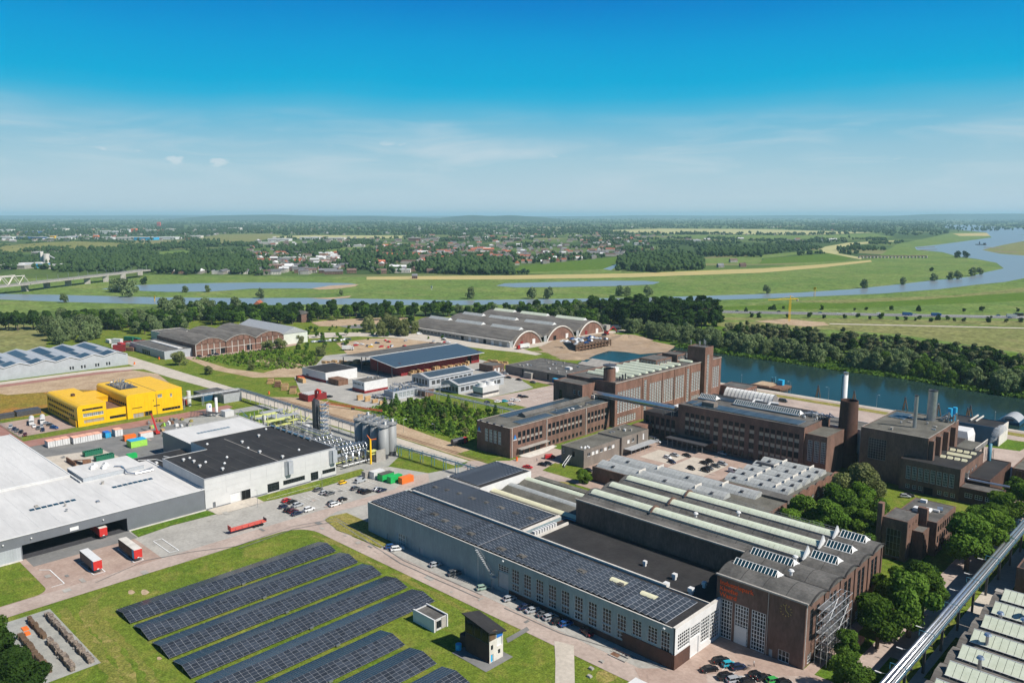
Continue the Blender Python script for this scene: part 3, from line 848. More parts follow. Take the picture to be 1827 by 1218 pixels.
def ridge(dist,u0,u1,h,m='leaf_far_hill',n=40,seed=0):
    rnd = random.Random(seed); b = MB(); top,bot,back = [],[],[]
    ph = [rnd.uniform(0,6) for _ in range(4)]
    for i in range(n+1):
        t = i/n; u = u0+(u1-u0)*t; a = math.atan((u-913.5)/_F)
        d = dist/math.cos(a)
        ang = math.pi/2-a+YAW
        env = math.sin(math.pi*t) ** .6
        z = h*env*(.72+.14*math.sin(5*t+ph[0])+.1*math.sin(11*t+ph[1])+.05*math.sin(23*t+ph[2]))
        c_,s_ = math.cos(ang),math.sin(ang)
        bot.append((c_*d,s_*d,-2)); top.append((c_*(d+1500),s_*(d+1500),max(z,0))); back.append((c_*(d+4000),s_*(d+4000),-2))
    for i in range(n):
        b.face([bot[i+1],bot[i],top[i],top[i+1]]); b.face([top[i+1],top[i],back[i],back[i+1]])
    tag(b.build('hills',m,smooth=True),None,None,None,'structure')


mat('leaf_far_hill',(.04,.065,.03),.95,col2=(.06,.085,.035),var=.2,scale=.004,spec=.05)
ridge(17000,300,820,155,seed=1)
ridge(15000,760,1010,134,seed=2)
ridge(20000,1480,2150,205,seed=3)
ridge(24000,-500,520,150,seed=4)
ridge(26000,800,1700,150,seed=5)
ridge(30000,-250,900,150,n=60,seed=6)
ridge(31000,500,2100,150,n=60,seed=7)
# ================================================================ building kit
WCACHE = {}
STY = {  # frame material, glass material, frame bar, muntin bar
    'white': ('frame_white','glass',.14,.09),'whitefat': ('frame_white','glass',.2,.16),'dark': ('frame_dark','glass',.1,.07),'grey': ('frame_grey','glass',.12,.08),
    'blue': ('frame_white','glass_blue',.14,.1),'pale': ('frame_white','glass_pale',.14,.1),'spandrel': ('frame_grey','spandrel',.05,.05),'spandrel_grey': ('frame_grey','spandrel_grey',.05,.05),
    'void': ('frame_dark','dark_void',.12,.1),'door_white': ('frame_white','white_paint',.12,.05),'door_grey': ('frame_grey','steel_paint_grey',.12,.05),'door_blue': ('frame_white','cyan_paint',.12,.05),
    'door_dark': ('frame_dark','clad_grey',.12,.05),'door_bluegrey': ('frame_grey','clad_bluegrey',.12,.05),'door_red': ('frame_grey','red_dark',.12,.05),'whiteblock': ('frame_white','white_paint',.1,.1),
}


def opening(parent,face,u,z,w,h,nx,ny,style,fixed):
    """A window or door set back in its wall: frame with glazing bars, pane or leaf as its sub-part."""
    key = (round(w,2),round(h,2),nx,ny,style)
    fm,gm,fb,mb = STY[style]
    if key not in WCACHE:
        f = MB()
        f.box(0,fb,.14,.26,0,h).box(w-fb,w,.14,.26,0,h).box(fb,w-fb,.14,.26,0,fb).box(fb,w-fb,.14,.26,h-fb,h)
        for i in range(1,nx): f.box(w*i/nx-mb/2,w*i/nx+mb/2,.16,.25,fb,h-fb)
        for j in range(1,ny): f.box(fb,w-fb,.17,.245,h*j/ny-mb/2,h*j/ny+mb/2)
        pz = MB().box(.02,w-.02,.24,.30,.02,h-.02)
        nm = 'door' if style.startswith('door') or style == 'void' and h > 2.6 and z < .6 else 'window'
        WCACHE[key] = (nm,f.mesh(nm,fm),pz.mesh('pane' if nm == 'window' else 'leaf',gm))
    nm,fme,pme = WCACHE[key]
    if face == 'S': loc,rz = (u,fixed,z),0.0
    elif face == 'E': loc,rz = (fixed,u,z),R(90)
    elif face == 'N': loc,rz = (u+w,fixed,z),R(180)
    o = new(nm,fme,parent,loc,rz)
    new('pane' if nm == 'window' else 'door_leaf',pme,o,(0,0,0),local=True)
    return o


def facade(b,face,fixed,a0,a1,z0,z1,ops,mi=0,depth=.3):
    """Wall plane with real openings and reveals."""
    us = sorted({a0,a1,*[o[0] for o in ops],*[o[0]+o[2] for o in ops]})
    zs = sorted({z0,z1,*[o[1] for o in ops],*[o[1]+o[3] for o in ops]})
    us = [u for u in us if a0-1e-6 <= u <= a1+1e-6]; zs = [z for z in zs if z0-1e-6 <= z <= z1+1e-6]

    def pt(u,z,d=0):
        if face == 'S': return (u,fixed+d,z)
        if face == 'E': return (fixed-d,u,z)
        if face == 'N': return (u,fixed-d,z)
        return (fixed+d,u,z)
    flip = face in ('N','W')
    for k in range(len(zs)-1):
        run = None
        zc = (zs[k]+zs[k+1])/2
        for i in range(len(us)):
            solid = False
            if i < len(us)-1:
                uc = (us[i]+us[i+1])/2
                solid = not any(o[0] < uc < o[0]+o[2] and o[1] < zc < o[1]+o[3] for o in ops)
            if solid and run is None: run = us[i]
            if not solid and run is not None:
                q = [pt(run,zs[k]),pt(us[i],zs[k]),pt(us[i],zs[k+1]),pt(run,zs[k+1])]
                b.face(q[::-1] if flip else q,mi); run = None
    for o in ops:
        u0,zz0,u1,zz1 = o[0],o[1],o[0]+o[2],o[1]+o[3]
        for p,q in (((u0,zz0),(u1,zz0)),((u1,zz0),(u1,zz1)),((u1,zz1),(u0,zz1)),((u0,zz1),(u0,zz0))):
            f = [pt(*p),pt(*p,depth),pt(*q,depth),pt(*q)]
            b.face(f[::-1] if flip else f,mi)


def block(root,X0,X1,Y0,Y1,z0,z1,wm,S=(),E=(),Nn=(),roof='bitumen',parapet=.5,th=.35,wname='wall',rname='roof',coping=None,noroof=False,void='dark_void'):
    """Walls with openings on the sunny and shaded sides, a parapet and a flat roof inside it."""
    b = MB()
    facade(b,'S',Y0,X0,X1,z0,z1,S); facade(b,'E',X1,Y0,Y1,z0,z1,E)
    facade(b,'N',Y1,X0,X1,z0,z1,Nn); facade(b,'W',X0,Y0,Y1,z0,z1,[])
    if not noroof:
        x0,x1,y0,y1 = X0+th,X1-th,Y0+th,Y1-th
        zr = z1-parapet
        cm_ = 1 if coping else 0
        for q in ([(X0,Y0),(X1,Y0),(x1,y0),(x0,y0)],[(X1,Y0),(X1,Y1),(x1,y1),(x1,y0)],[(X1,Y1),(X0,Y1),(x0,y1),(x1,y1)],[(X0,Y1),(X0,Y0),(x0,y0),(x0,y1)]):
            b.face([(x,y,z1) for x,y in q],cm_)
        for p,q in (((x0,y0),(x1,y0)),((x1,y0),(x1,y1)),((x1,y1),(x0,y1)),((x0,y1),(x0,y0))):
            b.face([(*q,zr),(*p,zr),(*p,z1),(*q,z1)])
    b.build(wname,[wm,coping] if coping else wm,root)
    if not noroof:
        MB().face([(x0,y0,zr),(x1,y0,zr),(x1,y1,zr),(x0,y1,zr)]).build(rname,roof,root)
    for face,fixed,ops in (('S',Y0,S),('E',X1,E),('N',Y1,Nn)):
        for o in ops:
            if len(o) > 4 and o[6] is not None: opening(root,face,o[0],o[1],o[2],o[3],o[4],o[5],o[6],fixed)
    return b


def part(root,name,m,fn,smooth=False):
    b = MB(); fn(b)
    return b.build(name,m,root,smooth)


def roof_clutter(root,X0,X1,Y0,Y1,z,n,seed=0,mats=('white_paint','steel','concrete')):
    """Vents and hatches standing on a flat roof."""
    rnd = random.Random(seed)
    for _ in range(n):
        x,y = rnd.uniform(X0,X1),rnd.uniform(Y0,Y1)
        k = rnd.random(); m_ = rnd.choice(mats); b = MB()
        if k < .4:
            b.bc(x,y,z,.9,.9,.35).bc(x,y,z+.35,.6,.6,.5).bc(x,y,z+.85,1.1,1.1,.12); nm = 'roof_vent'
        elif k < .75:
            b.cyl(x,y,z,z+.8,.3,n=8).cyl(x,y,z+.8,z+1.0,.5,.25,n=8); nm = 'vent_pipe'
        else:
            b.bc(x,y,z,1.6,1.2,.3).bc(x,y,z+.3,1.4,1.0,.18); nm = 'roof_hatch'
        b.build(nm,m_,root)


def panel_rows(root,X0,X1,Y0,Y1,z,pitch,pw,along='y',m='solar',n=None,tilt=.25,name='solar_row',seg=1.65):
    """Rows of roof-mounted solar modules, each row a tilted strip with module joints."""
    x = X0
    while x+pw <= X1+.01:
        b = MB()
        if along == 'y':
            y = Y0
            while y+seg <= Y1+.01:
                b.face([(x,y+.07,z+tilt),(x+pw,y+.07,z),(x+pw,y+seg-.07,z),(x,y+seg-.07,z+tilt)],0)
                y += seg
            b.face([(x+.02,Y0,z+tilt-.05),(x+pw+.14,Y0,z-.06),(x+pw+.14,y,z-.06),(x+.02,y,z+tilt-.05)],1)
            b.face([(x,y,z-.05),(x,Y0,z-.05),(x,Y0,z+tilt),(x,y,z+tilt)],1)
        b.build(name,[m,'solar_frame'],root)
        x += pitch


def text_mesh(txt,size,ext):
    """Lettering as a real, slightly raised mesh."""
    cu = bpy.data.curves.new('lettering','FONT'); cu.body = txt; cu.size = size; cu.extrude = ext; cu.space_line = .92; cu.offset = 0.004
    o = bpy.data.objects.new('lettering',cu); COL.objects.link(o)
    dg = bpy.context.evaluated_depsgraph_get(); dg.update()
    me = bpy.data.meshes.new_from_object(o.evaluated_get(dg))
    bpy.data.objects.remove(o); bpy.data.curves.remove(cu)
    return me


def lettering(root,name,txt,size,face,u,z,fixed,m,ext=.06):
    me = text_mesh(txt,size,ext); me.materials.clear(); me.materials.append(MATS[m])
    loc = (u,fixed-ext,z) if face == 'S' else (fixed+ext,u,z)
    o = new(name,me,root,loc)
    o.rotation_euler = (R(90),0,0) if face == 'S' else (R(90),0,R(90))
    return o


# ================================================================ long hall with the solar roof
LH = thing('long_hall','long low blue-grey hall with black solar roof beside the solar field','building',(-160,175,0))
opsS = [(-157.4,1.2,4.3,5.0,1,1,'door_grey'),(-157.4,6.4,4.3,2.1,4,3,'white'),(-205.2,.05,3.6,4.2,3,3,'pale'),(-200.8,.05,3.6,4.2,3,3,'door_bluegrey'),(-194.0,.05,2.0,2.3,1,1,'door_grey'),
        (-211.2,.05,1.0,2.2,1,1,'door_grey'),(-172.5,.05,1.0,2.2,1,1,'door_grey'),(-160.5,.05,1.6,2.6,1,1,'door_grey')]
for i in range(10):
    x = -151.8+4.73*i
    if i >= 9: opsS.append((x,4.6,2.9,4.4,3,5,'white'))
    else: opsS += [(x,2.0,2.9,2.1,3,2,'white'),(x,4.3,2.9,4.4,3,4,'white')]
opsS += [(-104.5,4.6,2.9,4.4,3,5,'white'),(-100.6,1.0,2.6,8.2,3,8,'white')]
opsE = [(158.4,4.4,5.4,4.4,6,5,'whitefat'),(164.2,5.2,4.6,3.2,5,4,'whitefat'),(164.6,.1,3.6,4.7,1,1,'door_white'),(169.2,2.0,4.2,6.6,5,7,'whitefat'),(173.8,.8,4.6,7.8,5,8,'whitefat')]
block(LH,-222,-97,157,175,0,10.8,'clad_bluegrey',S=opsS,E=[],roof='bitumen_black',parapet=.35,coping='concrete_pale')
part(LH,'end_wall','white_paint',lambda b: facade(b,'E',-96.5,157.05,178.9,0,10.9,opsE))
for o in opsE: opening(LH,'E',*o[:7],-96.5)
part(LH,'end_coping','concrete_pale',lambda b: b.box(-97.2,-96.4,157,178.9,10.9,11.1))
part(LH,'end_plinth','brick_dark',lambda b: b.box(-97.3,-96.4,156.85,164.0,0,3.9))
part(LH,'brick_plinth','brick_dark',lambda b: b.box(-112,-97.35,156.85,157.1,0,4.2)); part(LH,'brick_plinth','brick_dark',lambda b: b.box(-152.8,-112.02,156.88,157.1,0,1.7))
block(LH,-222,-164,175.01,193.5,0,10.9,'clad_bluegrey',roof='bitumen_black',parapet=.35,coping='concrete_pale',wname='rear_wall',rname='rear_roof')
block(LH,-222,-203,193.51,221,0,11.2,'white_paint',roof='bitumen_black',parapet=.3,wname='north_wall',rname='north_roof',coping='concrete_pale')
block(LH,-163.99,-98,175.01,196,0,9.6,'brick_dark',roof='bitumen_black',parapet=.2,wname='middle_wall',rname='black_roof')
# roof arrays: low east-west strips over the whole roof, lanes left for hatches
panel_rows(LH,-221.2,-166,158.2,174.4,10.75,1.95,1.42,m='solar_roof',tilt=.36)
panel_rows(LH,-165.9,-99,158.2,174.4,10.75,1.95,1.42,m='solar_roof',tilt=.36)
panel_rows(LH,-221.2,-166,176.0,193.0,10.85,1.95,1.42,m='solar_roof',tilt=.36)
panel_rows(LH,-221.2,-204.4,194.8,220,11.2,1.95,1.42,m='solar_roof',tilt=.36)
part(LH,'roof_seam','concrete_pale',lambda b: b.box(-219,-110.6,174.7,175.3,10.5,11.25))
part(LH,'roof_seam','concrete_pale',lambda b: b.box(-165.2,-164.5,175.6,193.4,10.6,11.2).box(-160.6,-160.1,175.6,192.6,9.4,10.3))
for i in range(9): part(LH,'air_unit','white_paint',lambda b: b.bc(-162.6,178.5+i*1.25,9.4,1.3,.8,1.2))
for x,y in [(-216,183),(-210.5,184),(-204.5,184.5),(-198,184.5),(-191,185),(-184,185),(-177,185),(-170,185),(-203,165),(-196,165.5),(-189,164),(-182,163),(-175,162.5),(-160,161),(-152,161.5),(-133,166),(-120,167)]:
    part(LH,'roof_hatch','bitumen',lambda b: b.bc(x,y,10.5,2.6,2.0,.62).bc(x,y,11.12,1.6,1.2,.25))
for x,y,dx in [(-121.5,168,5),(-111,167,4.6)]:
    part(LH,'skylight','skylight_cream',lambda b: b.vault(x-dx/2,x+dx/2,y-1.1,y+1.1,11.0,.5))
for x,y,s in [(-113,182.5,1.2),(-111.5,176,1.4),(-105,178,1.4),(-104.5,184,1.1),(-124,184,1.0)]:
    part(LH,'roof_vent','white_paint',lambda b: b.bc(x,y,9.4,s*.7,s*.7,.8).bc(x,y,10.2,s,s,s*.8))
stair = thing('fire_stair','blue-grey steel fire stair on the long hall wall above the parked cars','stairs',(-162,155.8,0))
part(stair,'stair_flight','steel_paint_grey',lambda b: [b.bc(-165.5+i*.5,156.0,10.4-i*.42,.55,1.0,.1) for i in range(14)])
part(stair,'handrail','steel_paint_grey',lambda b: b.tube((-165.8,155.5,11.6),(-158.6,155.5,5.4),.05,4).tube((-165.8,156.5,11.6),(-158.6,156.5,5.4),.05,4).tube((-158.6,155.5,5.4),(-157.4,155.5,5.4),.05,4))
part(stair,'landing','steel_paint_grey',lambda b: b.box(-158.8,-157.2,155.4,156.7,4.2,4.35))
for x in (-164.4,-158.4): part(stair,'leg','steel_paint_grey',lambda b: b.tube((x,155.5,0),(x,155.5,10.2 if x < -160 else 4.2),.08,5))
part(stair,'ladder','steel_paint_grey',lambda b: [b.tube((-163.5,156.3,z*.4),(-162.8,156.3,z*.4),.03,4) for z in range(14)]+[b.tube((x,156.3,0),(x,156.3,5.6),.04,4) for x in (-163.5,-162.8)])
lamp = [part(LH,'wall_lamp','lamp_glass',lambda b: b.bc(x,156.7,9.9,.5,.5,.3)) for x in (-155,-99.5)]

# ================================================================ brick hall with the clock and the orange lettering
CH = thing('clock_hall','tall dark brick hall with orange lettering, gold clock and curved roofs','building',(-117,204,0))
winS = []
for x in (-97.2,-92.6,-87.9): winS += [(x,.2,3.9,10.7,5,10,'whitefat')]
winS += [(-80.4,.1,2.9,3.0,3,2,'white'),(-82.9,.1,1.0,2.1,1,1,'door_grey')]
winE = []
for a in (181.8,185.4,193.0,202.6,212.0,221.6): winE += [(a,6.2,1.9,8.4,2,6,'dark')]
for a in (195.6,205.2,214.8,224.2): winE += [(a,6.2,1.9,8.4,2,6,'dark')]
for a in (181.6,188,194,200,206,212,218): winE += [(a,.3,2.4,2.6,3,3,'white')]
b = MB()
facade(b,'S',179,-98,-74,0,17.2,winS); facade(b,'E',-74,179,229,0,17.2,winE)
facade(b,'S',196.3,-160,-98,0,17.2,[]); facade(b,'W',-98,179,196.3,0,17.2,[]); facade(b,'W',-160,196.3,229,0,17.2,[]); facade(b,'N',229,-160,-74,0,17.2,[])
b.build('wall','brick',CH)
for o in winS: opening(CH,'S',*o[:7],179)
for o in winE: opening(CH,'E',*o[:7],-74)
part(CH,'roller_door','white_paint',lambda b: b.box(-92.4,-89.0,178.98,179.12,.2,5.1))
bays = [(179.0,189.9),(189.9,199.7),(199.7,209.5),(209.5,219.2),(219.2,229.0)]
part(CH,'lean_roof','bitumen',lambda b: b.box(-160,-98.05,196.35,199.68,17.05,17.3))
for i,(a,c_) in enumerate(bays):
    x0 = -98 if i < 2 else -160
    part(CH,'curved_roof',['bitumen','brick'],lambda b: b.vault(x0,-73.0,a+.02,c_-.02,17.25,1.55,'x',6,0,0))
    part(CH,'roof_verge','bitumen_black',lambda b: [b.beam((-72.9,a+(c_-a)*k/6,17.2+1.55*(1-(k/3-1) ** 2)),(-72.9,a+(c_-a)*(k+1)/6,17.2+1.55*(1-((k+1)/3-1) ** 2)),.3,.3) for k in range(6)])
    part(CH,'roof_gutter','bitumen_black',lambda b: b.box(x0,-73.1,c_-.2,c_+.2,17.15,17.35))
    part(CH,'pilaster','brick',lambda b: b.box(-74.05,-73.7,c_-.3,c_+.3,0,17.2))
    part(CH,'sheet_seam','bitumen_black',lambda b: [b.vault(x0+k*6.2,x0+k*6.2+.1,a+.02,c_-.02,17.29,1.55,'x',6) for k in range(int((-73-x0)/6.2)+1)])
for a,c_ in bays: part(CH,'end_gable','brick',lambda b: b.vault(-74.3,-73.85,a+.05,c_-.05,17.1,1.5,'x',6))
part(CH,'eaves','concrete',lambda b: b.box(-98.2,-73.4,178.6,179.2,17.1,17.5).box(-160.2,-98,195.9,196.5,17.1,17.5))
for k,(yc,e) in enumerate(((203.2,0),(213.2,0),(223.0,0))):
    b = MB(); x = -158
    while x < -85.2:
        b.vault(x,min(x+1.42,-85),yc-1.9,yc+1.9,18.5,1.0,'x',7); x += 1.5
    b.build('skylight_strip','skylight_green',CH)
    part(CH,'skylight_kerb','concrete',lambda b: b.box(-158.4,-84.9,yc-2.1,yc-1.85,17.9,18.6).box(-158.4,-84.9,yc+1.85,yc+2.1,17.9,18.6))
    for xb in (-134,-108.5)[:1 if k else 1]: part(CH,'fire_wall','brick',lambda b: b.vault(xb,xb+.5,yc-2.7,yc+2.7,18.4,1.7,'x',6))
    part(CH,'end_screen','white_paint',lambda b: b.face([(-84.8,yc-2.8,18.3),(-84.8,yc+2.2,18.3),(-84.8,yc+.2,21.4)]).face([(-84.4,yc+2.2,18.3),(-84.4,yc-2.8,18.3),(-84.4,yc+.2,21.4)]).face([(-84.8,yc-2.8,18.3),(-84.8,yc+.2,21.4),(-84.4,yc+.2,21.4),(-84.4,yc-2.8,18.3)]))


def ridge_light(root,x0,x1,yc,z,hw,rise,n,name='ridge_skylight'):
    """Glazed ridge: white end cheeks and ribs, dark blue panes."""
    f = MB(); w_ = (x1-x0)/n
    for sgn in (-1,1):
        for i in range(n+1):
            x = x0+i*w_
            f.beam((x,yc+sgn*hw,z),(x,yc,z+rise),.12,.12)
        f.beam((x0,yc+sgn*hw,z),(x1,yc+sgn*hw,z),.14,.14)
    f.beam((x0,yc,z+rise),(x1,yc,z+rise),.14,.14)
    f.face([(x0-.5,yc-hw,z),(x0,yc,z+rise),(x0-.5,yc+hw,z)]).face([(x1+.8,yc-hw,z),(x1+.8,yc+hw,z),(x1,yc,z+rise)])
    f.box(x0-.5,x1+.8,yc-hw-.15,yc-hw+.05,z-.5,z+.05).box(x0-.5,x1+.8,yc+hw-.05,yc+hw+.15,z-.5,z+.05)
    fr = f.build(name,'frame_white',root)
    for i in range(n):
        for sgn in (-1,1):
            xa,xb = x0+i*w_+.07,x0+(i+1)*w_-.07
            q = [(xa,yc+sgn*hw,z),(xb,yc+sgn*hw,z),(xb,yc,z+rise-.03),(xa,yc,z+rise-.03)]
            MB().face(q if sgn < 0 else q[::-1]).build('pane','glass_blue',fr)


for yc in (204.9,214.7,224.4): ridge_light(CH,-83.6,-77,yc,18.6,1.9,1.5,7)
for yc in (186.0,195.4): ridge_light(CH,-96.4,-84.8,yc,18.5,1.9,1.5,12)
for x,y in [(-122,208),(-113,218),(-83,190),(-86,199)]: part(CH,'roof_vent','white_paint',lambda b: b.cyl(x,y,18,19.2,.4,n=8).cyl(x,y,19.2,19.6,.8,.5,n=10))
part(CH,'roof_railing','steel_paint_grey',lambda b: [b.tube((-155+i*3,228.4,17.3),(-155+i*3,228.4,18.6),.05,4) for i in range(27)]+[b.tube((-155,228.4,z),(-77,228.4,z),.04,4) for z in (18.0,18.6)])
part(CH,'drainpipe','concrete_pale',lambda b: b.tube((-73.7,179.1,0),(-73.7,179.1,17),.1,6).tube((-84.0+.5,178.85,0),(-83.5,178.85,17),.06,5))
sign = lettering(CH,'wall_lettering','Industriepark\nKleefse\nWaard',1.75,'S',-97.0,14.9,178.96,'sign_orange',.1)
clk = part(CH,'clock','clock_gold',lambda b: [b.beam((-78.9+1.25*math.sin(R(a)),178.9,13.9+1.25*math.cos(R(a))),(-78.9+1.6*math.sin(R(a)),178.9,13.9+1.6*math.cos(R(a))),.12,.12) for a in range(0,360,30)])
part(clk,'minute_hand','clock_gold',lambda b: b.beam((-78.9,178.88,13.9),(-79.25,178.88,15.2),.1,.1))
part(clk,'hour_hand','clock_gold',lambda b: b.beam((-78.9,178.86,13.9),(-78.1,178.86,13.2),.12,.12))

# scaffold on the sunny gable
SF = thing('scaffold_tower','bare metal scaffold leaning stairs against the brick gable end','scaffold',(-71,192,0))
for i in range(7):
    for j in range(3): part(SF,'standard','scaffold_metal',lambda b: b.tube((-73.2+j*1.5,184+i*2.4,0),(-73.2+j*1.5,184+i*2.4,17-abs(i-3)*1.5),.09,5))
for k in range(7):
    part(SF,'ledger','scaffold_metal',lambda b: [b.tube((-73.2+j*1.5,184,2+k*2.1),(-73.2+j*1.5,198.4,2+k*2.1),.07,4) for j in range(3)]+[b.tube((-73.2,184+i*2.4,2+k*2.1),(-70.2,184+i*2.4,2+k*2.1),.07,4) for i in range(7)])
    part(SF,'deck','steel',lambda b: b.box(-73.1,-71.9,184+(k % 3)*2.4,190+(k % 3)*2.4,1.9+k*2.1,2.0+k*2.1))
    part(SF,'brace','scaffold_metal',lambda b: b.tube((-70.2,184+(k % 5)*2.4,2+k*2.1),(-70.2,186.4+(k % 5)*2.4,4.1+k*2.1),.06,4))
part(SF,'debris_net','tarp_peach',lambda b: b.box(-71.5,-68,198,203,.1,1.4))

# ================================================================ low hall with three pale roof lights (between the long hall and the brick hall)
MH = thing('rooflight_hall','low hall with three long pale barrel skylights behind the solar roof','building',(-182,208,0))
block(MH,-203,-160.1,193.6,226,0,8.0,'brick',noroof=True)
for k,yc in enumerate((200,209,218.4)):
    part(MH,'roof_bay',['bitumen_olive','bitumen_olive'],lambda b: b.vault(-203,-160.1,yc-4.9,yc+4.6,7.6,1.4,'x',8))
    b = MB(); x = -202.6
    while x < -161:
        b.vault(x,min(x+1.62,-160.4),yc-1.6,yc+1.6,8.7,.9,'x',6); x += 1.7
    b.build('skylight_strip',['skylight_cream','skylight_white','skylight_green'][k],MH)
part(MH,'north_strip','bitumen_olive',lambda b: b.box(-203,-160.1,223.1,226,7.4,8.05))
part(MH,'teal_sheet','steel_blue',lambda b: b.box(-165,-160.2,194,197.5,9,9.2))

# ================================================================ north-light sheds behind
SH = thing('skylight_shed','low brick shed with rows of white corrugated skylights beside the square','building',(-160,280,0))
block(SH,-199,-121,254.5,275,0,6.3,'brick',S=[(-190+i*8,1.2,3,2,4,3,'dark') for i in range(8)],roof='bitumen_olive',parapet=.05)
block(SH,-151.5,-121,275.01,316,0,6.4,'brick_red',E=[(281+i*5.2,1.4,2.2,2.4,2,2,'white') for i in range(6)],roof='bitumen_olive',parapet=.05,wname='east_wall',rname='east_roof')


def shed_ridge(x0,x1,yc,hw,z,rise):
    """One long corrugated skylight: curved sheets side by side, a low fire wall here and there."""
    b = MB(); x = x0; prof = [(-1,0),(-.72,.52),(-.3,.9),(0,1),(.22,.86),(.42,0)]
    while x < x1-.2:
        xe = min(x+1.5,x1)
        for (a0,h0),(a1,h1) in zip(prof,prof[1:]): b.face([(x,yc+a0*hw,z+h0*rise),(xe-.05,yc+a0*hw,z+h0*rise),(xe-.05,yc+a1*hw,z+h1*rise),(x,yc+a1*hw,z+h1*rise)])
        x = xe
    b.build('skylight_ridge','skylight_white',SH)
    part(SH,'ridge_end','skylight_white',lambda b: b.face([(x1,yc+a*hw,z+h*rise) for a,h in prof][::-1]).face([(x0,yc+a*hw,z+h*rise) for a,h in prof]))
    for t in (.34,.78):
        xf = x0+(x1-x0)*t
        part(SH,'fire_wall','concrete_pale',lambda b: b.box(xf,xf+.35,yc-hw*.6,yc+hw*.5,z,z+rise+.35))
    for t in (.12,.55,.9):
        xf = x0+(x1-x0)*t
        part(SH,'vent_flap','steel_dark',lambda b: b.box(xf,xf+1.1,yc-hw*.75,yc-hw*.45,z+rise*.5,z+rise*.8))


for yc,x0,x1 in ((259.6,-197.5,-139),(269.2,-198,-131)): shed_ridge(x0,x1,yc,4.4,6.3,2.0)
for yc in (281.6,288.9,296.3,303.8,311.2): shed_ridge(-150.6,-124.4,yc,4.2,6.35,2.0)
part(SH,'dark_hatch','steel_dark',lambda b: b.box(-149.5,-141,301.6,304.2,7.1,8.3))
for yc in (277,284.4,291.7,299.2,306.8,313.8): part(SH,'gable','brick_red',lambda b: b.vault(-121.6,-120.9,yc-3.6,yc+3.6,6.3,1.2,'x',8))
part(SH,'porch','bitumen',lambda b: b.box(-134,-120.8,270,275.5,4.6,7.2))

# ================================================================ grey two-storey office block
GO = thing('grey_office','small grey brick two-storey block with white window panels','building',(-218,288,0))
e = [(267.5,4.6,2.2,1.7,2,1,'white'),(270.6,4.6,2.2,1.7,1,1,'whiteblock'),(273.4,4.6,2.2,1.7,1,1,'whiteblock'),(276.6,4.6,2.2,1.7,2,1,'white'),(279.6,4.6,2.2,1.7,1,1,'whiteblock'),(282.6,4.6,2.2,1.7,2,1,'white'),(285.4,4.6,2.2,1.7,1,1,'whiteblock')]
block(GO,-225,-212,265,291.5,0,8.0,'brick_grey',S=[(-224.3,4.4,1.2,2.4,2,2,'white'),(-218.6,4.0,1.4,2.4,1,1,'dark')],E=e,roof='bitumen_olive',parapet=.2)
block(GO,-225,-211,291.51,313,0,8.6,'brick_grey',S=[],E=[(296,4.8,2.0,1.8,1,1,'whiteblock'),(299.4,4.8,2.2,1.8,2,1,'white'),(308.4,4.2,1.4,3,1,1,'whiteblock'),(303.4,.2,1.0,7.4,1,4,'dark')],roof='bitumen_olive',parapet=.2,wname='rear_wall',rname='rear_roof')
part(GO,'carport_roof','steel_paint_grey',lambda b: b.box(-210.9,-206.5,293,315,2.9,3.15))
for i in range(7): part(GO,'carport_post','steel_paint_grey',lambda b: b.tube((-206.8,293.4+i*3.5,0),(-206.8,293.4+i*3.5,2.9),.08,5))
part(GO,'outside_stair','steel',lambda b: [b.bc(-219+i*.02,264.2-.42*i,3.6-.3*i,1.2,.45,.08) for i in range(12)]+[b.tube((x,264.2,4.6),(x,259.2,1.0),.05,4) for x in (-219.6,-218.4)]+[b.tube((x,y,0),(x,y,3.6 if y > 262 else 1.0),.06,4) for x in (-219.6,-218.4) for y in (264,259.6)])
for i,(x,y) in enumerate([(-216,268),(-215,269.6),(-214.2,268.2),(-214.8,271),(-213.6,270.4)]): part(GO,'roof_dome','white_paint',lambda b: b.cyl(x,y,7.8,8.1,.55,n=10).cyl(x,y,8.1,8.5,.5,.2,n=10))
roof_clutter(GO,-223,-213,293,311,8.4,6,3)

# ================================================================ brick building with the blue triangle emblem
LB = thing('emblem_building','red brick three-storey building with blue triangle emblems and roof panels','building',(-256,290,0))
s = [(-261.6+i*2.9,5.3,2.1,6.0,2,4,'pale') for i in range(4)]
e = []
for i in range(6): e += [(257.7+i*2.95,8.8,2.1,2.7,2,1,'dark'),(257.7+i*2.95,5.4,2.1,2.0,2,1,'dark'),(257.7+i*2.95,7.45,2.1,1.3,1,1,'spandrel_grey')]
for i in range(9): e += [(278.7+i*2.95,8.8,2.1,2.5,2,1,'dark'),(278.7+i*2.95,5.2,2.1,2.2,2,1,'dark'),(278.7+i*2.95,7.45,2.1,1.3,1,1,'spandrel_grey'),(279.0+i*2.95,.8,1.6,1.9,2,1,'dark')]
for i in range(6): e += [(308.9+i*2.8,8.8,2.0,2.5,2,1,'dark'),(308.9+i*2.8,5.6,2.0,2.0,2,1,'dark'),(308.9+i*2.8,7.65,2.0,1.1,1,1,'spandrel_grey'),(309.2+i*2.8,.8,1.6,2.2,2,1,'dark')]
e += [(258.2+i*3.9,.3,3.2,2.6,3,1,'dark') for i in range(4)]
block(LB,-267,-245,252.5,327,0,14.2,'brick',S=s,E=e,roof='bitumen_olive',parapet=.25,coping='concrete_pale')
part(LB,'porch_roof','concrete',lambda b: b.box(-244.9,-242.4,257,277,3.6,3.9))
part(LB,'ramp','concrete_pale',lambda b: b.face([(-242.2,258,.3),(-239.4,260,.12),(-239.4,270,.12),(-242.2,282,.3)]).box(-244.9,-242.2,258,282,.06,.32))
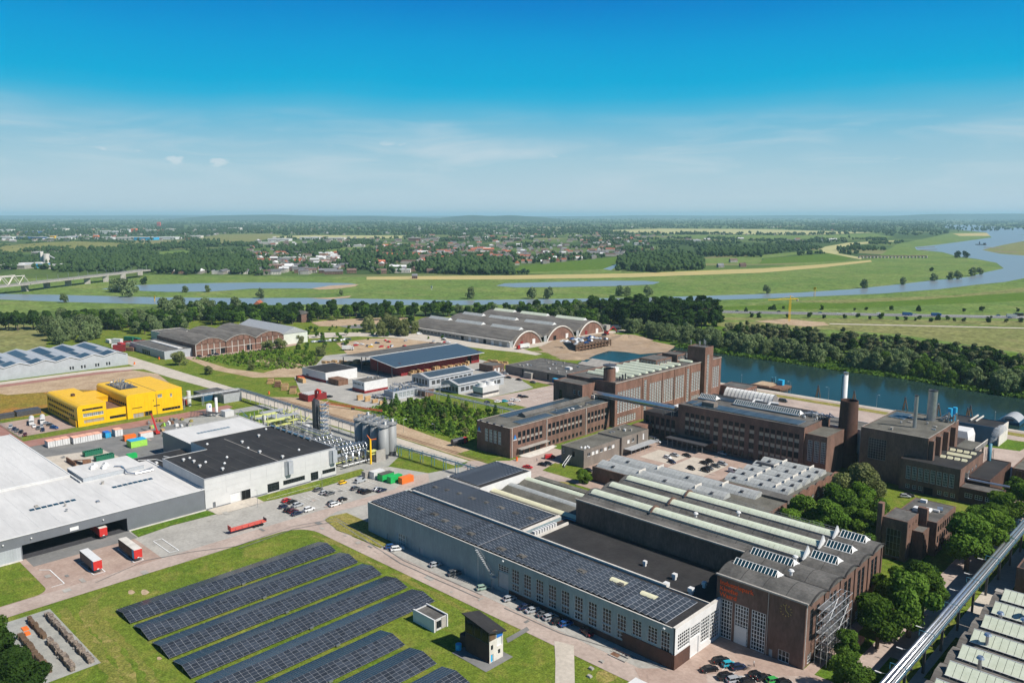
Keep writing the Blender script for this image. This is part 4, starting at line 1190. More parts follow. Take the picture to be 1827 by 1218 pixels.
for y in (277.3,307.2,253.4): part(LB,'drainpipe','concrete_pale',lambda b: b.box(-244.95,-244.65,y,y+.25,.1,14.0))
for nm,fc,u,z,fx in (('emblem','E',254.6,8.7,-244.9),('emblem','S',-266.3,9.6,252.4)):
    b = MB()
    for k in range(2):
        T = [(0+k*.62,0),(1.3-k*.0+.1,0),(.95,2.0-k*.9)] if k else [(0,0),(1.9,0),(.95,2.1)]
        P3 = [((fx+.05+.04*k,u+a,z+c_) if fc == 'E' else (u+a,fx-.05-.04*k,z+c_)) for a,c_ in T]
        b.face(P3,k)
    o = b.build(nm,['sign_blue','cyan_paint'],LB)
    part(o,'emblem_bar','white_paint',(lambda b: b.box(fx,fx+.08,u-.3,u+2.4,z-.65,z-.3)) if fc == 'E' else (lambda b: b.box(u-.3,u+2.4,fx-.08,fx,z-.65,z-.3)))
part(LB,'ridge_monitor','bitumen',lambda b: b.gable(-258.6,-253.6,272,322,15.0,1.2,'y').box(-258.4,-253.8,272.1,321.9,13.9,15.0))
panel_rows(LB,-252.6,-246.6,262,286,14.15,1.75,1.7,m='solar_blue',tilt=.12)
panel_rows(LB,-252.6,-246.6,288,310,14.15,1.75,1.7,m='solar_blue',tilt=.12)
panel_rows(LB,-252.6,-246.6,316,326,14.15,1.75,1.7,m='solar_blue',tilt=.12)
panel_rows(LB,-266,-260,266,320,14.15,2.0,1.8,m='solar_blue',tilt=.12)
for y in (254.4,):
    for x in (-264.5,-260,-255.5,-250.5): part(LB,'scupper','steel_dark',lambda b: b.bc(x,252.9,14.2,1.1,.9,.5))
roof_clutter(LB,-252,-247,286,315,14.0,5,5)
# ================================================================ solar field
def solar_array(X0,X1,Y0,Y1,label):
    """East-west table: a ridge along Y, five module rows on the near slope, five on the far one."""
    root = thing('solar_array',label,'solar array',((X0+X1)/2,(Y0+Y1)/2,0),group='solar arrays in the field')
    xm = X0+(X1-X0)*.5; zr,ze = 1.75,.6
    n = int(round((Y1-Y0)/1.68)); st = (Y1-Y0)/n
    # carrying frame: pale rails under the joints, posts
    f = MB()
    f.face([(X0,Y0,ze-.06),(xm,Y0,zr-.06),(xm,Y1,zr-.06),(X0,Y1,ze-.06)][::-1]).face([(xm,Y0,zr-.06),(X1,Y0,ze-.06),(X1,Y1,ze-.06),(xm,Y1,zr-.06)][::-1])
    f.face([(X0,Y0,ze-.045),(xm,Y0,zr-.045),(xm,Y1,zr-.045),(X0,Y1,ze-.045)]).face([(xm,Y0,zr-.045),(X1,Y0,ze-.045),(X1,Y1,ze-.045),(xm,Y1,zr-.045)])
    f.build('support_frame','solar_frame',root)
    p = MB()
    for i in range(0,n+1,4):
        y = min(Y0+i*st+.2,Y1-.2)
        for x,z in ((X0+.6,.9),(xm,zr-.1),(X1-.6,.9)): p.box(x-.06,x+.06,y-.06,y+.06,0,z)
    p.build('support_posts','steel',root)
    near = MB(); rows = 5
    dx,dz = (X1-xm)/rows,(ze-zr)/rows
    g_ = .045
    me = MB().face([(g_,g_,dz*g_/dx),(dx-g_,g_,dz*(1-g_/dx)),(dx-g_,st-g_,dz*(1-g_/dx)),(g_,st-g_,dz*g_/dx)])
    for q,w_ in (((g_,g_),(dx-g_,g_)),((dx-g_,g_),(dx-g_,st-g_))):
        me.face([(q[0],q[1],dz*q[0]/dx-.04),(w_[0],w_[1],dz*w_[0]/dx-.04),(w_[0],w_[1],dz*w_[0]/dx),(q[0],q[1],dz*q[0]/dx)])
    md = me.mesh('solar_module','solar')
    left = MB(); count = 0
    for i in range(n):
        for j in range(rows):
            x,y,z = xm+j*dx,Y0+i*st,zr+j*dz
            if count < 300:
                new('solar_module',md,root,(x,y,z)); count += 1
    fdx,fdz = (X0-xm)/5,(ze-zr)/5
    for i in range(n):
        for j in range(5):
            a,c_ = xm+j*fdx-g_,xm+(j+1)*fdx+g_
            za,zc = zr+(j*fdx-g_)*fdz/fdx,zr+((j+1)*fdx+g_)*fdz/fdx
            left.face([(a,Y0+i*st+g_,za),(a,Y0+(i+1)*st-g_,za),(c_,Y0+(i+1)*st-g_,zc),(c_,Y0+i*st+g_,zc)])
    o = left.build('far_slope_modules','solar',root); o['kind'] = 'stuff'
    b = MB().bc(X1+.1,Y0+(Y1-Y0)*.5,.25,.35,1.1,.5).bc(X1+.1,Y0+(Y1-Y0)*.5,0,.15,.15,.3)
    b.build('inverter_box','steel',root)


ORD = ['first solar array row, beside the access road','second solar array row from the access road','third solar array row from the access road','fourth solar array row from the access road',
       'fifth solar array row, ending short of the white cabin','sixth solar array row, ending at the dark house grass','seventh solar array row from the access road','eighth solar array row, cut by the lower picture edge']
for i in range(8):
    x0 = -225.6+12.5*i
    solar_array(x0,x0+10.6,73.2,139.0 if i < 5 else 118.2,ORD[i])

# ================================================================ white cabin and tall dark house on the grass
CB = thing('white_cabin','small white cube cabin with dark flat roof on the grass','cabin',(-157,130.3,0))
block(CB,-161,-152.6,128,132.6,0,3.3,'clad_white',E=[(128.9,.5,1.7,2.2,2,1,'dark')],roof='bitumen',parapet=.3,th=.2)
part(CB,'side_wall','white_paint',lambda b: b.box(-161.2,-152.3,127.85,128.25,0,3.6).box(-161.2,-152.3,132.4,132.75,0,3.6))
part(CB,'end_cladding','concrete',lambda b: b.box(-152.55,-152.5,128.3,128.85,.1,3.2).box(-152.55,-152.5,130.65,132.3,.1,3.2))
HS = thing('test_house','tall narrow dark-brick house with sloping roof and blue door','house',(-135,130,0))
b = MB()
X0,X1,Y0,Y1 = -139.7,-131,127.6,132.4
b.face([(X0,Y0,0),(X1,Y0,0),(X1,Y0,5.2),(X0,Y0,5.2)]).face([(X0,Y1,0),(X0,Y0,0),(X0,Y0,8),(X0,Y1,8)]).face([(X1,Y1,0),(X0,Y1,0),(X0,Y1,8),(X1,Y1,6)])
b.build('wall','brick_dark',HS)
part(HS,'upper_glazing','glass',lambda b: b.face([(X0,Y0-.08,5.3),(X1,Y0-.08,5.3),(X1,Y0-.08,8.6),(X0,Y0-.08,10)]).face([(X0,Y0+.1,5.2),(X1,Y0+.1,5.2),(X1,Y0+.1,8.6),(X0,Y0+.1,10)]))
part(HS,'glazing_bar','frame_dark',lambda b: [b.box(x,x+.12,Y0-.16,Y0-.02,5.2,8.8+(X1-x)*.14) for x in (X0,X0+2.9,X0+5.8,X1-.12)]+[b.box(X0,X1,Y0-.16,Y0-.02,5.2,5.4)])
e = [(128.1,0.05,.9,2.2,1,1,'door_blue'),(128.1,3.4,.8,1.3,1,1,'dark'),(130.6,1.5,.8,1.2,1,1,'dark'),(130.2,3.6,1.9,2.6,1,1,'whiteblock')]
fb_ = MB(); facade(fb_,'E',X1,Y0,Y1,0,6,e); fb_.build('front_wall','concrete_pale',HS)
for o in e: opening(HS,'E',*o[:7],X1)
part(HS,'blue_banner','sign_blue',lambda b: b.box(X1,X1+.06,130.2,132.1,6.0,6.9))
part(HS,'balcony_timber','timber_dark',lambda b: b.box(X1-.1,X1+.05,Y0,Y0+2.2,6.0,8.4))
part(HS,'upper_cladding','clad_bluegrey',lambda b: b.face([(X1+.02,Y0+2.2,6.0),(X1+.02,Y1,6.0),(X1+.02,Y1,7.3),(X1+.02,Y0+2.2,8.2)]))
part(HS,'roof','bitumen_black',lambda b: b.prism([(X0-.7,Y0-.6),(X1+.7,Y0-.6),(X1+.7,Y1+.6),(X0-.7,Y1+.6)],0,0) if False else b.face([(X0-.7,Y0-.6,10.4),(X1+.7,Y0-.6,8.7),(X1+.7,Y1+.6,7.2),(X0-.7,Y1+.6,8.9)]).face([(X0-.7,Y1+.6,8.65),(X1+.7,Y1+.6,6.95),(X1+.7,Y0-.6,8.45),(X0-.7,Y0-.6,10.15)]).face([(X0-.7,Y0-.6,10.15),(X1+.7,Y0-.6,8.45),(X1+.7,Y0-.6,8.7),(X0-.7,Y0-.6,10.4)]).face([(X1+.7,Y0-.6,8.45),(X1+.7,Y1+.6,6.95),(X1+.7,Y1+.6,7.2),(X1+.7,Y0-.6,8.7)]))
part(HS,'rear_steps','steel_dark',lambda b: [b.bc(-141-.0*i,129+i*.35,.2+i*.35,1.2,.4,.1) for i in range(8)])
part(HS,'rear_wall_wing','brick_dark',lambda b: b.box(-143,-139.8,128.6,131.5,0,3.2))
part(HS,'water_butt','cyan_paint',lambda b: b.cyl(-141.5,126.8,0,1.6,.8,n=12))

# pit, hatches and white canopy on the grass by the entrance
PT = thing('inspection_pit','sunken concrete pit with rusty railing in the grass','pit',gp(1104,1172)+(0,))
px_,py_ = gp(1104,1172)
part(PT,'pit_rim','concrete',lambda b: b.box(px_-2.6,px_+2.6,py_-1.1,py_-.8,.02,.35).box(px_-2.6,px_+2.6,py_+.8,py_+1.1,.02,.35).box(px_-2.6,px_-2.3,py_-.8,py_+.8,.02,.35).box(px_+2.3,px_+2.6,py_-.8,py_+.8,.02,.35))
part(PT,'pit_floor','dark_void',lambda b: b.face([(px_,py_-.8,.05),(px_+2.3,py_-.8,.05),(px_+2.3,py_+.8,.05),(px_,py_+.8,.05)]))
part(PT,'cover_plate','rust',lambda b: b.box(px_-2.3,px_,py_-.8,py_+.8,.2,.3))
part(PT,'railing','rust',lambda b: [b.tube((px_-2.6+i*1,py_+1.0,.3),(px_-2.6+i*1,py_+1.0,1.1),.05,4) for i in range(6)]+[b.tube((px_-2.6,py_+1.0,1.1),(px_+2.6,py_+1.0,1.1),.05,4)])
for i,(u,v) in enumerate([(1074,1181),(1055,1193),(1052,1207)]):
    x,y = gp(u,v)
    tag(MB().bc(x,y,.02,1.1,.9,.35).bc(x-.1,y,.37,.9,.8,.12).build('manhole_hatch','concrete'),['raised concrete hatch in the grass nearest the pit','raised concrete hatch in the grass, middle of three','raised concrete hatch in the grass, lowest of three'][i],'hatch','hatches in the grass')
x,y = gp(1145,1216,2.6)
SHP = thing('white_canopy','flat white canopy roof cut by the lower picture edge','canopy',(x,y,0))
part(SHP,'canopy_roof','white_paint',lambda b: b.box(x-2,x+8,y-3.2,y+.4,2.5,2.8))
for dx,dy in ((-1.7,-2.9),(-1.7,.1),(7.7,-2.9),(7.7,.1)): part(SHP,'post','steel',lambda b: b.tube((x+dx,y+dy,0),(x+dx,y+dy,2.5),.08,5))

# ---------------------------------------------------------------- storage pad with stacked blocks (lower left)
rndw = random.Random(4)
for i,(x0,x1,y,lab,m_) in enumerate([(-237,-203,59.0,'long row of dark stacked blocks along the grass side of the gravel pad','rubble'),(-237,-224,54.6,'short row of dark stacked blocks in the gravel pad, road end','timber_dark'),
                                    (-221,-202.5,54.8,'long heap of broken brown blocks in the middle of the pad','rubble'),(-229,-206,50.4,'row of brown blocks beside the tree on the gravel pad','timber_dark')]):
    st = thing('block_row',lab,'blocks',((x0+x1)/2,y,0),group='rows of blocks on the gravel pad')
    x = x0
    while x < x1:
        w_ = rndw.uniform(.9,1.7)
        MB().bc(x+w_/2,y+rndw.uniform(-.15,.15),.1,w_-.06,rndw.uniform(.9,1.4),rndw.uniform(.9,1.6)).build('block',m_,st)
        if rndw.random() < .5: MB().bc(x+w_/2,y+rndw.uniform(-.7,.7),.1,.6,.5,rndw.uniform(.3,.7)).build('block','rubble' if m_ != 'rubble' else 'concrete',st)
        x += w_
tag(MB().bc(-233,52.6,.1,2.4,1.4,.25).bc(-229.5,52.2,.1,1.6,1.2,.5).build('pallet_load','orange_paint'),'small orange sheeted load on the gravel pad','pallet')

# ================================================================ grey warehouse with the loading dock
GW = thing('grey_warehouse','wide dark grey warehouse with white roof and open loading dock','building',(-320,90,0))
dk = (65.2,.05,32.6,5.0)
b = MB()
facade(b,'E',-282.5,10,126,0,8.3,[dk],depth=.4); facade(b,'S',10,-420,-282.5,0,8.3,[]); facade(b,'N',126,-324,-282.5,0,8.3,[]); facade(b,'W',-420,10,96,0,8.3,[]); facade(b,'N',96.5,-420,-324,0,8.3,[])
b.build('wall','clad_grey',GW)
part(GW,'dock_interior','steel_dark',lambda b: b.face([(-296,65,.06),(-282.6,65,.06),(-282.6,98,.06),(-296,98,.06)]).face([(-296,98,0),(-296,65,0),(-296,65,5.4),(-296,98,5.4)][::-1]).face([(-296,65.1,0),(-282.6,65.1,0),(-282.6,65.1,5.2),(-296,65.1,5.2)][::-1]).face([(-296,97.9,0),(-282.6,97.9,0),(-282.6,97.9,5.2),(-296,97.9,5.2)]))
part(GW,'roof','white_roof',lambda b: b.face([(-335.2,10,8.15),(-282.7,10,8.15),(-282.7,125.8,8.15),(-335.2,125.8,8.15)]))
part(GW,'rear_roof','white_roof',lambda b: b.face([(-420,10,8.75),(-335.2,10,8.75),(-335.2,96.2,8.75),(-393,96.2,8.75),(-420,96.2,8.75)]).face([(-335.2,10,8.15),(-335.2,96.2,8.15),(-335.2,96.2,8.75),(-335.2,10,8.75)]))
part(GW,'roof_trim','white_paint',lambda b: b.box(-282.8,-282.3,10,126.2,8.2,8.45).box(-335.5,-282.8,125.6,126.1,8.2,8.5).box(-335.6,-335.1,10,96.4,8.7,8.95).box(-420,-324,96.2,96.7,8.6,8.95))
part(GW,'plant_room','clad_lightgrey',lambda b: b.box(-342.8,-324.5,97.5,120.5,0,9.8))
part(GW,'plant_room_roof','white_roof',lambda b: b.face([(-342.9,97.4,9.83),(-324.4,97.4,9.83),(-324.4,120.6,9.83),(-342.9,120.6,9.83)]))
for i,(x,y) in enumerate([(-334,104),(-331.5,107.5),(-335,109.5),(-337,106)]): part(GW,'roof_unit','white_paint',lambda b: b.bc(x,y,9.8,2.2,1.7,.9).bc(x,y,10.7,1.4,1.0,.5))
part(GW,'roof_duct','steel_bright',lambda b: b.path([(-330,111,10.2),(-328,113,10.2),(-326,113,10.2),(-322,113,8.9),(-319,115,8.7),(-319,122,8.7)],.3,6).path([(-319.5,116,8.8),(-322,123,8.8)],.25,6))
for x0,y0 in ((-307,74),(-311,103)):
    for i in range(8): part(GW,'roof_light','glass_blue',lambda b: b.box(x0+.2,x0+2.0,y0+i*1.9,y0+i*1.9+1.5,8.12,8.32))
part(GW,'dock_sign','frame_white',lambda b: b.box(-282.5,-282.36,79.5,82.2,5.6,6.8))
for y in (68,90,60): part(GW,'wall_lamp','lamp_glass',lambda b: b.bc(-282.2,y,6.6,.4,.4,.3))
part(GW,'side_wall','clad_lightgrey',lambda b: b.box(-282.45,-282.3,20,64.8,.1,4.6))
part(GW,'plinth','concrete_pale',lambda b: b.box(-282.45,-282.1,98.2,126,.05,.5)); part(GW,'plinth','concrete_pale',lambda b: b.box(-282.4,-282.0,20,65,.05,.45))
for k in range(18): part(GW,'membrane_seam','clad_white',lambda b: b.box(-334.8,-283,14+k*6.4,14.12+k*6.4,8.15,8.18))
for k in range(13): part(GW,'membrane_seam','clad_white',lambda b: b.box(-419,-336,14+k*6.4,14.12+k*6.4,8.75,8.78))
roof_clutter(GW,-330,-286,20,122,8.15,16,61,('steel','concrete'))

# ================================================================ white hall with the black roof
WH = thing('black_roof_hall','white panelled hall with large flat black roof','building',(-308,155,0))
we = [(140.5,.05,4.0,3.9,2,1,'void'),(136.2,.05,4.6,3.9,1,5,'door_white'),(151.8,.3,5.2,3.6,3,3,'dark'),(129,.05,1.1,2.4,1,1,'door_dark'),(158.8,1.7,10.0,1.9,10,1,'dark'),(171.6,.3,3.6,3.6,3,3,'dark'),(177.2,1.9,6.4,1.7,6,1,'dark')]
b = MB()
facade(b,'E',-282.5,126.2,184,0,12.2,we); facade(b,'S',126.2,-319.8,-282.5,0,12.2,[]); facade(b,'N',184,-335.5,-282.5,0,12.2,[]); facade(b,'W',-335.5,145,184,0,12.2,[]); facade(b,'W',-319.8,126.2,145,0,12.2,[]); facade(b,'S',145,-335.5,-319.8,0,12.2,[])
b.build('wall','clad_white',WH)
for o in we: opening(WH,'E',*o[:7],-282.5)
# panel bays of the long white front, each a sheet standing proud of the joints
edges = [126.3,134.6,144.8,152.2-.6,158.2,169.2,176.6,183.9]
for a,c_ in zip(edges,edges[1:]):
    for k in range(4):
        zz0,zz1 = (4.7,12.15) if k == 3 else (0,0)
    ops = [o for o in we if a-.01 <= o[0] and o[0]+o[2] <= c_+.01]
    for zz0,zz1 in ((5.0,7.35),(7.4,9.75),(9.8,12.15)):
        MB().box(-282.5,-282.44,a+.05,c_-.05,zz0,zz1).build('wall_panel','clad_white',WH)
for a,c_ in ((126.4,128.8),(130.3,136),(144.7,151.6),(157.2,171.4),(175.4,183.9)): part(WH,'plinth','clad_grey',lambda b: b.box(-282.48,-282.36,a,c_,.02,.55))
for k in range(9): part(WH,'roof_joint','bitumen',lambda b: b.box(-319,-283,129+k*6,129.1+k*6,12,12.03))
part(WH,'south_panel','clad_lightgrey',lambda b: [b.box(-319.6+i*4.1+.05,-319.6+(i+1)*4.1-.05,126.08,126.2,8.6,12.0) for i in range(9)])
part(WH,'roof','bitumen_black',lambda b: b.face([(-335.3,145.2,12),(-319.6,145.2,12),(-319.6,126.4,12),(-282.7,126.4,12),(-282.7,183.8,12),(-335.3,183.8,12)]))
part(WH,'roof_trim','steel_paint_grey',lambda b: b.box(-282.75,-282.35,126.1,184.1,11.95,12.3).box(-319.9,-282.8,126.1,126.45,11.95,12.3).box(-335.6,-282.8,183.7,184.1,11.95,12.3))
for y in (160.6,181.6): part(WH,'duct_fin','clad_lightgrey',lambda b: b.box(-282.35,-280.6,y,y+2.0,6.2,11.6).face([(-282.3,y-1.0,5.4),(-281.2,y-.05,6.1),(-281.2,y-.05,11.6),(-282.3,y-1.0,11.6)]))
part(WH,'roof_seam','concrete',lambda b: b.box(-330,-283,157.5,157.8,12.02,12.06))
for i,(x,y) in enumerate([(-326,148),(-318,160),(-308,157.5),(-299,158),(-312,134),(-306,133),(-302,136),(-298.5,132),(-295,140.5),(-288.5,136.5),(-302,145),(-286,161),(-290,171),(-322,170),(-330,178),(-311,131)]):
    part(WH,'roof_vent','white_paint',lambda b: b.cyl(x,y,12,12.5,.35,n=8).bc(x,y,12.5,1.0,1.0,.55) if i % 2 else b.cyl(x,y,12,12.4,.3,n=8).cyl(x,y,12.4,12.9,.6,.3,n=10))
for i in range(7): part(WH,'roof_pipe','steel_bright',lambda b: b.tube((-300-i*5,183,12.5),(-303.8-i*5,183,12.5),.45,8).cyl(-300-i*5,182.6,12,13.3,.5,n=8))
# low dark annex and white-roofed rear part
block(WH,-345,-319.9,120.9,144.9,0,7.2,'clad_grey',S=[(-342+i*3,3.2,2,2.4,2,2,'white') for i in range(5)],roof='bitumen_black',parapet=.1,wname='annex_wall',rname='annex_roof')
part(WH,'annex_pipe','white_paint',lambda b: b.path([(-340,124,7.5),(-336,130,7.5),(-328,131,7.6),(-321,133,8.6)],.2,6).path([(-338,134,7.5),(-324,139,7.6)],.2,6).bc(-331,128,7.2,1.4,1,.8))
block(WH,-366,-335.6,145.2,184,0,11.0,'clad_grey',roof='white_roof',parapet=.15,wname='rear_wall',rname='white_roof',coping='white_paint')
for i in range(10): part(WH,'roof_light','glass_pale',lambda b: b.box(-352,-350,155+i*1.6,156.2+i*1.6,10.86,11.0))

# ================================================================ yellow office building
YB = thing('yellow_office','bright yellow office with rounded roof edges and rows of windows','building',(-467,160,0))


def rounded(root,X0,X1,Y0,Y1,h,r,nm,ops=(),Sops=(),m='yellow_panel'):
    b = MB()
    facade(b,'E',X1,Y0,Y1,0,h-r,ops); facade(b,'S',Y0+.0,X0,X1,0,h-r,Sops); facade(b,'N',Y1,X0,X1,0,h-r,[]); facade(b,'W',X0,Y0,Y1,0,h-r,[])
    n = 7
    prof = [(r-r*math.cos(R(90*i/n)),h-r+r*math.sin(R(90*i/n))) for i in range(n+1)]
    for (d0,z0),(d1,z1) in zip(prof,prof[1:]):  # rounded over the long edge that faces the car park
        b.face([(X0,Y0+d0,z0),(X1,Y0+d0,z0),(X1,Y0+d1,z1),(X0,Y0+d1,z1)])
    b.face([(X1,Y0,h-r),(X1,Y1,h-r),(X1,Y1,h)]+[(X1,Y0+d,z) for d,z in reversed(prof)])
    b.face([(X0,Y1,h-r),(X0,Y0,h-r)]+[(X0,Y0+d,z) for d,z in prof]+[(X0,Y1,h)])
    b.face([(X1,Y1,h-r),(X0,Y1,h-r),(X0,Y1,h),(X1,Y1,h)])
    b.face([(X0,Y0+r,h),(X1,Y0+r,h),(X1,Y1,h),(X0,Y1,h)])
    b.build(nm,m,root)


ye = [(136.5,8.2,10.2,1.5,10,1,'dark'),(136.7,4.9,10.2,1.9,10,1,'pale'),(136.9,1.6,10.0,1.7,10,1,'spandrel')]
ys = []
for z in (1.2,4.2,7.2): ys += [(-494+i*3.1,z,2.5,1.5,3,1,'dark') for i in range(14)]
rounded(YB,-496,-446,134,148.4,11.3,2.0,'west_wing',ye,ys)
for o in ye: opening(YB,'E',*o[:7],-446)
for o in ys: opening(YB,'S',*o[:7],134)
ye2 = [(161.6,.1,5.6,2.4,1,1,'spandrel_grey'),(167.5,.1,4.4,2.6,4,1,'dark'),(161.2,5.2,5.4,.5,1,1,'dark'),(172.8,4.6,3.4,.7,3,1,'dark'),(175.2,9.2,2.6,2.0,1,1,'pale'),(182.2,8.6,1.2,2.0,1,1,'pale'),(177.4,1.2,10.2,1.5,7,1,'dark'),(172.6,7.6,.4,1.0,1,1,'dark')]
ys2 = []
for z in (4.2,7.2): ys2 += [(-478+i*3.0,z,2.4,1.4,3,1,'dark') for i in range(11)]
rounded(YB,-490,-444.8,158.6,189,13.2,1.6,'east_wing',ye2,ys2)
for o in ye2: opening(YB,'E',*o[:7],-444.8)
for o in ys2: opening(YB,'S',*o[:7],158.6)
ym = [(149.8,1.6,9.2,1.5,7,1,'dark')]
block(YB,-470,-446,148.41,158.59,0,7.2,'yellow_panel',E=[(149.8,1.6,8.4,1.5,7,1,'dark')],roof='rust',parapet=.9,wname='link_wall',rname='terrace')
block(YB,-490,-470.01,148.41,158.59,0,9.4,'yellow_deep',roof='yellow_panel',parapet=.1,wname='link_bridge',rname='link_roof')
part(YB,'roof_gap','steel_dark',lambda b: b.box(-444.9,-444.7,174.3,174.6,0,11.6).box(-490,-444.8,174.3,174.6,13.15,13.28))
for k in range(17): part(YB,'panel_joint','yellow_deep',lambda b: b.box(-446.02,-445.97,134.6+k*.85,134.68+k*.85,.1,9.2) if k % 4 == 0 else b.box(-444.82,-444.77,159+k*1.8,159.08+k*1.8,.1,11.5))
for k in range(8): part(YB,'roof_joint','yellow_deep',lambda b: b.box(-495+k*6.2,-494.9+k*6.2,136,148.3,11.3,11.34)); part(YB,'roof_joint','yellow_deep',lambda b: b.box(-489+k*6,-488.9+k*6,172,188.9,13.2,13.24))
part(YB,'chimney','brick_dark',lambda b: b.bc(-474,141,11.2,2.2,1.6,1.3))
part(YB,'seam','yellow_deep',lambda b: b.box(-496,-446,136,136.1,11.28,11.36))
rr = random.Random(9)
part(YB,'roof_well','steel_dark',lambda b: b.box(-484,-462,161.5,171.5,13.16,13.4))
for i in range(46):
    x,y = rr.uniform(-483,-463),rr.uniform(162,171)
    part(YB,'exhaust_pipe','steel_bright',lambda b: b.tube((x,y,13.3),(x,y,14.6+rr.random()*1.4),.22,6).tube((x,y,14.6),(x+rr.uniform(-1.6,1.6),y+rr.uniform(-1,1),14.3),.22,6))
part(YB,'ramp_screen','yellow_deep',lambda b: b.box(-458,-447,133.2,133.6,0,3.4))
tag(MB().box(-500,-494,118,130,0,2.8).build('bike_shelter','steel_dark'),'dark flat shelter at the head of the car park by the yellow office','shelter')
tag(MB().gable(-498,-494,108,117,2.2,.8,'y').box(-497.8,-494.2,108.1,116.9,0,2.2).build('tank_shed','steel_dark'),'low dark shed at the far end of the yellow office car park','shed')
FN = thing('yard_fence','thin grey mesh fence round the yellow office car park','fence',(-447,106.6,0))
for i in range(16): part(FN,'fence_post','steel',lambda b: b.tube((-486+i*3,106.5,0),(-486+i*3,106.5,2),.06,4))
part(FN,'rail','steel',lambda b: [b.tube((-486,106.5,z),(-441,106.5,z),.04,4) for z in (.4,1.2,2.0)])

# ================================================================ grey hall with wavy solar roof, far left
LS = thing('wavy_solar_hall','long grey hall with zigzag roof of blue solar panels at picture left','building',(-655,160,0))
we = [(172+i*0,1.6,1.0,1.7,1,2,'dark') for i in range(0)]+[(y,1.6,1.1,2.2,1,2,'dark') for y in (181.5,183.2,189,191,198.5,200.2,206,207.8)]
b = MB(); facade(b,'E',-612,60,221.5,0,8.4,we)
facade(b,'S',60,-680,-612,0,8.4,[]); facade(b,'N',221.5,-680,-612,0,8.4,[])
V = [61.6+15.9*i for i in range(-0,11)]
for a,c_ in zip(V,V[1:]):
    pk = a+9.4
    b.face([(-612,a,8.4),(-612,c_,8.4),(-612,pk,10.6)]); 
b.build('wall','clad_lightgrey',LS)
for o in we: opening(LS,'E',*o[:7],-612)
for a,c_ in zip(V,V[1:]):
    pk = a+9.4
    part(LS,'roof_fold','clad_lightgrey',lambda b: b.face([(-680,a,8.45),(-611.6,a,8.45),(-611.6,pk,10.7),(-680,pk,10.7)]).face([(-680,pk,10.7),(-611.6,pk,10.7),(-611.6,c_,8.45),(-680,c_,8.45)]))
    for (x0,x1,t0,t1) in ((-676,-645,.18,.82),(-644,-628,.18,.55),(-626.5,-614,.12,.86)):
        q = lambda t: (a+(pk-a)*t,8.45+2.25*t+.12)
        (y0,z0),(y1,z1) = q(t0),q(t1)
        part(LS,'solar_panel_field','solar_blue',lambda b: b.face([(x0,y0,z0),(x1,y0,z0),(x1,y1,z1),(x0,y1,z1)]))
part(LS,'roof_edge','white_paint',lambda b: [b.beam((-611.5,a,8.5),(-611.5,a+9.4,10.75),.3,.3).beam((-611.5,a+9.4,10.75),(-611.5,c_,8.5),.3,.3) for a,c_ in zip(V,V[1:])])
# ================================================================ left brick halls under barrel roofs
BH = thing('brick_barrel_halls','three joined brick halls with dark barrel roofs beyond the yellow office','building',(-650,312,0))
arcs = [(271,296),(296,322),(322,348)]
eo = []
b = MB(); facade(b,'E',-607,271,348,0,9.5,[(283.5,.1,4,4.4,2,2,'white'),(291.2,.1,4,4.4,2,2,'void'),(314,.1,4.6,5,2,2,'dark'),(335.5,.1,4.6,5,2,2,'dark')])
for o in [(283.5,.1,4,4.4,2,2,'white'),(291.2,.1,4,4.4,2,2,'void'),(314,.1,4.6,5,2,2,'dark'),(335.5,.1,4.6,5,2,2,'dark')]: opening(BH,'E',*o,-607)
facade(b,'S',271,-680,-607,0,9.5,[]); facade(b,'N',348,-680,-607,0,9.5,[])
b.build('wall','brick_red',BH)
for a,c_ in arcs:
    part(BH,'barrel_roof',['asbestos','brick_red'],lambda b: b.vault(-680,-606.6,a,c_,9.5,4.4,'x',14,0,1))
    part(BH,'arch_trim','concrete',lambda b: [b.beam((-606.4,a+(c_-a)*i/14,9.5+4.4*(1-(2*i/14-1) ** 2)),(-606.4,a+(c_-a)*(i+1)/14,9.5+4.4*(1-(2*(i+1)/14-1) ** 2)),.35,.35) for i in range(14)])
    for k in range(6): part(BH,'concrete_pier','concrete_pale',lambda b: b.box(-606.95,-606.6,a+(c_-a)*k/5-.2,a+(c_-a)*k/5+.2,0,9.5+4.3*(1-(2*k/5-1) ** 2)))
for z in (4.8,9.6): part(BH,'concrete_band','concrete_pale',lambda b: b.box(-606.9,-606.66,271,348,z,z+.35))
GB = thing('pale_gable_hall','pale metal hall with a gable end beside the brick barrel halls','building',(-645,360,0))
part(GB,'wall','clad_pale',lambda b: b.face([(-610,348.4,0),(-610,373,0),(-610,373,9.5),(-610,360.7,14.5),(-610,348.4,9.5)]).box(-690,-610.05,348.4,373,0,9.5))
part(GB,'roof','steel_paint_grey',lambda b: b.gable(-690,-609.6,348,373.4,9.5,5.1,'x'))
part(GB,'door','white_paint',lambda b: b.box(-610,-609.9,366,369,.1,3.4))
LG = thing('low_grey_shed','low pale grey shed with dark roof against the brick barrel halls','building',(-645,258,0))
block(LG,-680,-613,249,270.8,0,6.4,'clad_lightgrey',S=[(-656+i*4,.2,3.2,3.4,3,2,'dark') for i in range(4)],roof='bitumen',parapet=.1,coping='white_paint')
part(LG,'skylight_strip','white_roof',lambda b: b.box(-672,-618,262,265.5,6.25,6.9))
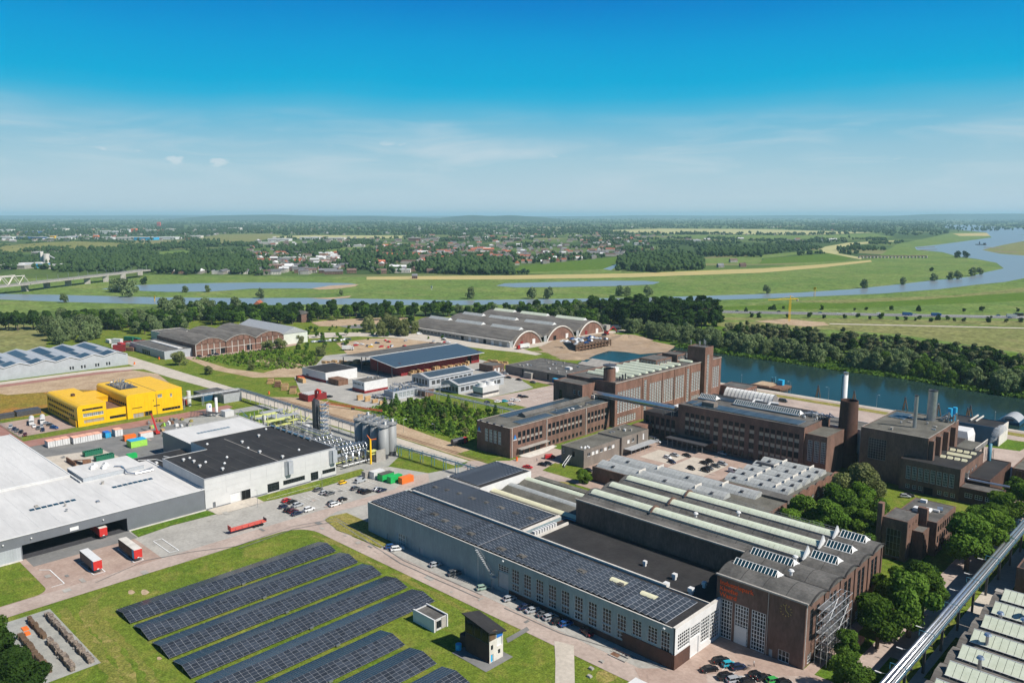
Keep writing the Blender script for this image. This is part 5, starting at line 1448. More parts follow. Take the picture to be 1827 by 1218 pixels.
# arched hangars: three low barrel vaults
AH = thing('arched_hangars','three grey arched hangars with white arch rims and pale rooflights','building',(-530,540,0))
ar = [(474.5,517.5),(517.5,562),(562,606)]
part(AH,'side_wall','concrete',lambda b: facade(b,'S',474,-594,-461,0,4.4,[(-583+i*5,1.6,4.0,1.8) for i in range(12)]+[(-521+i*9.5,.1,3.6,3.8) for i in range(7)],depth=.5))
for i in range(12): opening(AH,'S',-583+i*5,1.6,4.0,1.8,5,2,'grey',474)
for i in range(7): opening(AH,'S',-521+i*9.5,.1,3.6,3.8,2,1,['void','whiteblock','whiteblock','void','whiteblock','whiteblock','whiteblock'][i],474)
part(AH,'edge_beam','concrete_pale',lambda b: b.box(-594,-460.5,473.4,475,4.4,5.2))
for k,(a,c_) in enumerate(ar):
    w0,w1 = a+3.4,c_-3.4
    part(AH,'barrel_roof',['asbestos','brick_red'],lambda b: b.vault(-594,-461,a,c_,4.4,8.0,'x',16,0,0))
    arc = [(w0+(w1-w0)*i/20,11.6*(1-(2*i/20-1) ** 2) ** .8) for i in range(21)]
    part(AH,'end_wall','brick_red',lambda b: b.face([(-460.4,y,max(z,0)) for y,z in arc]))
    part(AH,'arch_rim','concrete_pale',lambda b: [b.beam((-460.0,*p),(-460.0,*q),.95,.95) for p,q in zip(arc,arc[1:])])
    part(AH,'valley_glazing','glass_pale',lambda b: b.box(-461,-460.5,a-(0 if k else 0),a+3.0,0,5.2))
    part(AH,'valley_frame','frame_white',lambda b: [b.box(-460.5,-460.3,a+i*.8,a+i*.8+.22,0,5.4) for i in range(5)])
    part(AH,'door','white_paint',lambda b: b.box(-460.4,-460.2,w1-12,w1-8.5,.1,4.4))
    part(AH,'door','dark_void' if k == 1 else 'red_dark',lambda b: b.box(-460.4,-460.2,w0+9,w0+12.5,.1,4.0))
    for x0,x1 in ((-588,-560),(-550,-515),(-503,-468)):
        b = MB(); x = x0; yc = (a+c_)/2
        while x < x1:
            b.gable(x,min(x+3.6,x1),yc-3.3,yc+3.3,12.1,2.3,'x'); x += 3.75
        b.build('rooflight','skylight_white' if k < 2 else 'skylight_green',AH)
        part(AH,'rooflight_end','frame_white',lambda b: b.face([(x1+.05,yc-3.5,11.9),(x1+.05,yc+3.5,11.9),(x1+.05,yc,14.6)]))
part(AH,'end_annex','concrete',lambda b: b.box(-466,-459.5,606.2,612,0,6.0))
# ================================================================ red timber shed
TS = thing('timber_shed','open dark-red timber shed with large blue-grey solar roof','building',(-458,372,0))
part(TS,'roof','solar_blue',lambda b: b.face([(-456,327,11.6),(-425.4,327,8.0),(-425.4,410.5,8.0),(-456,410.5,11.6)]))
part(TS,'rear_roof','bitumen',lambda b: b.face([(-492,327,8.0),(-456,327,11.62),(-456,410.5,11.62),(-492,410.5,8.0)]))
part(TS,'roof_soffit','steel_dark',lambda b: b.face([(-456,410.5,11.3),(-425.4,410.5,7.7),(-425.4,327,7.7),(-456,327,11.3)]).face([(-456,327,11.3),(-492,327,7.7),(-492,410.5,7.7),(-456,410.5,11.3)]))
part(TS,'roof_edge','white_paint',lambda b: b.beam((-425.4,327,7.85),(-425.4,410.5,7.85),.3,.3).beam((-456,326.9,11.5),(-425.4,326.9,7.85),.3,.3).beam((-456,327,11.66),(-456,410.5,11.66),.3,.3).beam((-492,326.9,7.85),(-456,326.9,11.5),.3,.3))
part(TS,'red_wall','red_dark',lambda b: b.box(-431,-430.6,335.5,398,0,7.9).box(-431,-430.6,402,410,0,7.9).box(-466,-431,335.4,335.7,0,9).box(-488,-431,409.5,410,0,9))
part(TS,'shed_floor','asphalt_dark',lambda b: b.face([(-490,330,.1),(-431,330,.1),(-431,410,.1),(-490,410,.1)]))
for x in (-431,-447,-466,-489):
    for y in (328,348): part(TS,'post','steel_dark',lambda b: b.box(x-.25,x+.25,y-.25,y+.25,0,11.2-abs(x+456)*.117))
part(TS,'stored_boards','timber_dark',lambda b: [b.bc(-484+i*5,345+j*8,.1,4,5,2.2+(i*j % 3)) for i in range(4) for j in range(3)])

rt = random.Random(21)


def timber_stack(x,y,rz,n,label,m='timber'):
    t = thing('timber_stack',label,'timber stack',(x,y,0),rz,'timber stacks in the yard')
    for i in range(n):
        for k in range(rt.choice((1,2,2,3))):
            w_ = rt.uniform(1.0,1.4)
            o = MB().box(-1.9,1.9,-w_/2,w_/2,.15+k*1.05,1.1+k*1.05).mesh('board_bundle',m)
            new('board_bundle',o,t,(rt.uniform(-.3,.3),i*1.7,0),local=True)
    return t


for i in range(8): timber_stack(-428.6,342+i*7.2,0,3,'sawn timber bundles along the red shed wall, stack %s from the near corner' % ['first','second','third','fourth','fifth','sixth','seventh','eighth'][i])
for i in range(5): timber_stack(-505+i*3.5,322+i*4.5,R(20),4,'timber bundles on the far side of the shed, %s of five' % ['first','second','third','fourth','fifth'][i])
for i in range(9): timber_stack(-479+i*6.2,262+(-1) ** i*1.5-i*.9,R(45),2,'brown wood bundles at the grass edge of the timber yard, %s from the far end' % ['first','second','third','fourth','fifth','sixth','seventh','eighth','last'][i],'timber' if i % 3 else 'rust')
for i in range(4): timber_stack(-419+i*3.2,406+i*2.4,R(10),4,'large pale timber stack past the shed corner, %s of four' % ['first','second','third','fourth'][i])
for i in range(4): timber_stack(-392+i*6.2,274+i*.8,R(88),1,'low orange-brown board bundle on the yard, %s of four' % ['first','second','third','fourth'][i],'timber')
# white box hall, small white office, sheds, cooling tower
W1 = thing('white_box_hall','white flat box hall with black roof in the timber yard','building',(-463,299,0))
block(W1,-478,-449,287,312,0,6.8,'white_paint',roof='bitumen_black',parapet=.1,coping='concrete_pale')
part(W1,'plinth','red_dark',lambda b: b.box(-478.1,-448.9,286.85,287.05,0,1.8))
part(W1,'door','clad_grey',lambda b: b.box(-473,-470,286.9,287.1,0,3.2))
tag(MB().box(-447,-435,287.5,295,0,3.6).box(-447.2,-434.8,287.3,295.2,3.6,3.8).build('brown_hut','rust'),'rust-brown flat hut against the white box hall','hut')
for i,(m_,lab) in enumerate((('timber','tan'),('orange_paint','orange'),('red_dark','dark red'))): tag(MB().bc(-462-4*i,277+i*1.6,.06,6,2.4,2.6).bc(-462-4*i,277+i*1.6,2.66,5.8,2.2,.15).build('yard_container',m_),lab+' container on the gravel in front of the white box hall','container','containers by the white box hall')
W2 = thing('white_site_office','small white two-storey site office with row of windows','building',(-410,294,0))
block(W2,-417,-404.3,286,304,0,7.2,'white_paint',S=[(-416+i*1.6,4.6,1.1,1.2,1,1,'dark') for i in range(5)]+[(-406.6,4.6,1.1,1.2,1,1,'dark')],roof='bitumen',parapet=.15,coping='concrete_pale')
part(W2,'plinth','red_dark',lambda b: b.box(-417.1,-404.1,285.85,286.05,0,2.2)); part(W2,'plinth','red_dark',lambda b: b.box(-404.35,-404.15,286.1,304,0,1.6))
roof_clutter(W2,-415,-406,288,302,7.05,4,12)
B3 = thing('brick_pump_house','low dark brick pump house with white roof bars by the road','building',(-414.5,255,0))
block(B3,-419.5,-409.5,249,262,0,3.9,'red_dark',roof='bitumen',parapet=.2)
part(B3,'roof_bar','white_paint',lambda b: [b.box(-418+i*2.2,-417.6+i*2.2,250,260,3.9,4.2) for i in range(4)])
NARR = [('narrow_shed',-408,-389,325.5,366,'narrow grey shed with dark solar roof next to the red timber shed'),('narrow_shed',-378,-360.5,325,367,'narrow grey shed with dark solar roof beside the cooling tower')]
for nm,X0,X1,Y0,Y1,lab in NARR:
    t = thing(nm,lab,'shed',((X0+X1)/2,(Y0+Y1)/2,0))
    block(t,X0+.6,X1-.6,Y0+.8,Y1-.8,0,5.8,'clad_lightgrey',S=[(X0+2+i*3,1,2.2,3.4,3,3,'grey') for i in range(5)],E=[(Y0+3+i*4,1.2,3,2.6,4,2,'grey') for i in range(9)],noroof=True)
    part(t,'roof','steel_paint_grey',lambda b: b.gable(X0,X1,Y0,Y1,5.8,2.3,'y'))
    xm = (X0+X1)/2
    part(t,'solar_panel_field','solar_blue',lambda b: b.face([(xm+.8,Y0+2,7.98),(X1-1.4,Y0+2,6.3),(X1-1.4,Y1-2,6.3),(xm+.8,Y1-2,7.98)]))
    part(t,'roof_edge','white_paint',lambda b: b.beam((X1,Y0,5.75),(X1,Y1,5.75),.3,.3).beam((xm,Y0-.1,8.1),(X1,Y0-.1,5.8),.25,.25).beam((X0,Y0-.1,5.8),(xm,Y0-.1,8.1),.25,.25))
CT = thing('cooling_tower','white louvred cooling tower with round fan stacks','cooling tower',(-347.5,336.5,0))
part(CT,'basin','concrete_pale',lambda b: b.box(-352,-343,329.5,343.6,0,1.4))
part(CT,'louvre_band','steel_dark',lambda b: b.box(-351.8,-343.2,329.7,343.4,1.4,2.8))
part(CT,'casing','clad_white',lambda b: b.box(-352,-343,329.5,343.6,2.8,6.2))
for y in (333,340): part(CT,'fan_stack','white_paint',lambda b: b.cyl(-347.5,y,6.2,8.4,2.9,2.6,n=18,cap=False).cyl(-347.5,y,6.25,7.6,2.4,2.4,n=18,mi=0))
PB = thing('process_box','silver-grey process house with pipework beside the young wood','building',(-380,297,0))
block(PB,-385,-376,286.5,306.5,0,5.3,'clad_lightgrey',E=[(288+i*3,1,2.4,3,2,3,'pale') for i in range(6)],roof='steel',parapet=.2)
rp = random.Random(31)
for i in range(34):
    x,y = rp.uniform(-390,-377),rp.uniform(281,307)
    z = 5.2 if x > -385 and y > 286.5 else .1
    part(PB,'pipe',rp.choice(['steel','steel_bright','steel_paint_grey','concrete']),lambda b: b.path([(x,y,z),(x,y,z+rp.uniform(1,3)),(x+rp.uniform(-4,4),y,z+1.6),(x+2,y+rp.uniform(-4,4),z+1.6)],rp.uniform(.12,.35),6))
for i in range(5): part(PB,'vessel','steel',lambda b: b.tube((-392+i*1.4,283,1.2),(-392+i*1.4,289,1.2),.6,8))
tag(MB().box(-376,-369.5,306,313,0,3.8).box(-376.2,-369.3,305.8,313.2,3.8,4.1).build('brick_kiosk','brick_red'),'small red brick kiosk at the end of the process house','kiosk')
BS = thing('brown_workshop','small brown brick workshop with two pale doors near the long low block','building',(-400,393,0))
block(BS,-407,-393,387.5,399,0,5.1,'brick',E=[(389,.2,2.2,3,1,1,'whiteblock'),(392.4,.2,2.2,3,1,1,'whiteblock'),(396,.8,1.6,1.6,2,1,'white')],roof='bitumen',parapet=.15)

# pipe bridges
def pipe_bridge(name,label,pts,z,pipes,w_=2.2,step=9,m='steel_paint_grey',post=.14):
    t = thing(name,label,'pipe bridge',(*pts[0],0))
    for (x0,y0),(x1,y1) in zip(pts,pts[1:]):
        d = Vector((x1-x0,y1-y0)); ln = d.length; d.normalize(); n_ = Vector((-d.y,d.x))
        P_ = lambda s,o,zz: (x0+d.x*s+n_.x*o,y0+d.y*s+n_.y*o,zz)
        k = max(1,int(ln/step))
        for i in range(k+1):
            s = ln*i/k
            part(t,'portal',m,lambda b: b.tube(P_(s,-w_/2,0),P_(s,-w_/2,z+1.1),post,5).tube(P_(s,w_/2,0),P_(s,w_/2,z+1.1),post,5).tube(P_(s,-w_/2,z),P_(s,w_/2,z),post,5))
        fb2 = MB()
        for o in (-w_/2,w_/2):
            fb2.tube(P_(0,o,z),P_(ln,o,z),.12,4).tube(P_(0,o,z+1.1),P_(ln,o,z+1.1),.08,4)
            q = int(ln/3)
            for i in range(q): fb2.tube(P_(ln*i/q,o,z),P_(ln*(i+1)/q,o,z+1.1),.05,4)
        fb2.build('truss',m,t)
        for o,zz,r,mm in pipes: part(t,'pipe',mm,lambda b: b.tube(P_(0,o,z+zz),P_(ln,o,z+zz),r,8))
    return t


pipe_bridge('pipe_bridge','grey pipe bridge from the yellow office across the road',[(-444.5,189.5),(-444.5,223.5)],6.2,[(0,.4,.3,'steel_bright'),(.6,.4,.2,'white_paint')])
pipe_bridge('pipe_bridge','long grey pipe bridge running down beside the chemical plant',[(-446,224.6),(-318,224.6)],5.6,[(0,.35,.32,'steel_bright'),(.6,.35,.2,'steel'),(-.6,.35,.2,'steel_dark'),(.2,1.0,.22,'steel')],step=10)
pipe_bridge('pipe_bridge','slender blue-grey pipe bridge over the grass beside the solar roof',[(-318,219.5),(-284,219.5),(-232,222)],4.4,[(0,.3,.25,'steel'),(.5,.3,.15,'steel_blue')],w_=1.6,step=7,m='steel_blue')
pipe_bridge('pipe_bridge','grey pipe bridge beside the young wood towards the brick building',[(-398,303.8),(-262,307)],4.2,[(0,.3,.3,'steel_bright'),(.6,.3,.2,'white_paint')],w_=1.8,step=10)
pipe_bridge('pipe_bridge','short white pipe bridge between the two narrow sheds',[(-372,304.6),(-366,330)],4.4,[(0,.3,.3,'steel_bright'),(.5,.3,.2,'steel')],w_=1.5)
# enclosed silver conveyor from the emblem building to the dark office
CV = thing('conveyor_bridge','silver covered conveyor bridge crossing in front of the tall windows','bridge',(-230,325,0))
part(CV,'tube_gallery','steel_bright',lambda b: b.tube((-266,327.5,17.2),(-205.5,327.5,17.2),1.15,10))
part(CV,'lower_chord','steel',lambda b: b.box(-266,-205,326.6,328.4,15.5,15.9))
part(CV,'lattice','steel_dark',lambda b: [b.tube((-266+i*3,326.6,15.8),(-263+i*3,326.6,16.4),.08,4) for i in range(20)])
part(CV,'end_house','concrete_pale',lambda b: b.box(-267,-254,325.4,330,14.3,16.2))
part(CV,'turn_gallery','white_paint',lambda b: b.box(-207.6,-205.4,328.5,346,16.2,18.0))
for x in (-212,-207): part(CV,'support','steel',lambda b: b.tube((x,326.8,12.4),(x,326.8,15.6),.15,6).tube((x,328.4,12.4),(x,328.4,15.6),.15,6))

# ================================================================ tall brick factory with the tower
FA = thing('brick_factory','tall red brick factory with huge white-barred windows and square tower','building',(-258,382,0))
e = []


def grid(a0,a1,z0,z1,n,rows,sty='whitefat',w_=.8):
    st = (a1-a0)/n
    for i in range(n): e.append((a0+i*st+st*(1-w_)/2,z0,st*w_,z1-z0,2,rows,sty))


grid(330.8,352.1,7.4,18.7,9,13); grid(355.0,357.6,4.6,21.5,1,18,w_=.92); grid(360.2,395.6,5.8,18.9,15,15); grid(398.4,401,2.5,21.6,1,20,w_=.92); grid(403.4,413.4,7.3,18.6,4,12); grid(331.2,348,1.2,4.9,8,4); grid(426,435.4,5.8,18.8,4,13); grid(404,412.6,.6,4.6,4,4)
block(FA,-276,-243,329,437.5,0,24,'brick_red',E=e,roof='bitumen',parapet=.5)
tw = [(419.6-3.2,4.5,2.4,23.5,2,26,'whitefat')]
block(FA,-252.6,-240.6,414,423.2,0,32.6,'brick_red',E=tw,roof='bitumen',parapet=.4,wname='tower',rname='tower_roof')
for i,(x,y,h) in enumerate([(-251,415,4),(-246,417,3.5),(-245,420,4.5),(-243.6,419,4),(-249,421,2.5)]): part(FA,'antenna','steel_bright',lambda b: b.tube((x,y,32),(x,y,32+h),.1,5).bc(x,y,32.6+h*.3,.5,.4,h*.55))
part(FA,'cornice','concrete',lambda b: b.box(-243.0,-242.7,329,413.9,23.5,23.9).box(-243.0,-242.7,423.3,437.5,23.5,23.9))
for y in (353.6,373,385,396.8,402.2): part(FA,'pilaster','brick_red',lambda b: b.box(-243,-242.75,y-.25,y+.25,0,23.4))
for k in range(11):
    yc = 342+k*6.6
    if 396 < yc < 402: continue
    b = MB(); x = -271
    while x < -246.5:
        b.vault(x,x+1.7,yc-1.5,yc+1.5,23.9,1.2,'x',6); x += 1.8
    b.build('roof_light','skylight_green',FA)
block(FA,-266,-254,383,399,23.4,27.4,'brick',E=[(384+i*2.5,24.4,2.1,2.0,3,1,'white') for i in range(6)],S=[(-265+i*2.2,24.4,1.9,2,3,1,'white') for i in range(5)],roof='bitumen',parapet=.2,wname='lantern_wall',rname='lantern_roof')
block(FA,-264,-253.5,404,413.5,23.4,28,'brick',E=[(404.8+i*2.8,24.6,2.4,2.4,3,1,'white') for i in range(3)],roof='bitumen',parapet=.2,wname='lantern_wall',rname='lantern_roof')
block(FA,-276,-256,318,328.9,0,22.5,'brick_red',S=[(-272,6,2,12,2,8,'dark'),(-262,17,1.4,2.2,1,2,'white'),(-259,17,1.4,2.2,1,2,'white')],roof='bitumen',parapet=.4,wname='stair_block',rname='stair_roof')
part(FA,'water_tank','brick_red',lambda b: b.cyl(-250.5,333.8,23.4,30,3.2,n=20))
part(FA,'tank_canopy','steel_dark',lambda b: b.cyl(-250.5,333.8,31.6,32.0,3.6,n=18).tube((-250.5,333.8,30),(-250.5,333.8,33),.15,5))
for a in range(6): part(FA,'canopy_post','steel_dark',lambda b: b.tube((-250.5+2.8*math.cos(a),333.8+2.8*math.sin(a),30),(-250.5+2.8*math.cos(a),333.8+2.8*math.sin(a),31.7),.1,4))
for i in range(7): part(FA,'rooftop_equipment','steel_dark',lambda b: b.cyl(-247+(i % 3),336+i*.9,23.4,25+(i % 3),.4,n=7))
part(FA,'roof_unit','white_paint',lambda b: b.bc(-262,353,23.5,4.5,3.4,3.2))
block(FA,-243.0,-226,437.6,452,0,6.2,'brick_red',E=[(439+i*2.6,1.4,1.6,3,2,3,'white') for i in range(5)],S=[(-240+i*2.6,1.4,1.7,3,2,3,'white') for i in range(5)],roof='bitumen',parapet=.3,wname='annex_wall',rname='annex_roof')
# low grey block behind
KZ = thing('low_grey_block','long low grey flat-roofed block beside the tall factory','building',(-352,410,0))
block(KZ,-386,-277,393,431,0,6.2,'brick_grey',S=[(-370,1,1.6,4.4,2,4,'dark'),(-347,1,1.8,4.2,2,4,'dark'),(-330,.2,3,3,1,1,'door_grey'),(-320,.2,3,3,1,1,'door_grey')],roof='bitumen',parapet=.3)
part(KZ,'entrance_box','concrete',lambda b: b.box(-366,-359,390.4,392.9,0,4.2))
part(KZ,'roof_unit','white_paint',lambda b: b.bc(-344,412,5.9,4.4,2.6,1.6).bc(-322,407,5.9,4.6,3.2,1.8).bc(-321,407,7.7,2,2,.6))
roof_clutter(KZ,-384,-280,396,428,5.9,26,8,('steel','white_paint','concrete'))
MR = thing('tin_roof_store','pale tin-roofed stores between the low grey block and the basin','building',(-335,446,0))
for i,(a,c_) in enumerate(((432,446),(446.1,460))):
    part(MR,'roof','concrete',lambda b: b.gable(-354+i*-2,-285,a,c_,4.6,2.2,'x'))
    part(MR,'wall','concrete',lambda b: b.box(-353.5+i*-2,-285.5,a+.3,c_-.3,0,4.6))

# ================================================================ long dark brick office with the solar roof
OF = thing('dark_brick_office','long dark brick office with beige window bands and solar roof','building',(-172,340,0))
s = []


def col(x,w_,rows):
    for z,h,sty in rows: s.append((x,z,w_,h,2 if sty != 'spandrel' else 1,1,sty))


full = [(14.6,2.0,'dark'),(12.7,1.6,'spandrel'),(10.4,2.2,'dark'),(8.5,1.7,'spandrel'),(5.8,2.6,'dark'),(4.2,1.3,'spandrel'),(1.2,2.6,'dark')]
for x in (-199,-196.1,-193.4,-190.6,-187.6): col(x,2.1,full[:5])
col(-183.6,2.4,full)
for x in (-178.9,-176,-173,-170.1): col(x,2.2,full)
col(-165.6,2.4,full)
for i in range(7): col(-160.9+i*2.75,2.1,full)
s += [(-139.2+i*3.0,5.8,2.2,9.0,3,9,'white') for i in range(0)]
block(OF,-203,-140.2,326,353,0,20.0,'brick',S=s,E=[(328+i*3.2,14,2,3,2,2,'dark') for i in range(3)],roof='bitumen',parapet=.35,coping='bitumen_black')
s = [(-138.8+i*2.9,5.6,2.0,9.2,3,9,'white') for i in range(3)]
block(OF,-140.19,-130.6,327,345,0,17.4,'brick',S=s,roof='bitumen_olive',parapet=.25,wname='end_block',rname='end_roof')
s = [(-222.6+i*3,7,2,4,2,2,'dark') for i in range(6)]+[(-222.6+i*3,5.2,2,1.6,1,1,'spandrel') for i in range(6)]+[(-222.6+i*3,2.4,2,2.4,2,1,'dark') for i in range(6)]
block(OF,-224,-203.01,327.5,349,0,13.0,'brick',S=s,roof='bitumen_black',parapet=.3,wname='link_wall',rname='link_roof')
part(OF,'entrance_canopy','steel_dark',lambda b: b.box(-205,-184,318.5,326,4.2,4.6))
for i in range(8): part(OF,'canopy_post','frame_grey',lambda b: b.tube((-204+i*2.7,319,0),(-204+i*2.7,319,4.2),.1,5))
part(OF,'entrance_portal','brick_red',lambda b: b.box(-224.5,-218.6,318,327.4,0,7.4))
opening(OF,'S',-223.8,1,4.6,5.4,5,4,'grey',317.75)
panel_rows(OF,-197,-143,329,338,19.95,1.75,1.65,m='solar_blue',tilt=.1)
panel_rows(OF,-202,-198.5,331,338,19.95,1.75,1.65,m='solar_blue',tilt=.1)
ridge_light(OF,-202,-193.5,345.5,20.6,2.2,1.7,9,'ridge_skylight')
ridge_light(OF,-183,-151,345.5,20.6,2.2,1.7,30,'ridge_skylight')
part(OF,'lift_house','brick_grey',lambda b: b.bc(-190,333,19.6,6.5,4,2.4))
part(OF,'rear_roof_step',['clad_lightgrey','bitumen_black'],lambda b: b.box(-199,-146,348.2,352.6,19.6,21.4,0,1))
for x in (-176,-168): part(OF,'roof_duct','white_paint',lambda b: b.path([(x,347,21),(x+.6,349.5,22.6),(x+4,351,22.3)],.5,7))
roof_clutter(OF,-150,-141.5,340,352,19.7,9,14,('steel','white_paint'))
block(OF,-150,-126,353.1,368,0,16.4,'white_paint',roof='bitumen',parapet=.3,wname='rear_block',rname='rear_roof')
for i in range(12): part(OF,'plant_pipe','steel_bright',lambda b: b.path([(-149+i*.9,346+(i % 4),19.7),(-149+i*.9,346+(i % 4),21.4+(i % 3)*.5),(-146+i*.9,348,21)],.22,6))
TN = thing('storage_tent','white ribbed barrel tent behind the dark office','tent',(-222,437,0))
x = -237
part(TN,'canvas','tarpaulin',lambda b: [b.vault(-237+i*2.4,-237+i*2.4+2.3,430.5,440,0,6.2,'x',10) for i in range(13)])
part(TN,'rib','steel',lambda b: [b.vault(-237.1+i*2.4,-236.95+i*2.4,430.3,440.2,0,6.32,'x',10) for i in range(14)])

# ================================================================ chimneys and stacks
CM = thing('brick_chimney','thick round brown brick chimney with broad base ring','chimney',(-131,352,0))
part(CM,'shaft','brick_dark',lambda b: b.cyl(-131,350,5,29.4,4.3,3.7,n=40,cap=False).cyl(-131,350,4.8,29.4,3.6,3.2,n=28,cap=False),True)
part(CM,'base_ring','brick_dark',lambda b: b.cyl(-131,350,0,5.4,4.9,4.8,n=40))
part(CM,'top_rim','brick_dark',lambda b: [b.tube((-131+3.6*math.cos(2*math.pi*i/40),350+3.6*math.sin(2*math.pi*i/40),29.4),(-131+3.6*math.cos(2*math.pi*(i+1)/40),350+3.6*math.sin(2*math.pi*(i+1)/40),29.4),.16,5) for i in range(40)])
part(CM,'flue_inside','dark_void',lambda b: b.cyl(-131,350,24,26,3.4,n=24))
WS = thing('white_stack','slim white metal smokestack behind the brick chimney','chimney',(-137.5,361,0))
part(WS,'shaft','white_paint',lambda b: b.cyl(-137.5,361,0,39.5,1.15,1.0,n=20),True)
part(WS,'cap_ring','steel',lambda b: b.cyl(-137.5,361,38.6,39.7,1.1,n=20,mt=0))
part(WS,'ladder','steel_dark',lambda b: b.box(-138.9,-138.7,360.2,360.5,14,38))
# ================================================================ boiler house complex
BO = thing('boiler_house','tall dark brick boiler house with flat roof and narrow windows','building',(-108,358,0))
e = []
for a in (341.0,350.8,360.2): e.append((a,11.6,5.4,8.4,4,8,'whitefat'))
block(BO,-121,-94.5,338,379,0,21.8,'brick',S=[(-117.6,9.0,7.2,8.8,7,8,'grey')],E=e,roof='bitumen_olive',parapet=.3,coping='concrete')
for y in (338.6,347.6,357.6,367.6): part(BO,'buttress','brick',lambda b: b.box(-94.5,-92.6,y,y+2.2,0,20.8))
panel_rows(BO,-119,-112,364,376,21.6,2.2,2.0,m='solar_blue',tilt=.3)
roof_clutter(BO,-112,-97,342,376,21.5,14,17)
for x,y,h,r,m_,nm,lab in ((-104.6,353,35.5,.75,'steel','steel_stack','slim grey steel stack on the boiler house roof'),(-103.5,371,35,1.85,'steel','steel_stack','wide silver steel stack on the boiler house roof')):
    t = thing(nm,lab,'chimney',(x,y,21.5))
    part(t,'shaft',m_,lambda b: b.cyl(x,y,21.5,h,r,r,n=24,cap=False).cyl(x,y,21.5,h-.02,r*.9,n=24,cap=False),True)
    part(t,'rim','steel_dark',lambda b: b.cyl(x,y,h-.5,h+.05,r*1.04,n=24,cap=False))
part(BO,'silver_plant','steel',lambda b: [b.path([(-99+i*.7,372+(i % 3),21.5),(-99+i*.7,372+(i % 3),23+i % 4),(-96,374,23)],.25,6) for i in range(8)])
part(BO,'blue_tank','cyan_paint',lambda b: b.cyl(-97.5,376,21.5,27,1.0,n=12).cyl(-96,377.5,21.5,27.4,.9,n=12))
FB = thing('boiler_front_hall','low dark brick hall with white-barred windows in front of the boiler house','building',(-92,345,0))
s = [(-100.6+i*2.27,5.0,1.7,5.4,3,5,'white') for i in range(8)]+[(x,1.2,1.5,1.7,2,2,'white') for x in (-100.4,-97.9,-95.6,-88.6,-86.2,-83.8)]+[(-93.6,.1,3.4,3,1,1,'void')]
b = MB()
facade(b,'S',333.5,-103,-81,0,13,s); facade(b,'E',-81,333.5,366,0,13,[(340+i*5,5,2,5,2,5,'white') for i in range(4)]); facade(b,'N',366,-94.4,-81,0,13,[]); facade(b,'W',-103,333.5,338,0,13,[]); b.build('wall','brick',FB)
for o in s: opening(FB,'S',*o[:7],333.5)
for i in range(4): opening(FB,'E',340+i*5,5,2,5,2,5,'white',-81)
part(FB,'roof','bitumen_black',lambda b: b.box(-103,-94.4,333.6,337.95,12.7,12.85).box(-94.4,-81.1,333.6,365.9,12.7,12.85))
for k,y in enumerate((347,353.6,360)):
    if k == 1: part(FB,'skylight','skylight_cream',lambda b: b.gable(-91.4,-82.6,y-1,y+1,12.9,.9,'x'))
    else:
        for i in range(4): part(FB,'skylight','skylight_cream',lambda b: b.gable(-92+i*2.6,-90.2+i*2.6,y-1,y+1,12.9,.9,'x'))
RA = thing('boiler_annex','black flat-roofed annex with silver pipe at the street trees','building',(-76,360,0))
block(RA,-80.9,-72.6,342,375,0,8.4,'brick_dark',roof='bitumen_black',parapet=.3)
block(RA,-81,-67,341.8-8,341.9,0,6.2,'brick_dark',S=[(-79+i*3.5,2.4,2.6,1.8,3,2,'white') for i in range(4)],roof='bitumen',parapet=.2,wname='low_wall',rname='low_roof')
part(RA,'silver_pipe','steel_bright',lambda b: b.path([(-80.4,341.4,10),(-80.4,341.4,7.6),(-66,342.6,7.4)],.45,8))
RB = thing('ribbed_brown_hall','brown hall with vertical ribs cut by the right picture edge','building',(-62,385,0))
block(RB,-70.4,-50,366,400,0,8.6,'brick',roof='bitumen_olive',parapet=.4)
part(RB,'rib','timber_dark',lambda b: [b.box(-70.4+.4+i*1.3,-70.4+1.0+i*1.3,365.6,366,0,8) for i in range(14)])
part(RB,'yellow_stair','yellow_panel',lambda b: b.path([(-60,364,2),(-55,364,6)],.3,4).path([(-60,365,2),(-55,365,6)],.3,4))
BL = thing('blue_quay_hall','dark blue flat-roofed hall with pale concrete end on the quay','building',(-102,436,0))
block(BL,-117,-89.6,429.5,446,0,9.0,'blue_deep',roof='bitumen_black',parapet=.3)
part(BL,'end_wall','concrete_pale',lambda b: b.box(-89.6,-89.2,429.5,446,0,9.3))
part(BL,'roof_gantry','concrete_pale',lambda b: b.box(-104,-103.4,436,450,9,9.6).box(-101.5,-101,436,450,9,9.6))
WV = thing('white_vault_store','white curved store between the boiler house and the blue hall','building',(-102,415,0))
part(WV,'shell','white_paint',lambda b: b.prism([(-106,411),(-98,411),(-98,423),(-106,423)],0,6.2).face([(-106,411,6.2),(-98,411,6.2),(-98.8,412,9),(-105.2,412,9)]).face([(-98,411,6.2),(-98,423,6.2),(-98.8,422,9),(-98.8,412,9)]).face([(-105.2,412,9),(-98.8,412,9),(-98.8,422,9),(-105.2,422,9)]))
part(WV,'end_wall','concrete',lambda b: b.box(-105.4,-99,410.6,410.98,0,6))
GT = thing('concrete_gantry','concrete loading deck with grey railing behind the boiler house','deck',(-92,392,0))
part(GT,'deck','bitumen_olive',lambda b: b.box(-97,-88,382,402,7,7.6))
part(GT,'railing','concrete_pale',lambda b: [b.box(-88.1,-87.8,382+i*1.2,382.3+i*1.2,7.6,9.6) for i in range(17)]+[b.box(-88.1,-87.8,382,402,9.4,9.7)])
for x in (-96,-89):
    for y in (384,400): part(GT,'pier','concrete',lambda b: b.bc(x,y,0,.8,.8,7))
SK = thing('steam_stack','short blue-grey steam stack puffing by the black annex','chimney',(-80.2,372,8.2))
part(SK,'shaft','steel_blue',lambda b: b.cyl(-80.2,372,8.2,15.4,.75,n=14),True)
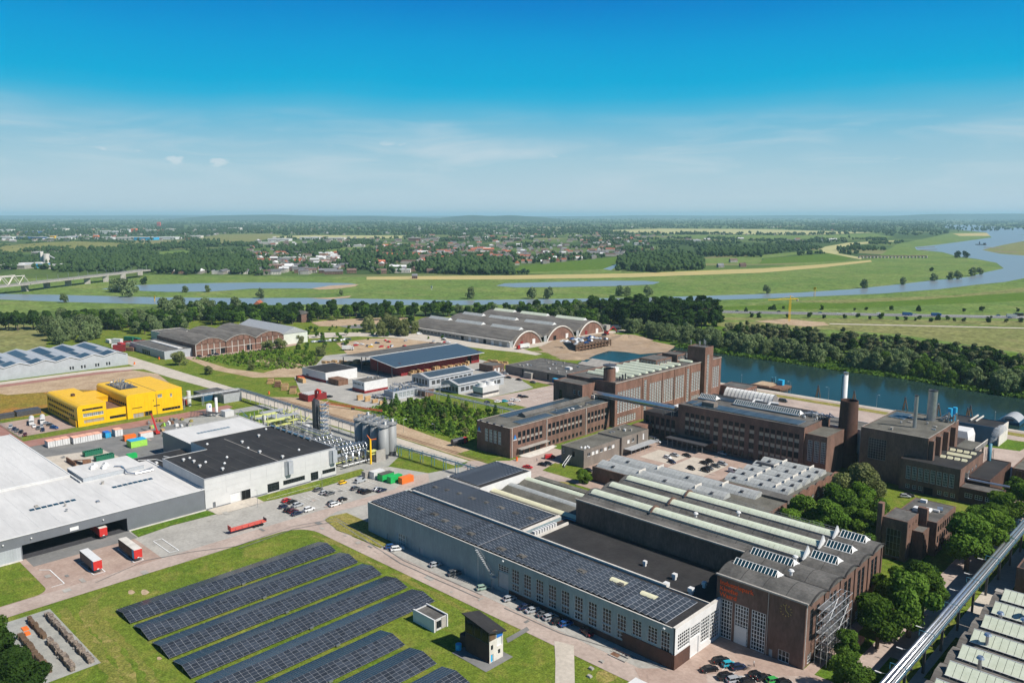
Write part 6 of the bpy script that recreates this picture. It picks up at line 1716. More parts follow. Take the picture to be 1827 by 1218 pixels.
part(SK,'frame','steel_dark',lambda b: [b.tube((-81.4+i*2.4,370.8+j*2.4,8.2),(-81.4+i*2.4,370.8+j*2.4,13),.1,4) for i in range(2) for j in range(2)])
# white steam
sm = bpy.data.materials.new('steam'); sm.use_nodes = True
sm.node_tree.nodes.clear()
so = sm.node_tree.nodes.new('ShaderNodeOutputMaterial'); sv = sm.node_tree.nodes.new('ShaderNodeVolumePrincipled')
sv.inputs['Color'].default_value = (.95,.96,.97,1); sv.inputs['Density'].default_value = .45
sn = sm.node_tree.nodes.new('ShaderNodeTexNoise'); sn.inputs['Scale'].default_value = .9; sn.inputs['Detail'].default_value = 4
sg = sm.node_tree.nodes.new('ShaderNodeNewGeometry'); sr = sm.node_tree.nodes.new('ShaderNodeMapRange'); sr.inputs[1].default_value = .42; sr.inputs[2].default_value = .7; sr.inputs[4].default_value = 1.5
sm.node_tree.links.new(sg.outputs['Position'],sn.inputs[0]); sm.node_tree.links.new(sn.outputs[0],sr.inputs[0]); sm.node_tree.links.new(sr.outputs[0],sv.inputs['Density'])
sm.node_tree.links.new(sv.outputs[0],so.inputs['Volume']); MATS['steam'] = sm
b = MB()
n_ = 12; pr = [(0,.5),(1.5,1.0),(3,1.5),(4.6,2.2),(6.2,2.3),(7.6,1.3),(8.2,.1)]
rings = [[(-80.2+h*.42+r_*math.cos(2*math.pi*i/n_)*(1+.2*math.sin(3*i+h)),372+h*.5+r_*math.sin(2*math.pi*i/n_),15.5+h) for i in range(n_)] for h,r_ in pr]
for p,q in zip(rings,rings[1:]):
    for i in range(n_): b.face([p[i],p[(i+1) % n_],q[(i+1) % n_],q[i]])
b.face(rings[0][::-1]); b.face(rings[-1])
tag(b.build('steam','steam',smooth=True),'white puff of steam above the short blue-grey stack','steam',None,'stuff')

# ================================================================ small brick office among the trees
O2 = thing('tower_office','small brick office with two slab chimneys among the street trees','building',(-79,275,0))
block(O2,-84.6,-77,261,272.5,0,13.6,'brick',S=[(-83.2,1,4.4,9.2,4,4,'grey')],E=[(263,11,.6,1.2,1,1,'dark'),(266,11,.6,1.2,1,1,'dark'),(269,11,.6,1.2,1,1,'dark')],roof='bitumen',parapet=.1,wname='tall_wall',rname='tall_roof')
e = []
for i in range(8): e += [(273.8+i*2.4,7.8,1.6,2.2,2,1,'dark'),(273.8+i*2.4,4.0,1.6,2.6,2,1,'dark'),(273.8+i*2.4,1.0,1.6,2.0,2,1,'dark')]
block(O2,-84.6,-71.6,272.51,293,0,11.6,'brick',E=e,roof='bitumen',parapet=.1)
block(O2,-76.99,-73.6,266,272.4,0,9.6,'brick',roof='bitumen',parapet=.1,wname='porch_wall',rname='porch_roof')
part(O2,'slab_chimney','brick',lambda b: b.box(-77.6,-74.6,272.0,273.6,8,15.6))
part(O2,'slab_chimney','brick',lambda b: b.box(-86.2,-84.7,260.2,262.4,0,18))
part(O2,'roof_plant','white_paint',lambda b: b.bc(-79,280,11.5,4.2,2.4,1.2).tube((-76.5,279,12.2),(-76.5,282,12.2),.7,10).tube((-78,283,12),(-74,283,12),.5,8))
part(O2,'roof_plant','steel_bright',lambda b: b.tube((-75,284,12.2),(-73.4,284.6,12.2),.9,10))
part(O2,'roof_hatch','white_paint',lambda b: b.bc(-81,290,11.5,2,1.4,1.0))

# ================================================================ sawtooth hall, lower right, and the silver pipe bridge
SW = thing('sawtooth_hall','grey folded-roof hall with pale green glazing in the lower right corner','building',(-25,200,0))
block(SW,-46.6,5,150,228,0,7.4,'brick',noroof=True)
for i in range(9):
    y = 151.6+i*9.55-.0
    y0,y1 = y-9.0+0,y+.4
    yc = 187.9+(i-3)*9.75
    # folded grey bay, green glazed slope facing the camera
    part(SW,'roof_bay','asbestos',lambda b: b.face([(-46.8,yc-4.6,7.3),(5,yc-4.6,7.3),(5,yc-1.8,8.6),(-46.8,yc-1.8,8.6)]).face([(-46.8,yc-1.8,8.6),(5,yc-1.8,8.6),(5,yc+2.2,8.6),(-46.8,yc+2.2,8.6)]).face([(-46.8,yc+2.2,8.6),(5,yc+2.2,8.6),(5,yc+5.0,7.3),(-46.8,yc+5.0,7.3)]).face([(-46.8,yc+5.0,7.2),(-46.8,yc-4.6,7.2),(-46.8,yc-1.8,8.6),(-46.8,yc+2.2,8.6)]))
    gl = part(SW,'glazing_frame','frame_white',lambda b: b.face([(-44.6,yc-2.6,8.62),(-44.6,yc+1.8,8.62),(-44.6,yc+.9,10.6)][::-1]).beam((-44.6,yc-2.6,8.7),(-20,yc-2.6,8.7),.12,.12).beam((-44.6,yc+.9,10.62),(-20,yc+.9,10.62),.12,.12))
    for k in range(16):
        xa = -44.5+k*1.54
        MB().face([(xa,yc-2.6,8.72),(xa+1.46,yc-2.6,8.72),(xa+1.46,yc+.9,10.6),(xa,yc+.9,10.6)]).build('pane','skylight_green',gl)
    part(SW,'glazing_back','asbestos',lambda b: b.face([(-44.5,yc+1.9,8.6),(-44.5,yc+.95,10.58),(-20,yc+.95,10.58),(-20,yc+1.9,8.6)][::-1]))
for x,y in ((-41.5,219.4),(-36.5,219.8),(-37,226),(-41,205.5),(-39.5,193),(-35,221.5)): part(SW,'cowl_vent','steel_bright',lambda b: b.cyl(x,y,8.4,11.4,.42,n=10).cyl(x,y,11.4,11.9,.9,.6,n=12))
for i,(x,y) in enumerate([(-47.7,247.4),(-45.2,247.8),(-42.6,247.9)]):
    PR = thing('brick_pier',['free-standing brick pier nearest the pipe bridge','free-standing brick pier, middle of three','free-standing brick pier at the right picture edge'][i],'pier',(x,y,0),group='brick piers behind the folded-roof hall')
    part(PR,'shaft','brick',lambda b: b.bc(x,y,0,1.5,1.9,5.2))
    part(PR,'cap','concrete',lambda b: b.bc(x,y,5.2,1.8,2.2,.3))
DK = thing('dark_east_hall','dark brick hall beyond the pipe bridge at the right picture edge','building',(-30,270,0))
block(DK,-46,10,258,310,0,9.5,'brick',roof='bitumen_black',parapet=.3)
part(DK,'glass_dome','glass_pale',lambda b: b.vault(-45,-38,270,288,9.5,3.2,'y',8))
PBR = thing('silver_pipe_bridge','long silver pipe bridge on posts crossing the lower right corner','pipe bridge',(-52,220,0))
for i in range(14):
    y = 142+i*14
    part(PBR,'support','steel_dark',lambda b: b.box(-52.6,-52.0,y-.2,y+.2,0,7.9).box(-54.4,-50.8,y-.15,y+.15,7.6,8.0))
part(PBR,'deck','steel_dark',lambda b: b.box(-53.9,-51.0,130,330,8.0,8.12))
for x,r_,z,m_ in ((-53.4,.42,8.75,'steel_bright'),(-52.5,.36,8.7,'steel_bright'),(-51.9,.2,8.5,'steel_paint_grey'),(-51.5,.15,8.45,'steel'),(-51.2,.12,8.4,'rust')): part(PBR,'pipe',m_,lambda b: b.tube((x,130,z),(x,330,z),r_,10),True)
part(PBR,'railing','steel_blue',lambda b: [b.tube((-51.0,130+i*2.5,8.1),(-51.0,130+i*2.5,9.2),.05,4) for i in range(80)]+[b.tube((-51.0,130,z),(-51.0,330,z),.05,4) for z in (8.7,9.2)])
for i in range(10): part(PBR,'pipe_hanger','steel_blue',lambda b: b.path([(-54.4,140+i*20,8.1),(-54.4,140+i*20,9.8),(-51.0,140+i*20,9.8),(-51.0,140+i*20,8.1)],.09,4))
for i in range(11): part(PBR,'street_lamp_arm','white_paint',lambda b: b.box(-57.0,-55.6,150+i*14,150.4+i*14,7.4,7.55).tube((-55.8,150.2+i*14,7.5),(-53.8,150.2+i*14,7.9),.05,4))
# ================================================================ chemical plant
rc = random.Random(77)
CP = thing('process_unit','pale yellow-green steel process frame full of pipes behind the black roof','plant',(-361,204,0))
for i in range(6):
    for j in range(4):
        part(CP,'column','plant_yellow' if (i+j) % 2 else 'steel',lambda b: b.tube((-372+i*4.4,190+j*7,0),(-372+i*4.4,190+j*7,9.5+(i+j) % 3*1.6),.2,5))
for z in (3.4,6.6,9.4):
    for i in range(5):
        if rc.random() < .75:
            y0 = 190+rc.choice((0,7)); part(CP,'platform',rc.choice(['plant_yellow','plant_yellow','steel_paint_grey']),lambda b: b.box(-372+i*4.4,-368+i*4.4,y0,y0+13.5,z,z+.15).box(-372+i*4.4,-368+i*4.4,y0-.05,y0+.05,z+1,z+1.1))
for i in range(44):
    x,y,z = rc.uniform(-374,-350),rc.uniform(187,213),rc.uniform(1,10)
    m_ = rc.choice(['steel_bright','steel','plant_yellow','steel_paint_grey','white_paint'])
    if rc.random() < .3: part(CP,'vessel',m_,lambda b: b.cyl(x,y,z,z+rc.uniform(1.5,3.5),rc.uniform(.5,1.0),n=10))
    else: part(CP,'pipe',m_,lambda b: b.path([(x,y,z),(x+rc.uniform(-6,6),y,z),(x+rc.uniform(-3,3),y,z+rc.uniform(-3,3)),(x,y+rc.uniform(-6,6),z)],rc.uniform(.12,.3),6))
BT = thing('black_column','tall black distillation column with red crown and lattice stair','tower',(-337,209,0))
part(BT,'shaft','steel_dark',lambda b: b.box(-338.4,-335.6,207.8,210.4,0,19.5).cyl(-337,209,19.5,20.6,1.2,n=14),False)
part(BT,'red_crown','red_paint',lambda b: b.cyl(-336.6,209.2,20.4,24.5,.75,n=10).path([(-336.6,209.2,24.3),(-335.6,209.4,25.2),(-333.6,209.8,24.8)],.6,8).bc(-334.2,209.8,23.4,1.2,1.2,1.4))
for x,y in ((-334.6,209),(-334.6,212.6),(-331,209),(-331,212.6)): part(BT,'stair_column','steel_bright',lambda b: b.tube((x,y,0),(x,y,18.5),.13,5))
for k in range(9): part(BT,'stair_flight','steel',lambda b: b.box(-334.6,-331,209,212.6,1.9+k*2,2.0+k*2).tube((-334.6,209,2+k*2),(-331,209,3.9+k*2),.1,4).tube((-331,209,2+k*2),(-331,212.6,4+k*2),.1,4))
CD = thing('condenser_bank','bank of silver U-shaped condenser pipes beside the silos','plant',(-292,198,0))
for i in range(4):
    y = 192.7+i*3.4
    part(CD,'down_pipe','steel_bright',lambda b: b.tube((-287.6,y,0),(-287.6,y,6.2),.5,9),True)
    for s_ in (-.9,.9): part(CD,'pipe_bend','steel_bright',lambda b: b.path([(-287.6,y,6.1),(-287.6,y+s_,7.2),(-288.2,y+s_,8.6),(-290,y+s_,9.2),(-292,y+s_,8.4),(-294,y+s_,8.2)],.36,8),True)
for j in range(3):
    for i in range(8):
        x,y = -299-j*8,187+i*2.1
        part(CD,'pipe_bend','steel_bright',lambda b: b.path([(x+2.4,y,6.6),(x+2.2,y,7.6),(x+1.2,y,8.4),(x,y,8.0),(x-1.6,y,6.8)],.34,7),True)
for j in range(4):
    part(CD,'exchanger','steel',lambda b: b.tube((-290-j*9,186.5,5.4),(-290-j*9,204,5.4),.9,10))
    part(CD,'rack_beam','plant_yellow',lambda b: b.box(-294-j*9,-293.7-j*9,186,205,4.2,4.6).box(-290-j*9,-289.7-j*9,186,205,2.2,2.5))
    for y in (186.5,195,204): part(CD,'rack_post','steel_paint_grey',lambda b: b.tube((-292-j*9,y,0),(-292-j*9,y,6),.16,5))
for i in range(5): part(CD,'low_header','white_paint',lambda b: b.tube((-286.4+i*.0,190+i*3,1.6),(-286.4,192.6+i*3,1.6),.35,8))
RK = thing('central_pipe_rack','dense grey pipe rack between the process frame and the silos','plant',(-325,205,0))
for i in range(10):
    x = -348+i*5.5
    part(RK,'portal','steel_paint_grey',lambda b: b.tube((x,199,0),(x,199,6.4),.16,5).tube((x,206,0),(x,206,6.4),.16,5).tube((x,199,4.2),(x,206,4.2),.14,5).tube((x,199,6.2),(x,206,6.2),.14,5))
for i in range(12): part(RK,'pipe',rc.choice(['steel_bright','steel','white_paint','steel_paint_grey','plant_yellow']),lambda b: b.tube((-349,199.4+i*.55,4.5+(i % 2)*2),(-298,199.4+i*.55,4.5+(i % 2)*2),rc.uniform(.12,.26),7))
for i in range(46):
    x,y = rc.uniform(-350,-298),rc.uniform(186,217)
    m_ = rc.choice(['steel_bright','steel','white_paint','steel_paint_grey','concrete','plant_yellow'])
    k = rc.random()
    if k < .4: part(RK,'vessel',m_,lambda b: b.cyl(x,y,.1,rc.uniform(2,5),rc.uniform(.5,1.2),n=10))
    elif k < .6: part(RK,'skid_box',m_,lambda b: b.bc(x,y,.1,rc.uniform(1.5,3.5),rc.uniform(1,2.5),rc.uniform(1,2.8)))
    else: part(RK,'pipe',m_,lambda b: b.path([(x,y,.1),(x,y,rc.uniform(2,6)),(x+rc.uniform(-5,5),y,4),(x,y+rc.uniform(-4,4),4)],rc.uniform(.1,.28),6))
SLG = 'silos in two rows beside the plant'
for r_ in range(2):
    for i in range(4):
        x,y = -305.5+i*6.1-r_*1.5,212.8+r_*5.6
        t = thing('metal_silo',['%s of the front row of ribbed grey silos' % ['leftmost','second','third','rightmost'][i],'%s of the rear row of ribbed grey silos, partly hidden' % ['leftmost','second','third','rightmost'][i]][r_],'silo',(x,y,0),group=SLG)
        part(t,'shell','silo_metal',lambda b: b.cyl(x,y,2.2,15.4,2.45,n=26),True)
        part(t,'roof_cone','silo_metal',lambda b: b.cyl(x,y,15.4,16.1,2.4,.6,n=22))
        part(t,'skirt','steel_dark',lambda b: b.cyl(x,y,0,2.2,2.1,n=16))
        part(t,'guard_rail','steel_bright',lambda b: [b.tube((x+2.7*math.cos(a*.45),y+2.7*math.sin(a*.45),15.2),(x+2.7*math.cos(a*.45),y+2.7*math.sin(a*.45),16.6),.05,4) for a in range(14)]+[b.tube((x+2.7*math.cos(a*.45),y+2.7*math.sin(a*.45),16.5),(x+2.7*math.cos(a*.45+.45),y+2.7*math.sin(a*.45+.45),16.5),.06,4) for a in range(14)])
        part(t,'gangway','steel',lambda b: b.cyl(x,y,14.9,15.1,2.95,n=20))
        part(t,'filter_unit',rc.choice(['steel','white_paint','steel_bright']),lambda b: b.bc(x+rc.uniform(-1,1),y+rc.uniform(-1,1),15.8,.9,.9,1.6).tube((x-1.2,y,16),(x+1.4,y+.6,17.6),.16,6))
SB = thing('silo_bund','dark concrete bund wall at the foot of the silos','wall',(-292,208,0))
part(SB,'bund_wall','concrete',lambda b: b.box(-302,-284.4,206.4,207,0,4.2).box(-284.8,-284.2,206.4,211.5,0,5.4).box(-302,-301.4,206.4,211,0,4.2))
part(SB,'pump_deck','steel_dark',lambda b: b.box(-301,-285,207.2,210,0,3))
YC = thing('yellow_davit','slim yellow davit crane between the condensers and the silos','crane',(-284.3,203.4,0))
part(YC,'mast','yellow_panel',lambda b: b.bc(-284.3,203.4,0,.7,.7,11.5))
part(YC,'jib','orange_paint',lambda b: b.beam((-284.3,203.4,11.2),(-282.4,205.4,11.6),.3,.3).beam((-284.3,203.4,11.5),(-285.2,202.4,13.4),.22,.22))
part(YC,'access_platform','plant_yellow',lambda b: b.box(-288,-284.6,203.8,208,4,4.2).box(-288,-284.6,203.8,208,5.1,5.2))
BM = thing('red_lattice_boom','red lattice crane boom lying on trestles beside the pump house','crane boom',(-375,256,0))
a_,b_ = Vector((-394,250.6,1.6)),Vector((-355,262.6,1.4)); d_ = (b_-a_)
for oy,oz in ((-.7,0),(.7,0),(0,1.2)): part(BM,'chord','red_lattice',lambda b: b.tube(tuple(a_+Vector((0,oy,oz))),tuple(b_+Vector((0,oy*.4,oz*.5))),.16,5))
part(BM,'lacing','red_lattice',lambda b: [b.tube(tuple(a_+d_*(i/22)+Vector((0,-.7 if i % 2 else .7,0))),tuple(a_+d_*((i+1)/22)+Vector((0,0,1.1))),.09,4) for i in range(22)])
for i in (0.03,.5,.97): part(BM,'trestle','steel_dark',lambda b: b.bc(*(a_+d_*i).xy,0,1.0,1.6,1.4))
TK = thing('white_tank','white upright gas tank with round emblem beside the pink road','tank',(-420,193,0))
part(TK,'shell','white_paint',lambda b: b.cyl(-420,193,.6,6.6,1.55,n=20).cyl(-420,193,6.6,7.1,1.5,.5,n=20),True)
for k in range(3): part(TK,'leg','steel',lambda b: b.bc(-420+1.1*math.cos(k*2.1),193+1.1*math.sin(k*2.1),0,.25,.25,.8))
part(TK,'tank_emblem','sign_blue',lambda b: b.cyl(-418.4,192.6,0,0,0,0,3) if False else b.box(-418.5,-418.4,192.5,193.3,5.2,6.0))
T2 = thing('white_tank','slender tall white tank beside the gas tank','tank',(-416.5,195.6,0))
part(T2,'shell','white_paint',lambda b: b.cyl(-416.5,195.6,.3,10.6,.75,n=16),True)
part(T2,'base','concrete',lambda b: b.bc(-416.5,195.6,0,2.4,2.4,.3))
TU = thing('tank_service_unit','white box unit and pipe bundles next to the white tanks','plant',(-414,199,0))
part(TU,'cabinet','clad_white',lambda b: b.box(-416,-410.5,197.5,202.6,0,3.2))
part(TU,'pipe_bundle','steel_dark',lambda b: [b.path([(-424+i*.5,184+i*.6,.3),(-424+i*.5,184+i*.6,3.5),(-419,190,3.5-i*.3),(-414,197,2)],.12,5) for i in range(8)])
GS = thing('grey_gas_shed','pair of small grey sheds beside the yellow office','shed',(-448,213,0))
block(GS,-454,-442,212.4,223.5,0,5.4,'steel_paint_grey',roof='bitumen',parapet=.1)
block(GS,-466,-455,205,220,0,5.0,'blue_deep',roof='bitumen',parapet=.1,wname='rear_wall',rname='rear_roof')
part(GS,'white_tank','white_paint',lambda b: b.cyl(-451,195.5,0,9,1.2,n=16))
tag(MB().box(-472,-455,191,196,0,2.8).build('red_container','red_paint'),'long red container behind the yellow office','container')
SMH = thing('switch_hut','small dark switch hut on the fenced grass by the pink road','hut',(-392,213,0))
part(SMH,'wall','clad_grey',lambda b: b.box(-394.5,-389.5,210.6,215.4,0,3.3)); part(SMH,'roof','concrete',lambda b: b.box(-394.8,-389.2,210.3,215.7,3.3,3.6)); part(SMH,'door','frame_white',lambda b: b.box(-389.5,-389.4,211.4,212.6,.1,2.4))

# ================================================================ containers and yard things
def container(x,y,rz,L_,m,label,group=None,top=None,h=2.6,w_=2.5):
    t = thing('container',label,'container',(x,y,.07),rz,group)
    b = MB()
    b.box(-L_/2,L_/2,-w_/2,w_/2,.1,h)
    new('box',b.mesh('box',m),t,local=True)
    r = MB()
    n_ = int(L_/.6)
    for i in range(n_): r.box(-L_/2+.15+i*.6,-L_/2+.4+i*.6,-w_/2-.05,w_/2+.05,.2,h-.15)
    for sx in (-1,1):
        for sy in (-1,1): r.bc(sx*(L_/2-.04),sy*(w_/2-.04),.05,.18,.18,h+.02)
    new('corrugation',r.mesh('corrugation',m),t,local=True)
    new('roof_panel',MB().box(-L_/2-.05,L_/2+.05,-w_/2-.06,w_/2+.06,h,h+.1).mesh('roof_panel',top or m),t,local=True)
    new('door_bar',MB().box(L_/2+.01,L_/2+.07,-.7,-.6,.3,h-.2).box(L_/2+.01,L_/2+.07,.6,.7,.3,h-.2).mesh('door_bar','steel'),t,local=True)
    return t


Q = R(90)
for i in range(3): container(-418,112.4+i*3.3,0,5,'white_paint','white site cabin, %s of the three nearest the pink square' % ['first','second','third'][i],'white cabins along the pink road','tarp_peach',3.0,3.0)
for i in range(4): container(-416,123+i*3.3,0,5,'white_paint','white site cabin, %s of the row of four along the pink road' % ['first','second','third','last'][i],'white cabins along the pink road','tarp_peach',3.0,3.0)
container(-416,137.6,0,4.6,'cyan_paint','blue container at the end of the white cabin row',top='sign_blue')
container(-415,142.4,0,4.6,'white_paint','single white cabin beyond the blue container',top='tarp_peach',h=3.4,w_=3.6)
container(-402,143.4,Q,5.4,'orange_paint','orange container behind the lime green box')
container(-389,142,Q,7.5,'lime_paint','lime green box with bright blue roof in the back yard',top='cyan_paint',h=3.2,w_=5.5)
container(-400,150.5,Q,6,'white_paint','white container with peach roof beside the red lift',top='tarp_peach',h=3.0,w_=3.2)
for i,(x,y) in enumerate(((-388.5,121.8),(-377,122.8))):
    t = thing('skip_container',['dark green open skip, nearer the white cabins','dark green open skip, nearer the warehouse'][i],'skip',(x,y,.1),Q,'green skips')
    new('shell',MB().box(-4,4,-1.4,-1.25,.2,2.3).box(-4,4,1.25,1.4,.2,2.3).box(-4,-3.85,-1.4,1.4,.2,2.3).box(3.85,4,-1.4,1.4,.2,2.3).box(-4,4,-1.3,1.3,.2,.4).mesh('shell','green_dark'),t,local=True)
    new('ribs',MB().mesh('ribs','green_dark') if False else (lambda r: ([r.box(-3.8+k*.95,-3.65+k*.95,-1.5,1.5,.2,2.25) for k in range(9)],r.mesh('ribs','green_dark'))[1])(MB()),t,local=True)
container(-370.5,132.5,Q,4,'green_paint','small teal-green container beside the plant room',h=2.0)
tag(MB().face([(-386,110,.2),(-374,113,2.6),(-374,116,2.6),(-386,113,.2)]).box(-374.2,-373.8,112.8,116.2,.1,2.6).box(-386,-374,109.7,110.2,.1,2.2).build('dock_ramp','rust'),'rusty steel loading ramp with dark side behind the warehouse','ramp')
container(-270.6,192.4,Q,5.5,'concrete','grey container at the plant end of the centre car park',h=2.6)
container(-267.2,194.2,Q,5.5,'white_paint','white container beside the green ones at the car park',h=3.0,w_=3.2)
container(-262.4,195.2,Q,6,'green_paint','green container with dark roof at the car park, left of two',top='bitumen',h=2.9,w_=3.4)
container(-257.4,196,Q,6,'green_paint','bright green container, between the dark-roofed one and the orange one',h=2.7)
container(-253.4,198.8,Q,6,'orange_paint','orange container with white lettering panel at the car park',h=2.6)
rl = thing('telescopic_lift','red telescopic boom lift raised in the back yard','lift',(-404,157.4,0))
part(rl,'chassis','red_paint',lambda b: b.bc(-404,157.4,.5,4.2,2,1.0)); part(rl,'boom','red_paint',lambda b: b.beam((-403,157.4,1.5),(-409,157.8,8),.6,.6).beam((-409,157.8,8),(-411,158,9.2),.4,.4))
for sx in (-1,1):
    for sy in (-1,1): part(rl,'wheel','black_rubber',lambda b: b.tube((-404+sx*1.4,157.4+sy*.9,.5),(-404+sx*1.4,157.4+sy*1.2,.5),.5,10))
rj = random.Random(5)
for i in range(34):
    x,y = rj.uniform(-428,-395),rj.uniform(158,182)
    tag(MB().bc(x,y,.06,rj.uniform(1.2,2.6),rj.uniform(1,1.8),rj.uniform(.5,1.5)).bc(x+.3,y,.06,.7,.7,rj.uniform(1,2)).build('scrap_crate',rj.choice(['concrete','timber','grass_dry','steel','rust','white_paint','lime_paint'])),'crate or scrap load stored in the yard below the yellow office','crate','crates stored below the yellow office')

CN = [(-742,262,'red_dark'),(-735,268,'green_dark'),(-728,262,'red_dark'),(-722,270,'green_dark'),(-716,262,'concrete'),(-708,266,'red_dark'),(-700,258,'blue_deep'),(-730,256,'white_paint'),(-718,252,'white_paint'),(-704,250,'red_paint'),(-692,252,'rust'),(-695,245,'red_dark'),(-748,256,'white_paint')]
for i,(x,y,m_) in enumerate(CN): container(x+18,y-6,(i % 3)*.5,9,m_,'%s container in the jumble behind the wavy solar hall, %s from the left' % ({'red_dark': 'dark red','green_dark': 'green','concrete': 'grey','blue_deep': 'dark blue','white_paint': 'white','red_paint': 'red','rust': 'rusty'}[m_],['first','second','third','fourth','fifth','sixth','seventh','eighth','ninth','tenth','eleventh','twelfth','thirteenth'][i]),'containers behind the wavy solar hall',h=2.8+(i % 2)*2.6,w_=3.2)
OT = thing('old_brick_tower','old brown brick stump tower at the edge of the dark tree belt','tower',(*gp(541,574),0))
ox_,oy_ = gp(541,574)
part(OT,'wall','brick',lambda b: b.bc(ox_,oy_,0,10,10,9)); part(OT,'roof','bitumen',lambda b: b.gable(ox_-5.5,ox_+5.5,oy_-5.5,oy_+5.5,9,3,'x'))
LR = thing('rear_flat_block','pale flat-roofed block behind the brick barrel halls','building',(-715,300,0))
block(LR,-728,-702,285,312,0,7.5,'concrete_pale',E=[(287+i*4,4,2.4,1.8,2,1,'dark') for i in range(6)],roof='bitumen',parapet=.3)

# ================================================================ vehicles
def loft(b,secs,mi=0):
    """secs: list of (x, [(y, z), ...]) cross-sections joined into a skin."""
    n = len(secs[0][1]); base = len(b.v)
    for x,pts in secs: b.v += [(x,y,z) for y,z in pts]
    for s in range(len(secs)-1):
        for i in range(n):
            j = (i+1) % n
            b.f.append((base+s*n+i,base+s*n+j,base+(s+1)*n+j,base+(s+1)*n+i)); b.m.append(mi)
    b.f.append(tuple(base+i for i in reversed(range(n)))); b.m.append(mi)
    b.f.append(tuple(base+(len(secs)-1)*n+i for i in range(n))); b.m.append(mi)


def sec(w_,z0,z1,k=.93):
    return [(-w_*.9,z0),(w_*.9,z0),(w_,z0+(z1-z0)*.45),(w_*k,z1-.04),(w_*k*.86,z1),(-w_*k*.86,z1),(-w_*k,z1-.04),(-w_,z0+(z1-z0)*.45)]


# length, half width, bonnet, belt, roof height, windscreen base / roof front / roof rear / rear base (x, front is +)
CARS = {'hatch': (4.1,.88,.88,.95,1.48,1.05,.35,-1.35,-1.9),'sedan': (4.6,.90,.86,.94,1.42,1.1,.3,-1.0,-1.75),'estate': (4.7,.91,.90,.97,1.50,1.2,.45,-1.75,-2.2),
        'suv': (4.5,.94,1.0,1.08,1.68,1.2,.45,-1.6,-2.1),'van': (5.2,.98,1.15,1.25,2.0,1.75,1.15,-2.35,-2.5),'mini': (3.6,.82,.92,.98,1.5,1.05,.45,-1.2,-1.7)}
CMESH = {}


def car_meshes(kind,colour):
    key = (kind,colour)
    if key in CMESH: return CMESH[key]
    L_,W_,hb,bl,rf,wb,rfx,rrx,rb = CARS[kind]; h = L_/2
    body = MB()
    loft(body,[(-h,sec(W_*.86,.45,bl-.12)),(-h+.12,sec(W_*.96,.28,bl-.02)),(-h+.9,sec(W_,.2,bl)),(0,sec(W_,.2,bl)),(wb+.05,sec(W_,.2,bl)),(h-.75,sec(W_*.98,.22,hb-.04)),(h-.2,sec(W_*.93,.28,hb-.17)),(h,sec(W_*.8,.4,hb-.3))])
    glass = MB()

    def gsec(x,w_,z0,z1): return (x,[(-w_,z0),(w_,z0),(w_*.84,z1),(-w_*.84,z1)])
    zb = bl-.05
    loft(glass,[gsec(rb,W_*.86,zb,zb+.03),gsec(rrx,W_*.88,zb,rf-.05),gsec(rfx,W_*.88,zb,rf-.05),gsec(wb,W_*.86,zb,zb+.03)])
    roof = MB()
    loft(roof,[(rrx-.12,[(-W_*.70,rf-.09),(W_*.70,rf-.09),(W_*.66,rf-.03),(-W_*.66,rf-.03)]),(rrx+.3,[(-W_*.75,rf-.08),(W_*.75,rf-.08),(W_*.68,rf+.02),(-W_*.68,rf+.02)]),(rfx-.25,[(-W_*.75,rf-.08),(W_*.75,rf-.08),(W_*.68,rf+.02),(-W_*.68,rf+.02)]),(rfx+.1,[(-W_*.70,rf-.1),(W_*.70,rf-.1),(W_*.66,rf-.04),(-W_*.66,rf-.04)])])
    for s_ in (-1,1):
        for xa,xb,za in ((wb,rfx,bl),(rb,rrx,bl)): roof.tube((xa,s_*W_*.84,zb),(xb,s_*W_*.73,rf-.05),.045,4)
        if kind != 'van': roof.tube((-.45,s_*W_*.885,zb),(-.5,s_*W_*.75,rf-.05),.04,4)
        else: roof.box(rrx,.2,s_*W_*.8-.06,s_*W_*.8+.06,zb,rf-.1)
    wheel = MB(); wheel.tube((0,-.11,0),(0,.11,0),.32,12).tube((0,-.12,0),(0,.12,0),.18,8,1)
    hl = MB().bc(0,0,0,.14,.34,.14); tl = MB().bc(0,0,0,.1,.24,.26)
    cm_ = 'car_'+colour
    if 'wheel' not in CMESH: CMESH['wheel'] = wheel.mesh('wheel',['black_rubber','chrome']); CMESH['hl'] = hl.mesh('headlight','lamp_glass'); CMESH['tl'] = tl.mesh('tail_light','tail_red')
    CMESH[key] = (body.mesh('body',cm_,smooth=False),glass.mesh('windows','glass'),roof.mesh('roof',cm_))
    return CMESH[key]


def car(x,y,rz,kind,colour,label,group=None):
    t = thing('parked_car' if kind != 'van' else 'parked_van',label,'car' if kind != 'van' else 'van',(x,y,.1),rz,group)
    bm,gm,rm = car_meshes(kind,colour)
    L_,W_,hb = CARS[kind][:3]
    new('body',bm,t,local=True); new('windows',gm,t,local=True); new('roof',rm,t,local=True)
    for sx in (-.30,.31):
        for sy in (-1,1): new('wheel',CMESH['wheel'],t,(L_*sx,sy*(W_-.08),.32),local=True)
    for sy in (-1,1):
        new('headlight',CMESH['hl'],t,(L_/2-.12,sy*W_*.66,hb-.34),local=True)
        new('tail_light',CMESH['tl'],t,(-L_/2+.06,sy*W_*.74,.68),local=True)
    return t


def cars(crop,items,group):
    ox,oy,sc_ = crop
    for (cx_,cy_,ang,kind,colour,label) in items:
        x,y = gp(ox+cx_/sc_,oy+cy_/sc_,.6)
        car(x,y,R(ang),kind,colour,label,group)


